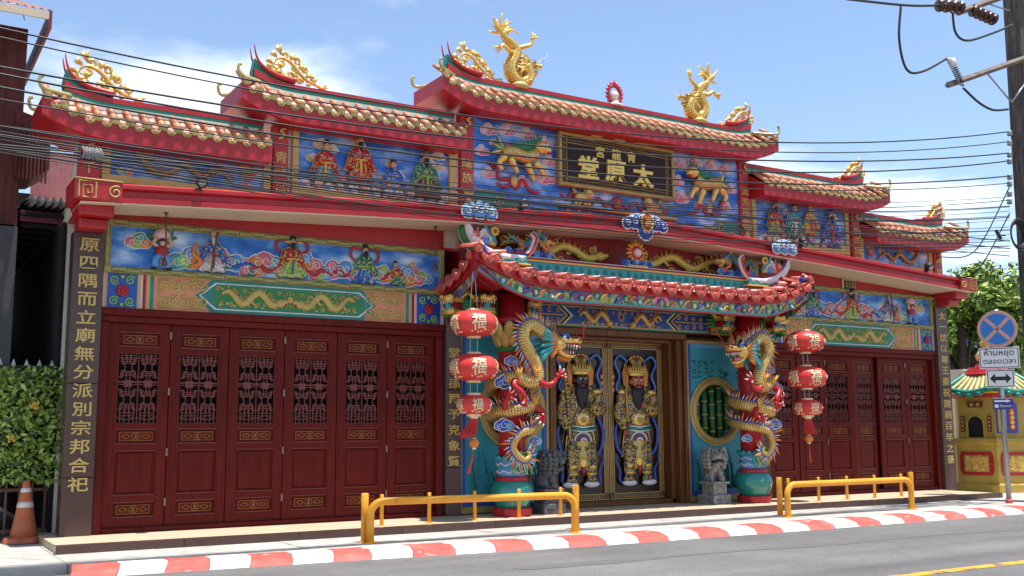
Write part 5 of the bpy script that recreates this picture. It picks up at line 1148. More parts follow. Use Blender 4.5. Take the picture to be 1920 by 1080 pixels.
def dragon_column(s_, label):
    root = empty('dragon_column', (s_*2.5, -.55, 0), label, 'column', 'columns wrapped by dragons')
    b = MB(); b.lathe([(.29, 0), (.30, .02), (.30, .11), (.28, .125)], (0, 0, 0), RED, 10, smooth=False); b.build('foot_ring', root)
    b = MB(); b.lathe([(.25, .125), (.25, .17), (.30, .24), (.335, .33), (.33, .42), (.28, .50), (.25, .525)], (0, 0, 0), mat('teal_glaze', (.012, .22, .18), .22, var=.15, coat=.6), 28); b.build('base', root)
    b = MB(); b.lathe([(.25, .525), (.255, .54), (.25, .585), (.215, .59)], (0, 0, 0), RED, 24); b.lathe([(.205, .58), (.205, 3.36)], (0, 0, 0), RED, 24); b.build('shaft', root)
    b = MB(); b.lathe([(.21, .58), (.232, .62), (.228, .80), (.215, .86)], (0, 0, 0), BLUEL, 24)
    for k in range(3): b.tube([(math.cos(a*PI/24)*.236, math.sin(a*PI/24)*.236, .66+.055*k+.018*math.sin(a*1.2+k)) for a in range(49)], .011, TURQ if k % 2 else WHITE, 5)
    for k in range(14): a = 2*PI*k/14; b.tube([(math.cos(a+t*.06)*(.235+.018*math.sin(t*.9)), math.sin(a+t*.06)*(.235+.018*math.sin(t*.9)), .84+.045*math.sin(t*.8)) for t in range(6)], [.03, .032, .03, .024, .016, .006], TURQ, 6)
    b.build('wave_relief', root)
    b = MB()
    b.lathe([(.215, 2.47), (.235, 2.49), (.235, 2.53), (.215, 2.55)], (0, 0, 0), GREEN, 24)
    for rr, zz, nn, sc in ((.235, 2.66, 10, 1), (.30, 2.80, 10, 1.05)):
        for k in range(nn):
            a = 2*PI*(k+(.5 if sc > 1 else 0))/nn; c, s2 = math.cos(a), math.sin(a); R = Matrix.Rotation(a, 3, 'Z') @ Matrix.Rotation(.35, 3, 'Y'); b.ell((rr*c, rr*s2, zz), (.05, .085*sc, .14), GOLDP, 9, 7, R)
    b.lathe([(.22, 2.85), (.30, 2.93), (.30, 3.0), (.2, 3.02)], (0, 0, 0), RED, 20); b.build('lotus_capital', root)
    # the dragon
    MX = Matrix.Scale(-1, 4, Vector((1, 0, 0))) if s_ > 0 else Matrix.Identity(4)
    path = [(.06, -.33, .98), (.10, -.34, .90), (.02, -.34, .84), (-.10, -.33, .90), (-.17, -.31, 1.04), (-.08, -.33, 1.22), (.12, -.33, 1.29), (.30, -.15, 1.34), (.30, .15, 1.40), (.05, .33, 1.47), (-.24, .22, 1.52), (-.32, -.05, 1.56), (-.18, -.29, 1.58), (.08, -.33, 1.64), (.29, -.16, 1.70), (.31, .12, 1.76), (.08, .33, 1.84), (-.2, .27, 1.91), (-.33, .0, 1.98), (-.28, -.22, 2.04), (-.10, -.36, 2.06), (.08, -.40, 2.0), (.20, -.42, 2.06), (.19, -.42, 2.24), (.06, -.42, 2.44), (-.05, -.42, 2.62), (-.02, -.42, 2.80), (.11, -.42, 2.87), (.26, -.42, 2.80), (.40, -.42, 2.69), (.50, -.42, 2.63)]
    q = smooth(path, 5); n = len(q); rad = []
    for i in range(n): t = i/(n-1); rad.append(.03+.072*min(1, t*3.2) if t < .9 else .102+.02*(t-.9)*10)
    b = MB(); b.M = MX; b.tube(q, rad, SCALES, 14); b.build('dragon_body', root)
    def out(p, t):
        o = Vector((p.x, p.y, 0)) if p.y > -.38 and p.z < 2.03 else None
        u = Vector((0, 0, 1)); u = (u-t*u.dot(t))
        if p.z < 1.12 and p.y < -.2: o2 = Vector((-t.z, 0, t.x)); c = Vector((.0, -.33, 1.0)); o2 = o2 if o2.dot(p-c) > 0 else -o2; return o2.normalized()
        if p.z > 2.02 and p.y < -.38: o2 = Vector((-t.z, 0, t.x)); return o2.normalized()
        return (u*.85+(o.normalized()*.4 if o else Vector((0, 0, 0)))).normalized()
    b = MB(); b.M = MX; fins(b, q, rad, out, ORNG, WHITE, .135)
    bl = [q[i]+out(q[i], (q[i+1]-q[i-1]).normalized())*rad[i]*.9 for i in range(1, n-1)]; b.tube(bl, .028, BLUE, 6); b.build('dorsal_fins', root)
    b = MB(); b.M = MX; dragon_head(b, Matrix.Translation((.56, -.42, 2.58)) @ Matrix.Rotation(.10, 4, 'Y') @ Matrix.Rotation(-.15, 4, 'Z'), .80, CD); b.build('dragon_head', root)
    for pts in ([(.14, -.44, 2.06), (.28, -.50, 1.96), (.42, -.52, 1.98), (.50, -.54, 2.10)], [(-.14, -.38, 2.04), (-.24, -.46, 1.94), (-.12, -.52, 1.82), (-.10, -.52, 1.72)], [(.18, -.33, 1.64), (.30, -.40, 1.56), (.26, -.46, 1.46)], [(-.22, -.24, 1.58), (-.34, -.34, 1.66), (-.32, -.42, 1.78)]):
        b = MB(); b.M = MX; claw_leg(b, pts, .062, RED, WHITE, RED)
        for k in range(4): p = Vector(pts[0]); b.cone(p+Vector((0, -.05, .02)), p+Vector((-.10+.05*k, -.10, .18)), .03, YELL if k % 2 else ORNG, 5)
        b.build('leg', root)
    for cx, cy, cz, sc in ((-.30, -.26, 1.36, .22), (-.30, -.30, 2.0, .24), (-.18, -.30, 2.32, .17), (.30, -.18, 1.12, .15)):
        def f(b): b.M = MX; b.M = MX @ Matrix.Translation((0, cy, 0)); cloud(b, cx, cz, sc, [BLUE, BLUEL], 0, rim=WHITE, n=3)
        b = MB(); f(b); b.build('cloud_relief', root)
    b = MB(); b.M = MX       # tail streamers
    for k in range(4): x = -.16+.10*k; b.tube(smooth([(.0+.03*k, -.28, .95), (x+.02, -.25, .88-.02*k), (x+.10, -.25, .78), (x+.04, -.24, .68), (x+.10, -.235, .62)], 4), taper(17, .032, .012), TURQ if k % 2 else LIME, 6)
    b.build('tail_streamers', root)
dragon_column(-1, 'red column wrapped by a gold dragon, on the side of the dark-faced door guardian')
dragon_column(1, 'red column wrapped by a gold dragon, on the side of the ruddy-faced door guardian')
STSC = scale_mat('statue_scales', (.86, .56, .15), (.76, .47, .11), (.40, .22, .04), .5)
def gold_dragon(x, s_, label, hscale=1.0):
    root = empty('golden_dragon', (x, RYR, 6.99), label, 'statue', 'golden dragons on the main ridge')
    MX = Matrix.Scale(-1, 4, Vector((1, 0, 0))) if s_ < 0 else Matrix.Identity(4); MX = MX @ Matrix.Scale(hscale, 4)
    b = MB(); b.M = MX; b.lathe([(.17, -.02), (.19, .03), (.14, .08), (.10, .10)], (0, 0, 0), GOLDP, 14); b.build('base', root)
    path = [(-.30, 0, .93), (-.26, 0, .84), (-.13, 0, .76), (-.04, 0, .66), (-.10, 0, .50), (-.17, 0, .36), (-.13, 0, .19), (.02, 0, .11), (.17, .0, .17), (.20, 0, .30), (.13, 0, .42)]
    q = smooth(path, 6); n = len(q); rad = [.05+.06*min(1, i/(n-1)*2.2) for i in range(n)]
    b = MB(); b.M = MX; b.tube(q, rad, STSC, 12); b.build('body', root)
    b = MB(); b.M = MX; b.tube(q, .012, GOLD, 5); fins(b, q, rad, lambda p, t: (lambda o: o if o.dot(p-Vector((.0, 0, .45))) < 0 else -o)(Vector((-t.z, 0, t.x)).normalized()), GOLD, GOLD, .08, 2); b.build('spines', root)
    b = MB(); b.M = MX; dragon_head(b, Matrix.Translation((.20, 0, .42)) @ Matrix.Rotation(.1, 4, 'Y'), .52, {**CG, 'whisk': WHITE, 'mouth': GOLDD}); b.build('head', root)
    for pts in ([(-.04, 0, .68), (.10, -.06, .74), (.20, -.08, .78), (.24, -.08, .90)], [(-.08, 0, .62), (-.22, -.08, .58), (-.34, -.09, .66), (-.42, -.09, .60)]):
        b = MB(); b.M = MX; claw_leg(b, pts, .05, GOLD, GOLD, GOLD); b.build('leg', root)
    b = MB(); b.M = MX
    for k in range(9):
        a = PI*.5+.3+(k-4)*.42; L_ = .26 if k % 2 == 0 else .19
        b.tube(smooth([(-.30, 0, .92), (-.30+L_*.6*math.cos(a), .02*(k % 3-1), .96+L_*.6*math.sin(a)), (-.30+L_*1.1*math.cos(a-.25), .04*(k % 3-1), .96+L_*1.15*math.sin(a-.25))], 4), taper(9, .045, .008), GOLD, 6)
    b.build('tail_flame', root)
gold_dragon(-1.92, 1, 'golden dragon statue on the main ridge, traffic cone side of the pearl')
gold_dragon(2.05, -1, 'golden dragon statue on the main ridge, street sign side of the pearl', .98)
pearl = empty('flame_pearl', (.1, RYR, 7.0), 'white pearl ringed by red flames at the middle of the main ridge', 'finial')
b = MB(); b.ell((0, 0, .20), .085, WHITE); b.build('pearl', pearl)
b = MB(); b.tube([(.135*math.cos(PI/2+a*PI/12), 0, .22+.165*math.sin(PI/2+a*PI/12)) for a in range(25)], .035, RED, 7)
for a in range(15): t = -1.0+a*.367; b.cone((.15*math.cos(t), 0, .22+.18*math.sin(t)), (.21*math.cos(t+.12), 0, .23+.245*math.sin(t+.12)), .035, RED, 5)
b.cone((0, 0, .38), (.0, 0, .52), .04, RED, 6); b.build('flame_ring', pearl)
b = MB(); b.lathe([(.17, -.01), (.15, .03), (.08, .06), (.06, .12)], (0, 0, 0), CREAM, 14); b.build('base', pearl)
def scroll_ornament(x, z, s_, label, sc=1.):
    root = empty('gilded_scroll', (x, RYR, z), label, 'ornament', 'gilded scrolls on the roof ridges')
    MX = (Matrix.Scale(-1, 4, Vector((1, 0, 0))) if s_ > 0 else Matrix.Identity(4)) @ Matrix.Scale(sc, 4)
    b = MB(); b.M = MX
    main = smooth([(-.32, 0, .30), (-.36, 0, .18), (-.27, 0, .06), (-.10, 0, .00), (.03, 0, .04)], 6); b.tube(main, [.013+.018*math.sin(PI*i/(len(main)-1)) for i in range(len(main))], GOLD, 7)
    top = smooth([(-.33, 0, .28), (-.24, 0, .37), (-.12, 0, .36), (.0, 0, .28), (.10, 0, .17), (.22, 0, .08), (.36, 0, .03), (.46, 0, -.02)], 6); b.tube(top, [.014+.018*math.sin(PI*i/(len(top)-1)) for i in range(len(top))], GOLD, 7); b.build('stem', root)
    b = MB(); b.M = MX
    for cx, cz, r, a0, tr in ((-.28, .24, .07, 2.2, 1.1), (-.15, .42, .06, 3, -1.1), (.04, .36, .065, 2.6, -1.2), (.17, .24, .055, 2.4, -1.2), (-.05, .12, .06, 0, 1.2), (.10, .05, .05, 1, 1.1), (.30, .12, .04, 2.4, -1.1), (-.33, .12, .045, 0, 1.2), (-.20, .30, .05, 4, 1.2), (.0, .22, .05, 5, 1.2), (-.12, .06, .05, 3, -1.2), (.24, .05, .04, 4, 1.1)): b.tube(spiral(cx, cz, r, .012, a0, tr, 14), taper(15, .028, .014), GOLD, 6)
    b.build('curls', root)
    b = MB(); b.M = MX
    for cx, cz, a, L_ in ((-.22, .44, 1.9, .16), (-.28, .38, 2.5, .12), (-.06, .36, 1.2, .13), (.08, .24, .9, .13), (.20, .13, .7, .12), (.40, .02, -.1, .16), (-.36, .27, 2.6, .10), (-.18, .05, 1.6, .12), (.0, .19, -1.2, .12), (.12, .12, -1.4, .10), (-.30, .14, .3, .12), (-.25, .30, -.8, .11), (-.34, .20, 3.0, .11), (.15, .20, 1.6, .12), (.30, .06, 1.0, .11), (-.02, .03, .9, .11)):
        for d in (-.35, 0, .35): b.tube([(cx, 0, cz), (cx+L_*.55*math.cos(a+d*.6), .015*d, cz+L_*.55*math.sin(a+d*.6)), (cx+L_*math.cos(a+d), .03*d, cz+L_*math.sin(a+d))], [.016, .03, .004], GOLD, 6)
    b.build('leaves', root)
scroll_ornament(-2.75, 7.05, -1, 'gilded scroll on the main ridge at its traffic cone end', .95)
scroll_ornament(3.10, 7.06, 1, 'gilded scroll on the main ridge at its street sign end', .90)
scroll_ornament(-5.85, 6.40, -1, 'gilded scroll on the middle-height ridge on the traffic cone side', .95); scroll_ornament(6.30, 6.40, 1, 'gilded scroll on the middle-height ridge on the street sign side', .85)
scroll_ornament(-8.50, 5.77, -1, 'gilded scroll on the lowest ridge on the traffic cone side', 1.0); scroll_ornament(8.88, 5.77, 1, 'gilded scroll on the lowest ridge on the street sign side', .85)
# ceramic ornaments riding on the porch ridge
def ridge_dragon(x, z, s_, label, y=-.46):
    root = empty('ceramic_dragon', (x, y, z), label, 'ornament', 'small ceramic dragons on the porch ridge')
    MX = Matrix.Scale(-1, 4, Vector((1, 0, 0))) if s_ < 0 else Matrix.Identity(4)
    path = [(-.55, 0, .12), (-.45, 0, .24), (-.32, 0, .17), (-.20, 0, .12), (-.08, 0, .22), (.02, 0, .34), (.13, 0, .30), (.20, 0, .20)]
    q = smooth(path, 5); n = len(q); rad = [.018+.035*min(1, i/n*1.8) for i in range(n)]
    b = MB(); b.M = MX; b.tube(q, rad, mat('ceramic_blue_green', (.06, .26, .30), .35, var=.5, nscale=9), 9); b.build('body', root)
    b = MB(); b.M = MX; b.tube(q, .012, ORNG, 5); fins(b, q, rad, lambda p, t: (lambda o: o if o.z > 0 else -o)(Vector((-t.z, 0, t.x)).normalized()), ORNG, YELL, .06, 2); b.build('spines', root)
    b = MB(); b.M = MX; dragon_head(b, Matrix.Translation((.22, 0, .20)) @ Matrix.Rotation(.3, 4, 'Y'), .34, {**CD, 'skin': YELL, 'frill': ORNG, 'whisk': YELL, 'horn': BLUE}); b.build('head', root)
    for p0, p1, p2 in (((-.3, 0, .16), (-.24, -.04, .08), (-.3, -.06, .02)), ((.0, 0, .32), (.1, -.06, .42), (.0, -.06, .47)), ((.05, 0, .26), (.12, -.07, .12), (.22, -.07, .06))):
        b = MB(); b.M = MX; claw_leg(b, [p0, p1, p2], .035, ORNG, WHITE, PINK); b.build('leg', root)
    b = MB(); b.M = MX
    for k in range(7): xx = -.5+.13*k; b.tube(spiral(xx, .0, .07, .015, k, 1.3*(-1)**k, 12), .026, BLUE if k % 2 else BLUEL, 6)
    b.build('wave_base', root)
ridge_dragon(-2.0, 4.07, 1, 'blue and orange ceramic dragon on the porch ridge, on the dark-faced guardian side'); ridge_dragon(2.25, 4.07, -1, 'blue and orange ceramic dragon on the porch ridge, on the ruddy-faced guardian side')
sp_ = empty('sun_finial', (.05, -.47, 4.005), 'flaming orange sun disc on blue clouds in the middle of the porch ridge', 'ornament')
b = MB(); b.ell((0, -.03, .25), .075, WHITE); b.build('pearl', sp_)
b = MB(); b.lathe([(.13, -.02), (.14, 0), (.09, .03)], (0, 0, .25), RED, 18, 'y')
for k in range(16): a = k*PI/8; b.cone((.12*math.cos(a), 0, .25+.12*math.sin(a)), (.23*math.cos(a+.1), 0, .25+.23*math.sin(a+.1)), .035, ORNG if k % 2 else YELL, 5)
b.build('flames', sp_)
b = MB()
for k in range(7): b.tube(spiral(-.27+.09*k, .06+.03*math.sin(k*PI/6), .055, .012, k, 1.2*(-1)**k, 12), .025, BLUEL if k % 2 else BLUE, 6)
b.box(-.2, .2, -.06, .06, 0, .03, YELL); b.build('cloud_base', sp_)
def corner_figure(s_, label):
    root = empty('ceramic_figures', (s_*3.02, -.62, 4.08), label, 'ornament', 'ceramic figures at the porch corners')
    b = MB()
    for k, (dx, hh, c1, c2) in enumerate(((0, .34, WHITE, BLUEL), (s_*.13, .28, PINK, ORNG), (-s_*.12, .25, TURQ, YELL))): robed(b, dx, .02, hh, c1, c2, RED, 0, hat=BLUE if k else WHITE, beard=None)
    b.build('figures', root)
    b = MB(); b.tube(smooth([(-s_*.2, 0, .05), (-s_*.05, -.03, .22), (s_*.05, -.03, .40), (s_*.22, -.03, .42), (s_*.3, -.03, .34)], 5), [.03]*16+[.05]*4+[.03], TURQ, 7); flower(b, -s_*.16, .24, .08, -.04, YELL, RED, 8); flower(b, s_*.2, .16, .07, -.04, PINK, YELL, 7); b.build('sprays', root)
corner_figure(-1, 'ceramic figures and sprays on the porch corner above the lanterns nearest the traffic cone'); corner_figure(1, 'ceramic figures and sprays on the porch corner above the lanterns nearest the street sign')
# ================================================================== HANGING AND FIXED SMALL THINGS
LRED = ramp_mat('lantern_silk', [(.3, (.56, .030, .028)), (.7, (.70, .065, .055))], scale=2, rough=.36, detail=2)
LGOLD = mat('lantern_gold', (.84, .68, .42), .4, .2, var=.15)
def lantern_string(x, label, sway=0.):
    root = empty('lantern_string', (x, -1.04, 3.6), label, 'lantern', 'strings of three red lanterns')
    def lantern(zc, rx, rz, ch):
        L_ = empty('lantern', (0, 0, zc), parent=root)
        b = MB(); n = 12; b.lathe([(max(.02, rx*math.sin(PI*i/n)**.72), -rz*math.cos(PI*i/n)) for i in range(n+1)], (0, 0, 0), LRED, 32); b.build('silk_globe', L_)
        b = MB()
        for k in range(16):
            a = 2*PI*k/16; b.tube([(rx*1.003*math.sin(PI*i/10)**.72*math.cos(a), rx*1.003*math.sin(PI*i/10)**.72*math.sin(a), -rz*math.cos(PI*i/10)) for i in range(1, 10)], .0035, LRED, 4)
        b.build('ribs', L_)
        for sg in (-1, 1): b = MB(); b.lathe([(.105, 0), (.105, .05), (.10, .06)], (0, 0, sg*rz*.96-.03), LGOLD, 18); b.build('end_ring', L_)
        for k in range(5):
            b = MB(); a0 = -PI/2+(k-.5)*2*PI/5+.35
            def mp(gx, gz, d, sz=rz*1.2, up=0.04):
                zz = gz*sz+up*rz; r = rx*max(.05, 1-(zz/rz)**2)**.36+.004+.004*d; a = a0+gx*sz/rx
                return (r*math.cos(a), r*math.sin(a), zz)
            b.glyph(ch, 0, 0, 1, 0, LGOLD, mapf=mp)
            for j in range(5):
                aa = a0+(j-2)*.16; zz = -rz*.66+.02*math.sin(j*2+k); r = rx*max(.05, 1-(zz/rz)**2)**.36; b.ell((r*math.cos(aa), r*math.sin(aa), zz), (.022, .022, .014), LGOLD, 6, 4)
            b.build('gold_character', L_)
        return L_
    lantern(-.77, .35, .195, '福'); lantern(-1.41, .355, .20, '福'); lantern(-1.95, .255, .145, '福')
    for a, c in ((-.58, 0), (-1.21, -.97), (-1.81, -1.61)):
        for dx in (-.06, .06): b = MB(); b.tube([(dx, 0, a-.0), (dx*(.3 if c == 0 else 1), 0, c)], .004, WHITE, 4); b.build('cord', root)
    b = MB(); b.tube([(0, 0, -2.1), (0, 0, -2.42)], .005, RED, 4); b.build('cord', root)
    b = MB()
    for k in range(40): a = k*2.4; r = .07*math.sqrt(k/40); b.tube(smooth([(r*math.cos(a)*.7, r*math.sin(a)*.7, -2.12), (r*math.cos(a)*1.1+sway*.25, r*math.sin(a), -2.24), (r*math.cos(a)*1.7+sway, r*math.sin(a)*1.7, -2.40-.03*math.sin(k))], 2), .0085, LRED, 4)
    b.lathe([(.06, 0), (.075, .04), (.05, .07)], (0, 0, -2.15), LGOLD, 12); b.build('tassel', root)
    b = MB(); b.lathe([(.02, -.065), (.06, -.045), (.078, 0), (.06, .045), (.02, .065)], (0, 0, -2.50), ORNG, 14); b.lathe([(.03, 0), (.03, .02)], (0, 0, -2.445), LGOLD, 10); b.lathe([(.03, 0), (.03, .03)], (0, 0, -2.59), LGOLD, 10); b.build('small_lantern', root)
    b = MB()
    for k in range(9): a = k*.7; b.tube([(0, 0, -2.58), (.008*math.cos(a)+sway*.3, .008*math.sin(a), -2.75), (.016*math.cos(a)+sway*.75, .016*math.sin(a), -2.93)], .006, LRED, 4)
    b.build('small_tassel', root)
lantern_string(-3.44, 'string of red lanterns hung from the porch corner nearest the traffic cone', -.12); lantern_string(3.40, 'string of red lanterns hung from the porch corner nearest the street sign', .03)
def stone_lion(x, y, s_, MT, label):
    root = empty('stone_lion', (x, y, 0), label, 'statue', 'guardian lions by the entrance')
    b = MB(); b.bbox(-.20, .20, -.20, .20, 0, .16, MT, .015); b.bbox(-.15, .15, -.15, .15, .16, .34, MT, .008); b.bbox(-.19, .19, -.19, .19, .34, .385, MT, .012)
    for k in range(6): b.tube(spiral(-.13+.052*k, .08, .02, .005, k, 1.2, 8, -.203), .006, MT, 4)
    b.bbox(-.09, .09, -.158, -.14, .20, .30, MT, .006); b.build('plinth', root)
    b = MB(); f = -s_          # body faces inwards / to the street
    M = Matrix.Rotation(-PI/2+(-.35 if s_ > 0 else .85), 4, 'Z') @ Matrix.Translation((-.02, 0, .385)); b.M = M
    b.ell((-.06, 0, .12), (.13, .14, .14), MT, 14, 10); b.tube(smooth([(-.08, 0, .12), (.0, 0, .22), (.06, 0, .30), (.08, 0, .36)], 5), [.11]*5+[.12]*5+[.11]*5+[.10], MT, 12)
    for e in (-1, 1):
        b.tube(smooth([(.06, e*.07, .24), (.10, e*.085, .12), (.11, e*.085, .03)], 4), [.05]*5+[.04]*4, MT, 8); b.ell((.135, e*.085, .025), (.055, .042, .028), MT, 9, 6)
        b.ell((-.03, e*.10, .08), (.09, .05, .085), MT, 10, 7); b.ell((.05, e*.12, .025), (.06, .035, .028), MT, 8, 6)
    b.build('body', root)
    b = MB(); b.M = M
    H = Matrix.Translation((.05, 0, .40)) @ Matrix.Scale(1.22, 4) @ Matrix.Translation((-.05, 0, -.40)); b.M = M @ H
    b.ell((.08, 0, .43), (.125, .125, .115), MT, 14, 10); b.ell((.18, 0, .425), (.075, .105, .05), MT, 12, 8); b.ell((.165, 0, .318), (.075, .085, .028), MT, 10, 7); b.ell((.245, 0, .45), (.028, .045, .026), MT, 8, 6)
    b.ell((.165, 0, .358), (.072, .082, .03), BLACK, 12, 8); b.ell((.19, 0, .34), (.05, .04, .012), MT, 8, 5)
    for e in (-1, 1):
        b.ell((.185, e*.06, .485), .032, MT, 9, 7); b.ell((.212, e*.062, .487), .012, BLACK, 7, 5); b.ell((.17, e*.06, .52), (.045, .035, .016), MT, 8, 5); b.ell((.04, e*.125, .50), (.045, .022, .032), MT, 8, 6); b.ell((.215, e*.075, .40), (.03, .035, .03), MT, 7, 5)
        for k in range(3): b.cone((.20-.03*k, e*.06, .395), (.20-.03*k, e*.062, .362), .012, MT, 5)
    b.build('head', root)
    b = MB(); b.M = M @ H
    for ring, (rx_, zz, nn, rr) in enumerate(((.13, .53, 6, .036), (.145, .49, 9, .04), (.155, .44, 11, .042), (.155, .385, 11, .042), (.145, .33, 10, .04), (.13, .275, 9, .038))):
        for k in range(nn):
            a = PI*.30+(2*PI-PI*.60)*k/(nn-1) if nn > 1 else PI; b.ell((.055+rx_*.92*math.cos(a), rx_*math.sin(a), zz), (rr, rr, rr*.9), MT, 8, 6)
            b.tube(spiral(0, 0, rr*.7, rr*.15, k, 1.2, 7), .006, MT, 4) if False else None
    for k in range(7): b.tube(smooth([(-.16, 0, .08), (-.20, (k-3)*.02, .20), (-.17, (k-3)*.035, .30+.03*math.cos(k-3))], 3), [.03]*3+[.032]*3+[.01], MT, 6)
    b.build('mane', root)
    b = MB(); b.M = M; b.ell((.13, .10 if s_ > 0 else -.10, .05), .05, MT, 9, 7); b.build('ball', root)
stone_lion(-1.83, -.52, -1, STONE, 'dark grey stone lion on a carved plinth by the dark-faced guardian'); stone_lion(1.70, -.42, 1, STONEL, 'pale grey stone lion on a carved plinth by the ruddy-faced guardian')
pq = empty('house_number_plate', (5.82, -.02, 4.15), 'small framed plate reading 112 on the red frieze', 'plate')
b = MB(); b.bbox(-.19, .19, -.03, 0, -.11, .11, CREAM, .008); b.build('frame', pq)
b = MB(); b.box(-.165, .165, -.036, -.028, -.085, .085, mat('brown_plate', (.05, .025, .012), .4)); b.build('plate', pq)
b = MB(); [b.glyph(c, -.09+.09*i, 0, .15, -.036, GOLDP, .006) for i, c in enumerate('112')]; b.build('numerals', pq)
for (x, z, where) in ((-7.40, 4.46, 'under the lowest mural on the traffic cone side'), (-2.43, 4.80, 'by the green clouds of the centre wall'), (3.70, 4.78, 'under the four-figure mural on the street sign side'), (7.31, 4.40, 'under the lowest mural on the street sign side')):
    sp2 = empty('spotlight', (x, -.78, ez(x)+.27), 'black spotlight on the eave '+where, 'spotlight', 'spotlights on the eave')
    b = MB(); b.M = Matrix.Rotation(.6, 4, 'X'); b.lathe([(.03, -.10), (.06, -.06), (.075, 0), (.08, .05), (.07, .055)], (0, 0, .09), BLACK, 14, 'y'); b.build('housing', sp2)
    b = MB(); b.M = Matrix.Rotation(.6, 4, 'X'); b.lathe([(.055, .05), (.05, .06)], (0, 0, .09), mat('lens', (.4, .42, .45), .1), 12, 'y'); b.build('lens', sp2)
    b = MB(); b.box(-.012, .012, -.012, .06, -.03, .09, BLACK); b.build('bracket', sp2)
for x, ln, wh in ((-7.72, .62, 'in front of the peach bearer'), (-3.72, .58, 'near the inner end of the mural')):
    b = MB(); zt = ez(x); y = -.35; z0 = zt-.02
    b.tube([(x, y, z0), (x+.01, y, z0-ln*.6), (x, y, z0-ln)], .011, BROWN, 5); b.lathe([(.03, 0), (.045, .03), (.02, .09)], (x, y, z0-ln-.08), BROWN, 10); b.lathe([(.03, 0), (.03, .015)], (x, y, z0), BROWN, 8)
    b.build('hanging_cord', None, 'thin brown hanging cord below the soffit '+wh, 'cord', 'cords hanging from the soffit')
# ================================================================== STREET
def hoop(xa, ya, xb, yb, label):
    root = empty('hoop_barrier', ((xa+xb)/2, (ya+yb)/2, ZS), label, 'barrier', 'yellow hoop barriers'); c = root.location
    A, B = Vector((xa-c.x, ya-c.y, 0)), Vector((xb-c.x, yb-c.y, 0)); d = (B-A).normalized(); h, r = .50, .16; pts = [A]
    for k in range(7): t = k*PI/12; pts.append(A+d*r*(1-math.cos(t))+Vector((0, 0, h-r+r*math.sin(t))))
    for k in range(7): t = (6-k)*PI/12; pts.append(B-d*r*(1-math.cos(t))+Vector((0, 0, h-r+r*math.sin(t))))
    pts.append(B); b = MB(); b.tube(pts, .048, YPOST, 14); b.build('hoop', root)
    for p in (A, B): b = MB(); b.lathe([(.085, 0), (.085, .012), (.05, .014)], tuple(p), YPOST, 14); b.build('foot_plate', root)
hoop(-5.52, -2.12, -2.72, -2.52, 'yellow steel hoop barrier on the pavement, nearest the traffic cone'); hoop(1.42, -2.38, 4.32, -2.42, 'yellow steel hoop barrier on the pavement, nearest the street sign')
def post(x, y, z0, h, r, label, grp, sq=False):
    root = empty('bollard_post', (x, y, z0), label, 'post', grp)
    b = MB()
    if sq: b.bbox(-r, r, -r, r, 0, h, YPOST, .006)
    else: b.lathe([(r, 0), (r, h-.008), (r*.8, h)], (0, 0, 0), YPOST, 12)
    b.build('tube', root); b = MB(); b.lathe([(r*1.9, 0), (r*1.9, .008), (r*1.1, .010)], (0, 0, 0), YPOST, 10); b.build('base_plate', root)
for (px, y), wh in zip(((684, -1.98), (1080, -2.02), (1463, -2.05), (1711, -2.0)), ('outer end of the hoop nearest the traffic cone', 'inner end of the hoop nearest the traffic cone', 'inner end of the hoop nearest the street sign', 'outer end of the hoop nearest the street sign')):
    p = P(px, 960, y=y); post(p.x, y, ZS, .60, .046, 'tall yellow round post at the '+wh, 'tall yellow posts')
for k, px in enumerate((716, 805, 890, 973, 1051)): p = P(px, 940, y=-.95); post(p.x, -.95, 0, .42, .026, 'slim yellow post on the terrace edge behind the hoop nearest the traffic cone', 'slim posts behind the hoop by the cone')
for k, px in enumerate((1478, 1535, 1588, 1640, 1690)): p = P(px, 920, y=-1.0); post(p.x, -1.0, 0, .42, .026, 'slim yellow post on the terrace edge behind the hoop nearest the street sign', 'slim posts behind the hoop by the street sign')
# traffic cone
c0 = P(38, 1014, z=ZS); cone = empty('traffic_cone', (c0.x, .42, ZS+.01), 'faded orange traffic cone with white bands beside the hedge', 'cone')
CORG = ramp_mat('cone_rubber', [(.3, (.36, .10, .05)), (.7, (.52, .14, .06))], scale=5, rough=.65, detail=6); CWH = ramp_mat('cone_white', [(.3, (.45, .20, .14)), (.5, (.62, .58, .54)), (.8, (.7, .68, .65))], scale=8, rough=.6)
b = MB(); pts = [(.26*math.cos(PI/4*k+PI/8), .26*math.sin(PI/4*k+PI/8)) for k in range(8)]
v = [(x, y, z) for z, s2 in ((0, 1), (.05, .95), (.07, .72)) for x, y in [(p[0]*s2, p[1]*s2) for p in pts]]; b.add(v, [(8*r+k, 8*r+(k+1) % 8, 8*r+8+(k+1) % 8, 8*r+8+k) for r in range(2) for k in range(8)]+[tuple(range(16, 24))], CORG); b.build('base', cone)
b = MB(); R_ = lambda z: .165-.125*(z-.06)/.70; b.lathe([(R_(z), z) for z in (.06, .2, .33, .44, .60, .70, .76)]+[(.02, .765)], (0, 0, 0), CORG, 20); b.build('body', cone)
for z0, z1 in ((.43, .50), (.62, .67)): b = MB(); b.lathe([(R_(z)+.004, z) for z in (z0, z1)], (0, 0, 0), CWH, 20); b.build('white_band', cone)
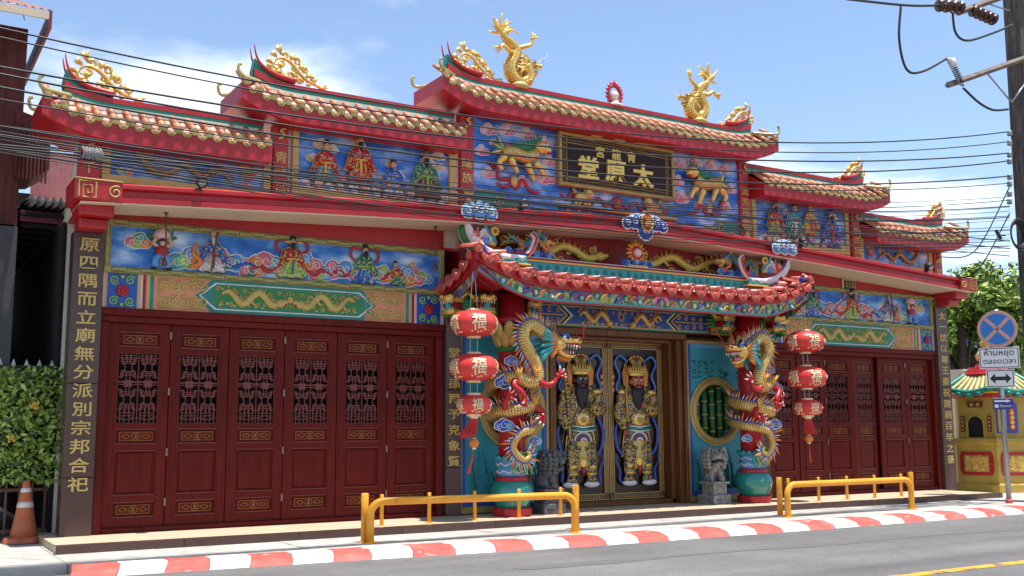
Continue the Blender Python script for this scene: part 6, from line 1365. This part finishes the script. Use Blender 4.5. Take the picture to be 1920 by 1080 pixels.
# fence with ivy screen
fy = .80; fx0, fx1 = P(0, 800, y=fy).x-1.6, P(118, 800, y=fy).x-.02
fence = empty('iron_fence', ((fx0+fx1)/2, fy, ZS), 'rusty iron bar fence with pale triangular spikes beside the granite pillar', 'fence'); RUST = mat('rusty_iron', (.16, .075, .05), .7, var=.4, nscale=18)
nb = 16
for k in range(nb):
    x = fx0+(fx1-fx0)*k/(nb-1)-(fx0+fx1)/2; b = MB(); b.box(x-.013, x+.013, -.013, .013, 0.03, 2.18, RUST); b.build('bar', fence)
    b = MB(); b.plate([(x-.055, 2.19), (x+.055, 2.19), (x, 2.34)], -.006, .006, mat('spike_white', (.62, .55, .55), .6)); b.build('spike', fence)
for z in (.10, .62, 2.14): b = MB(); hw = (fx1-fx0)/2; b.box(-hw, hw, -.016, .016, z, z+.04, RUST); b.build('rail', fence)
def leaf_cloud(b, pts, size, mats, rnd, up=.4, face=None):
    for p in pts:
        d = Vector((rnd.uniform(-1, 1), rnd.uniform(-1, 1), rnd.uniform(-1, 1)+up)).normalized() if face is None else (Vector(face)+Vector((rnd.uniform(-.8, .8), rnd.uniform(-.8, .8), rnd.uniform(-.6, .8)))).normalized()
        t = d.cross(Vector((rnd.uniform(-1, 1), rnd.uniform(-1, 1), rnd.uniform(-1, 1)))).normalized(); u = d.cross(t); L_ = size*rnd.uniform(.6, 1.3); w_ = L_*.42
        P_ = Vector(p); b.add([P_-t*L_*.5, P_-u*w_*.5+d*L_*.06, P_+t*L_*.5, P_+u*w_*.5+d*L_*.06], [(0, 1, 2, 3)], rnd.choice(mats))
def leafmat(name, c): 
    m = mat(name, c, .45, var=.25, nscale=8); bs = m.node_tree.nodes['Principled BSDF']; bs.inputs['Transmission Weight'].default_value = 0; return m
IV = [leafmat('ivy_a', (.27, .37, .04)), leafmat('ivy_b', (.16, .25, .03)), leafmat('ivy_c', (.40, .50, .10)), leafmat('ivy_d', (.05, .10, .015))]
rnd = random.Random(2); ivy = empty('ivy_screen', ((fx0+fx1)/2, fy-.08, .70), 'panel of artificial green ivy leaves fixed to the iron fence', 'hedge')
z0, z1 = .66-.70, 2.16-.70; hw = (fx1-fx0)/2
b = MB(); b.box(-hw, hw+.0, -.01, .02, z0, z1, mat('ivy_mesh', (.012, .03, .008), .9, var=.3)); b.build('backing', ivy)
b = MB(); leaf_cloud(b, [(rnd.uniform(-hw, hw), rnd.uniform(-.14, -.01), z0+(z1-z0)*rnd.random()-.05*rnd.random()) for _ in range(3600)], .07, IV, rnd, face=(0, -1, .35)); leaf_cloud(b, [(hw*(2*rnd.random()-1), -.10-.10*rnd.random()*(.5+.5*math.sin(7*q_)), z0+(z1-z0)*rnd.random()**.8-.10*rnd.random()) for q_ in [rnd.random() for _ in range(1500)]], .115, IV, rnd, face=(0, -1, .5)); b.build('leaves', ivy, kind='stuff')
for px, py in ((222, 430), (247, 432), (62, 650), (85, 655)): 
    b = MB(); p = Vector(P(px*140/504, 640+py*300/1080, y=fy-.2))-Vector(ivy.location)
    for k in range(9): b.ell((p.x+rnd.uniform(-.04, .04), p.y+rnd.uniform(-.03, .03), p.z+rnd.uniform(-.04, .04)), .02, YELL, 6, 4)
    b.build('yellow_blossom', ivy)
# street sign
sgn = empty('street_sign', (6.92, -2.5, ZS), 'no-stopping sign with plates stacked on a grey pole by the kerb', 'sign', rz=-math.atan2(CAM.x-6.92, -(CAM.y+2.5))*-1)
STEEL = mat('galvanised', (.32, .33, .35), .4, .6, var=.15); SWH = mat('sign_white', (.74, .74, .74), .4, var=.03); SBL = mat('sign_blue', (.012, .16, .52), .35, var=.04); SRD = mat('sign_faded_red', (.55, .30, .24), .4, var=.08)
b = MB(); b.tube([(0, 0, 0), (0, 0, 3.55)], .045, STEEL, 12); b.tube([(0, 0, 0), (0, 0, .08)], .06, KRED, 12); b.build('pole', sgn)
b = MB(); b.lathe([(.345, 0), (.345, .012), (.34, .014)], (0, -.05, 3.18), SRD, 40, 'y', False); b.lathe([(.285, .014), (.285, .018)], (0, -.05, 3.18), SBL, 40, 'y', False)
for sg in (-1, 1): b.M = Matrix.Translation((0, 0, 3.18)) @ Matrix.Rotation(sg*PI/4, 4, 'Y'); b.box(-.29, .29, -.0725, -.0685 if sg > 0 else -.070, -.032, .032, SRD); b.M = None
b.build('round_plate', sgn)
def plate_sign(z0, z1, hw, name, fn):
    b = MB(); b.bbox(-hw, hw, -.065, -.05, z0, z1, SWH, .004)
    for q in ((-hw+.015, hw-.015, z0+.015, z0+.027), (-hw+.015, hw-.015, z1-.027, z1-.015), (-hw+.015, -hw+.027, z0+.027, z1-.027), (hw-.027, hw-.015, z0+.027, z1-.027)): b.box(q[0], q[1], -.069, -.06, q[2], q[3], BLACK)
    fn(b); b.build(name, sgn)
def thai(b):
    for t, z, wd in (('ห้ามหยุด', 2.735, .50), ('ตลอดเวลา', 2.575, .54)):
        vs_, fs_ = GL[t]; w0 = max(abs(v[0]) for v in vs_)*2; k = wd/w0; b.glyph(t, 0, z, k, -.066, BLACK, .004)
plate_sign(2.45, 2.84, .34, 'text_plate', thai)
plate_sign(2.10, 2.43, .235, 'arrow_plate', lambda b: b.plate([(-.18, 2.265), (-.09, 2.36), (-.09, 2.30), (.09, 2.30), (.09, 2.36), (.18, 2.265), (.09, 2.17), (.09, 2.23), (-.09, 2.23), (-.09, 2.17)], -.069, -.06, BLACK))
b = MB(); b.bbox(-.16, .18, -.07, -.05, 1.70, 1.90, mat('navy_sign', (.012, .025, .22), .35), .004); b.plate([(-.13, 1.835), (.07, 1.835), (.07, 1.82), (.15, 1.85), (.07, 1.882), (.07, 1.866), (-.13, 1.866)], -.074, -.068, SWH); b.box(-.13, -.065, -.074, -.066, 1.73, 1.79, SWH)
vs_, fs_ = GL['ที่จอดรถ']; k = .19/(max(abs(v[0]) for v in vs_)*2); b.glyph('ที่จอดรถ', .055, 1.765, k, -.07, SWH, .004); b.build('direction_plate', sgn)
# utility pole
PC = ramp_mat('pole_concrete', [(.25, (.035, .03, .027)), (.5, (.08, .07, .062)), (.8, (.16, .145, .13))], scale=6, rough=.85, detail=8, stretch=(3, 3, .4))
pole = empty('utility_pole', (7.85, -2.75, ZS), 'tall dark weathered utility pole carrying cables at the kerb', 'pole')
b = MB(); v = []
for z, h in ((-.2, .24), (5.2, .195), (11.5, .14)): v += [(-h, -h, z), (h, -h, z), (h, h, z), (-h, h, z)]
b.add(v, [(4*r+k, 4*r+(k+1) % 4, 4*r+4+(k+1) % 4, 4*r+4+k) for r in range(2) for k in range(4)]+[(8, 9, 10, 11)], PC); b.build('shaft', pole)
def wpt(px, py, y): return Vector(P(px, py, y=y))-Vector(pole.location)
ARM = ramp_mat('crossarm_wood', [(.3, (.10, .075, .06)), (.7, (.24, .20, .17))], scale=5, rough=.85, detail=6); INSB = mat('brown_porcelain', (.06, .025, .02), .25, var=.2)
for (pa, pb_, r) in ((((1776, 160), (1925, 108), .055)), ((1795, 24), (1935, -26), .06)):
    b = MB(); A = wpt(*pa, -2.98); B = wpt(*pb_, -2.98); b.tube([A, B], r, ARM, 4, smooth=False); b.build('crossarm', pole)
for pts in (((1853, 140), (1897, 192)), ((1897, 192), (1930, 145)), ((1840, 3), (1893, 20))): b = MB(); b.tube([wpt(*p, -2.97) for p in pts], .016, STEEL, 6); b.build('brace', pole)
for (a, c, nr) in (((1762, 10), (1800, 14), 4), ((1825, 20), (1862, 36), 5)):
    b = MB(); A, B = wpt(*a, -3.02), wpt(*c, -3.02); 
    for k in range(nr): t = k/(nr-1); p = A.lerp(B, t); d = (B-A)*.045; b.tube([p-d, p, p+d], [.045, .12, .05], INSB, 14)
    b.tube([A, B], .045, INSB, 10); b.build('insulator', pole)
b = MB(); A, B = wpt(1783, 112, -3.05), wpt(1806, 160, -3.05)
for k in range(9): t = .25+.6*k/8; p = A.lerp(B, t); d = (B-A)*.02; b.tube([p-d, p, p+d], [.03, .062, .03], BLACK, 10)
b.tube([A, A.lerp(B, .25)], [.075, .06], WHITE, 10); b.tube([A+Vector((-.11, 0, 0)), B+Vector((-.11, 0, .02))], .022, STEEL, 8); b.tube([A+Vector((-.11, 0, 0)), A], .03, WHITE, 8); b.tube([B+Vector((-.11, 0, .02)), B], .026, STEEL, 8); b.build('fuse_cutout', pole)
for py in (250, 268, 290, 303, 332, 345, 364, 378): b = MB(); p = wpt(1893, py, -2.95); b.lathe([(.03, -.05), (.055, -.03), (.04, 0), (.055, .03), (.03, .05)], tuple(p), STEEL, 10); b.build('spool_insulator', pole)
b = MB(); cc = wpt(1906, 440, -3.03)
for k in range(7): r = .16+.012*k; b.tube([cc+Vector((r*math.cos(a*PI/12)*(1+.04*k), -.012*k, r*1.25*math.sin(a*PI/12)+.02*math.sin(k*3))) for a in range(25)], .013, BLACK, 5)
b.build('cable_coil', pole)
fl = wpt(1872, 440, -3.1); b = MB(); b.M = Matrix.Translation(fl) @ Matrix.Rotation(.5, 4, 'Z') @ Matrix.Rotation(-.4, 4, 'X'); b.bbox(-.10, .10, -.03, .03, -.08, .08, BLACK, .01); b.box(-.085, .085, -.034, -.029, -.065, .065, mat('lamp_glass', (.5, .52, .55), .1)); b.M = None; b.tube([fl, fl+Vector((.35, .1, .03))], .014, BLACK, 5); b.build('flood_lamp', pole)
CAB = mat('cable_black', (.012, .012, .014), .5, var=0)
cablen = 0
def cable(pts, r, y, x0=-22, x1=None, label='thin black cable in the low tangle crossing the upper murals to the pole', grp='low tangle of thin cables'):
    pw = [P(px, py, y=y) for px, py in pts]; A = np.array([[p.x**2, p.x, 1] for p in pw]); co = np.linalg.lstsq(A, np.array([p.z for p in pw]), rcond=None)[0]
    xe = pw[-1].x if x1 is None else x1; b = MB(); n = 44
    b.tube([(x0+(xe-x0)*i/n, y, co[0]*(x0+(xe-x0)*i/n)**2+co[1]*(x0+(xe-x0)*i/n)+co[2]) for i in range(n+1)], r, CAB, 6); b.build('overhead_cable', None, label, 'cable', grp)
TOP = [((0, 52), (470, 146), (900, 229), (1470, 262), (1893, 248)), ((0, 70), (470, 164), (900, 243), (1470, 283), (1893, 266)), ((0, 117), (470, 210), (900, 273), (1470, 291), (1893, 290)), ((0, 135), (470, 226), (900, 290), (1470, 318), (1893, 303)), ((0, 160), (470, 248), (900, 307), (1470, 341), (1893, 331)), ((0, 183), (470, 262), (900, 325), (1470, 350), (1893, 345))]
for i, t in enumerate(TOP): cable(t, (.011, .009, .012, .012, .012, .008)[i], -2.86-.03*i, label='heavier black power cable strung above the low tangle, across the roofs', grp='power cables across the roofs')
rnd = random.Random(9)
for i in range(17):
    a = 232+i*3.7+rnd.uniform(-2, 2); m_ = 352+i*4.6+rnd.uniform(-5, 5); e = 372+i*6.2+rnd.uniform(-4, 4); s2 = 300+i*3.0+rnd.uniform(-3, 3)
    cable(((0, a), (460, s2), (950, m_), (1420, (m_+e)/2+22+rnd.uniform(-4, 4)), (1893, e)), (.005, .007, .009, .0045)[i % 4], -2.80-.02*(i % 9))
for i in range(3): cable(((0, 272+6*i), (180, 288+3*i), (600, 330+9*i), (1893, 452+14*i)), (.010, .009, .008)[i], -2.98, label='thick black cable in the low bundle tied with grey wire', grp='thick cables in the low bundle')
tw = P(172, 286, y=-2.98); b = MB()
for k in range(22): b.tube([(tw.x-.09+.009*k+.01*math.cos(a), -2.98+.04*math.cos(a*PI/6)*(1+.2*math.sin(k*2.3)), tw.z-.01+.055*(1+.25*math.sin(k*1.7))*math.sin(a*PI/6)) for a in range(13)], .0055, mat('wire_grey', (.30, .29, .28), .6), 4)
b.build('wire_tie', None, 'grey wire wrapped round the low cable bundle', 'wire')
for pts in (((1586, -2), (1700, 10), (1764, 10)), ((1689, 12), (1686, 75), (1700, 130), (1730, 134), (1778, 108)), ((1786, 22), (1792, 62), (1815, 76), (1862, 62), (1900, 46)), ((1806, 165), (1835, 192), (1862, 206), (1890, 205))):
    b = MB(); b.tube(smooth([P(px, py, y=-3.04) for px, py in pts], 8), .022, CAB, 7); b.build('jumper_cable', None, 'thick curved jumper cable beside the top of the utility pole', 'cable', 'jumper cables at the pole top')
for pts in (((1893, 350), (1850, 480), (1765, 482)), ((1893, 400), (1850, 520), (1765, 515))):
    A = P(*pts[0], y=-2.75); B = P(*pts[2], y=-.1); M_ = (A+B)/2+Vector((0, 0, -.55)); b = MB(); b.tube(smooth([A, M_, B], 10), .012, CAB, 5); b.build('service_cable', None, 'slack black service cable from the pole to the temple end wall', 'cable', 'service cables to the temple')
# ================================================================== FURNACE PAVILION
fur = empty('furnace_pavilion', (10.2, -.02, ZS), 'yellow hexagonal incense furnace with green eaves, red dome and gold gourd', 'furnace'); YW = mat('ochre_wall', (.46, .30, .05), .6, var=.15, nscale=4)
R0 = .91; A0 = math.atan2(-.58, -.70)
def hexr(r, k): return (r*math.cos(A0+k*PI/3), r*math.sin(A0+k*PI/3))
def hexp(b, r0, r1, z0, z1, mt):
    v = [(*hexr(r0, k), z0) for k in range(6)]+[(*hexr(r1, k), z1) for k in range(6)]; b.add(v, [(k, (k+1) % 6, 6+(k+1) % 6, 6+k) for k in range(6)]+[tuple(range(6, 12)), tuple(range(5, -1, -1))], mt)
b = MB(); hexp(b, .98, .98, 0, .16, YW); hexp(b, .93, .90, .16, .20, YW); hexp(b, .88, .88, .20, 1.0, YW); hexp(b, .90, .97, 1.0, 1.05, YW); hexp(b, .97, .95, 1.05, 1.13, YW); b.build('base', fur)
b = MB(); hexp(b, .80, .78, 1.13, 2.02, YW); b.build('body', fur)
b = MB(); hexp(b, .80, .92, 2.02, 2.10, RED); hexp(b, .92, 1.02, 2.10, 2.13, YELL); b.build('cornice', fur)
for k in range(6):          # eave of green glazed rolls
    b = MB(); p, q = Vector((*hexr(1.08, k), 2.22)), Vector((*hexr(1.08, k+1), 2.22)); m_ = (p+q)/2-Vector((0, 0, .10))
    for j in range(9): t = j/8; e = p.lerp(q, t); e.z -= .10*math.sin(PI*t); i_ = Vector((e.x*.5, e.y*.5, 2.52)); b.tube(smooth([i_, i_.lerp(e, .6)-Vector((0, 0, .02)), e], 3), .05, mat('cream_tile', (.42, .36, .14), .5, var=.2), 6)
    b.tube(smooth([p, m_, q], 6), .06, TEALG, 8); b.tube(smooth([p*.78+Vector((0, 0, .60)), m_*.78+Vector((0, 0, .56)), q*.78+Vector((0, 0, .60))], 6), .035, GREEN, 8); [b.ell(p.lerp(q, (t_+.5)/5)-Vector((0, 0, .17*math.sin(PI*(t_+.5)/5)-.01)), (.09, .09, .06), TEALG, 8, 6) for t_ in range(5)]; b.build('roof_tiles', fur)
    b = MB(); d = p.normalized(); b.tube(smooth([Vector((p.x*.5, p.y*.5, 2.52)), p*1.0, p+Vector((d.x*.10, d.y*.10, .14)), p+Vector((d.x*.07, d.y*.07, .30))], 5), taper(16, .07, .02), TEALG, 8); b.build('hip_finial', fur)
b = MB(); hexp(b, .62, .56, 2.45, 2.52, YELL); b.lathe([(.60, 2.52), (.58, 2.56), (.52, 2.57), (.50, 2.62), (.42, 2.63), (.40, 2.69), (.28, 2.70), (.2, 2.78), (.1, 2.80)], (0, 0, 0), RED, 24, smooth=False); b.build('dome', fur)
b = MB(); b.lathe([(.08, 2.78), (.21, 2.86), (.23, 2.95), (.17, 3.05), (.08, 3.10), (.07, 3.13), (.12, 3.19), (.12, 3.25), (.05, 3.33), (.01, 3.42)], (0, 0, 0), GOLD, 20); b.build('gold_gourd', fur)
for k in (5, 0):             # the two faces towards the street
    a = A0+(k+.5)*PI/3; M = Matrix.Rotation(a+PI/2, 4, 'Z'); ap = math.cos(PI/6)
    b = MB(); b.M = M @ Matrix.Translation((0, -.88*ap, 0)); b.plate([(-.33, .36), (.33, .36), (.33, .40), (.36, .45), (.36, .76), (.33, .81), (.33, .85), (-.33, .85), (-.33, .81), (-.36, .76), (-.36, .45), (-.33, .40)], -.03, .01, RED); b.build('panel_board', fur)
    b = MB(); b.M = M @ Matrix.Translation((0, -.88*ap-.03, 0)); rr = random.Random(k)
    b.plate([(-.27, .43), (.27, .43), (.27, .78), (-.27, .78)], -.006, .01, GOLDD)
    for j in range(70): b.tube(spiral(rr.uniform(-.22, .22), rr.uniform(.47, .74), .04, .008, rr.uniform(0, 6), 1.2, 8, -.012), .013, GOLD, 5)
    b.build('gold_carving', fur)
    if k == 5:
        b = MB(); b.M = M @ Matrix.Translation((0, -.79*ap, 0)); arch = [(-.16, 1.16), (.16, 1.16), (.16, 1.45)]+[(.16*math.cos(t*PI/8), 1.45+.16*math.sin(t*PI/8)) for t in range(1, 8)]+[(-.16, 1.45)]
        b.plate([(x*1.25, 1.13+(z-1.16)*1.12) for x, z in arch], -.045, 0, YW); b.plate(arch, -.05, 0, DARK); b.build('fire_mouth', fur)
        b = MB(); b.M = M @ Matrix.Translation((0, -.79*ap, 0)); b.plate([(-.15, 1.80), (.15, 1.80), (.18, 1.93), (-.18, 1.93)], -.04, 0, BROWN); [b.ell((sx, -.045, 1.865), (.035, .008, .035), GOLDP, 8, 5) for sx in (-.07, .07)]; b.build('name_tablet', fur)
        for sx in (-1, 1): b = MB(); b.M = M @ Matrix.Translation((0, -.79*ap, 0)); b.plate([(sx*.29-.04, 1.28), (sx*.29+.04, 1.28), (sx*.29+.04, 1.62), (sx*.29-.04, 1.62)], -.03, 0, BROWN); [b.ell((sx*.29, -.035, 1.33+.08*j), (.018, .006, .025), GOLDP, 6, 4) for j in range(4)]; b.build('name_tablet', fur)
    else:
        b = MB(); b.M = M @ Matrix.Translation((0, -.79*ap, 0)); b.plate([(-.10, 1.25), (.10, 1.25), (.14, 1.30), (.14, 1.85), (.10, 1.90), (-.10, 1.90), (-.14, 1.85), (-.14, 1.30)], -.03, .01, BLUE); b.plate([(-.08, 1.31), (.08, 1.31), (.08, 1.84), (-.08, 1.84)], -.036, 0, RED); [b.ell((0, -.04, 1.38+.1*j), (.06, .015, .05), GOLD, 8, 5) for j in range(5)]; b.box(-.36, -.22, -.03, 0, 1.25, 1.92, BLUE); b.box(-.33, -.25, -.034, 0, 1.29, 1.88, YW); b.build('blue_window', fur)
# ================================================================== BACKGROUND ON THE SIGN SIDE
TL = [leafmat('tree_a', (.22, .33, .04)), leafmat('tree_b', (.10, .18, .025)), leafmat('tree_c', (.33, .44, .07)), leafmat('tree_d', (.05, .10, .015))]; BARK = mat('bark', (.09, .065, .05), .9, var=.3, nscale=8, bump=.6)
def tree(x, y, h, rx, rz, n, leaf, label, seed, low=.25):
    root = empty('tree', (x, y, ZS), label, 'tree', 'trees behind the furnace'); rnd = random.Random(seed)
    b = MB(); b.tube(smooth([(0, 0, 0), (.1, .05, h*.3), (-.05, 0, h*.6), (.05, .05, h*.8)], 4), taper(13, .20, .06), BARK, 10)
    cl = []
    for k in range(26):
        a = rnd.uniform(0, 2*PI); el = rnd.uniform(-.5, 1.3); rr = rnd.uniform(.45, .95); c = Vector((rx*rr*math.cos(a)*math.cos(el), rx*rr*math.sin(a)*math.cos(el), h*.62+rz*rr*math.sin(el))); cl.append((c, rx*rnd.uniform(.22, .42)))
        if k % 2 == 0: b.tube(smooth([(0, 0, h*.45), (c.x*.4, c.y*.4, (h*.5+c.z)/2), c], 3), taper(7, .07, .015), BARK, 6)
    b.build('trunk', root)
    b = MB(); pts = []
    for i in range(n):
        c, r = cl[i % len(cl)]; d = Vector((rnd.gauss(0, 1), rnd.gauss(0, 1), rnd.gauss(0, 1))).normalized(); pts.append(c+d*r*(rnd.random()**.4))
    leaf_cloud(b, pts, leaf, TL, rnd, up=.7); b.build('crown', root, kind='stuff')
tree(14.0, 3.2, 5.4, 1.9, 1.9, 15000, .21, 'bright green broad-leaved tree close behind the furnace', 1); tree(18.5, 5.2, 6.8, 2.4, 2.2, 13000, .22, 'darker tall tree between the bright tree and the utility pole', 2); tree(15.5, 7.0, 5.6, 2.2, 2.2, 10000, .22, 'dark tree behind the granite pillar at the street sign end', 3)
far = empty('corner_house', (27.5, 8.5, ZS), 'brick house with blue tiles and a small white turret behind the trees', 'house')
BRK = ramp_mat('brick_far', [(.3, (.26, .10, .07)), (.7, (.36, .15, .10))], scale=8, rough=.8)
b = MB(); b.box(-1.3, 4, -1.2, 4, 0, 5.4, BRK); b.build('wall', far); b = MB(); b.box(-1.34, 4, -1.24, 4, 4.3, 6.0, mat('blue_wall_tile', (.03, .06, .30), .35, var=.4, nscale=14)); b.box(-1.5, 4.2, -1.4, 4.2, 6.0, 6.2, CREAM); b.build('blue_tiling', far)
b = MB(); b.box(-.7, .9, -.9, .7, 6.2, 7.3, WHITE); b.box(-.85, 1.05, -1.05, .85, 7.3, 7.4, WHITE); b.lathe([(1.2, 7.4), (.7, 7.7), (.2, 8.1), (.05, 8.5)], (.1, -.1, 0), CREAM, 12); b.build('turret', far)
for dx in (-.4, .1, .6): b = MB(); b.plate([(dx-.16, 6.45), (dx+.16, 6.45), (dx+.16, 6.95), (dx, 7.15), (dx-.16, 6.95)], -.93, -.89, BLUE); b.build('turret_window', far)
for k, dy in enumerate((-.5, .2)): b = MB(); b.box(-.73, -.69, dy-.14, dy+.14, 6.45, 7.05, BLUE); b.build('turret_window', far)
b = MB(); p = P(1805, 712, y=2.2); b.box(p.x-.25, p.x+.35, 2.0, 2.5, ZS, p.z+.25, CREAM); b.build('white_gate_post', None, 'plain white gate post behind the furnace', 'post')
# ================================================================== NEIGHBOUR ON THE CONE SIDE
TIM = ramp_mat('dark_red_timber', [(.25, (.05, .012, .010)), (.75, (.14, .03, .022))], scale=3, rough=.7, stretch=(6, 6, .5)); CORR = mat('corrugated_sheet', (.30, .13, .10), .6, var=.35, nscale=3); CORP = mat('pink_sheet', (.36, .13, .14), .6, var=.15); GREY = mat('old_cement_sheet', (.22, .21, .20), .85, var=.3)
nb_ = empty('timber_house', (-11.4, 3, ZS), 'dark red timber shophouse with rusty sheet roof next to the temple', 'house')
def nbx(b, x0, x1, y0, y1, z0, z1, mt): b.M = Matrix.Translation((11.4, -3, -ZS)); b.box(x0, x1, y0, y1, z0, z1, mt); b.M = None
xr = P(40, 200, y=1.2).x
for k in range(22):
    b = MB(); x1_ = xr-.22*k; nbx(b, x1_-.216, x1_, 1.2, 1.24, 4.1, 6.9, TIM); b.build('wall_board', nb_)
b = MB(); nbx(b, xr-5, xr-.02, 1.25, 7, 0, 6.9, DARK); b.build('wall', nb_)
for k in range(16):
    b = MB(); b.M = Matrix.Translation((11.4, -3, -ZS)); y0 = 1.2+.36*k; b.box(xr-.0, xr+.03, y0, y0+.355, 4.0, 6.9, TIM); b.build('side_board', nb_)
b = MB(); b.M = Matrix.Translation((11.4, -3, -ZS)); zt = 6.95
for i in range(60):
    xa, xb = xr+.25-.1*i, xr+.25-.1*(i+1); h = .03
    q = [(xa, .5, zt), (xa-.05, .5, zt+h), (xb, .5, zt), (xb, 6, zt+2.2), (xa-.05, 6, zt+2.2+h), (xa, 6, zt+2.2)]
    b.add(q, [(0, 5, 4, 1), (1, 4, 3, 2)], CORR)
b.build('sheet_roof', nb_)
b = MB(); b.M = Matrix.Translation((11.4, -3, -ZS)); b.box(xr+.2, xr+.24, .45, 6, 6.70, 6.95, mat('maroon_board', (.16, .02, .03), .6)); b.box(xr-5, xr+.2, .45, .48, 6.82, 6.92, SOFF); b.build('barge_board', nb_)
b = MB(); b.M = Matrix.Translation((11.4, -3, -ZS)); q0 = P(0, 10, y=.5); q1 = P(40, 5, y=.5); q2 = P(46, 38, y=.5); b.tube([q0+Vector((-2, 0, -.1)), q0, q1, q2], .008, STEEL, 4); b.build('aerial_wire', nb_)
b = MB(); b.M = Matrix.Translation((11.4, -3, -ZS)); q = [P(30, 205, y=1.15), P(84, 226, y=1.15), P(96, 238, y=1.15), P(92, 318, y=1.15), P(60, 335, y=1.15), P(30, 335, y=1.15)]; b.plate([(p.x, p.z) for p in q], 1.13, 1.9, TIM)
for k in range(9): p = P(34+7*k, 230+2*k, y=1.12); b.box(p.x-.012, p.x+.012, 1.10, 1.13, p.z-.75, p.z, TIM)
b.build('side_awning', nb_)
shed = empty('lean_to_shed', (-9.2, 2.5, ZS), 'dark lean-to shed with wavy sheet roof in the gap beside the granite pillar', 'shed')
def shx(b, *a): b.M = Matrix.Translation((9.2, -2.5, -ZS)); b.box(*a); b.M = None
b = MB(); shx(b, xr+.05, -8.45, 7.5, 7.6, 0, 5, DARK); shx(b, -8.83, -8.80, .64, 7.5, 0, 4.1, DARK); b.build('wall', shed)
b = MB(); b.M = Matrix.Translation((9.2, -2.5, -ZS)); n = 36; xa_, xb_ = xr+.12, -8.60
for i in range(n):
    x0_, x1_ = xa_+(xb_-xa_)*i/n, xa_+(xb_-xa_)*(i+1)/n; f = lambda i: .035*math.sin(i*1.25)
    b.add([(x0_, .75, 4.42+f(i)), (x1_, .75, 4.42+f(i+1)), (x1_, 7.4, 4.9+f(i+1)), (x0_, 7.4, 4.9+f(i)), (x0_, .75, 4.36+f(i)), (x1_, .75, 4.36+f(i+1))], [(0, 1, 2, 3), (4, 5, 1, 0), (3, 2, 5, 4)], GREY)
b.build('wavy_roof', shed)
b = MB(); shx(b, xr+.06, -8.62, 1.0, 7.45, 4.22, 4.26, DARK); shx(b, xr+.05, -8.62, 3.06, 3.12, 4.3, 4.95, DARK); b.build('underside_shade_sheet', shed)  # dark sheets added so the roof's underside reads as deep shade
b = MB(); shx(b, xr+.06, -8.80, 1.1, 1.15, 4.15, 4.30, mat('shed_beam', (.14, .012, .03), .6)); b.build('beam', shed)
for k in range(12): b = MB(); shx(b, xr+.10, -8.83, 1.3+.5*k, 1.34+.5*k, 4.10, 4.16, BLACK); b.build('purlin', shed)
b = MB(); b.M = Matrix.Translation((9.2, -2.5, -ZS)); n = 24; xa_ = P(60, 300, y=3).x; za_, zb_ = P(115, 332, y=3).z-.75, P(115, 288, y=3).z
for i in range(n):
    x0_, x1_ = xa_+.95*i/n, xa_+.95*(i+1)/n; o = .012*(i % 2); b.add([(x0_, 3.0, za_), (x1_, 3.0, za_), (x1_, 3.0-o, zb_), (x0_, 3.0-o, zb_)], [(0, 1, 2, 3)], CORP)
b.build('pink_cladding', shed)
b = MB(); shx(b, xr+.1, -8.9, 6.8, 6.84, 1.9, 2.9, mat('shed_window', (.35, .38, .42), .4)); [shx(b, xr+.1, -8.9, 6.76, 6.79, 1.95+.12*j, 2.0+.12*j, BLACK) for j in range(8)]; b.build('louvre_window', shed)
b = MB(); p0, p1 = P(12, 430, y=1.1), P(58, 640, y=1.1); shx(b, p0.x-.6, xr+.03, 1.05, 1.15, 1.9, 4.05, mat('grey_panel', (.05, .048, .05), .5, var=.3)); b.build('grey_panel', shed)
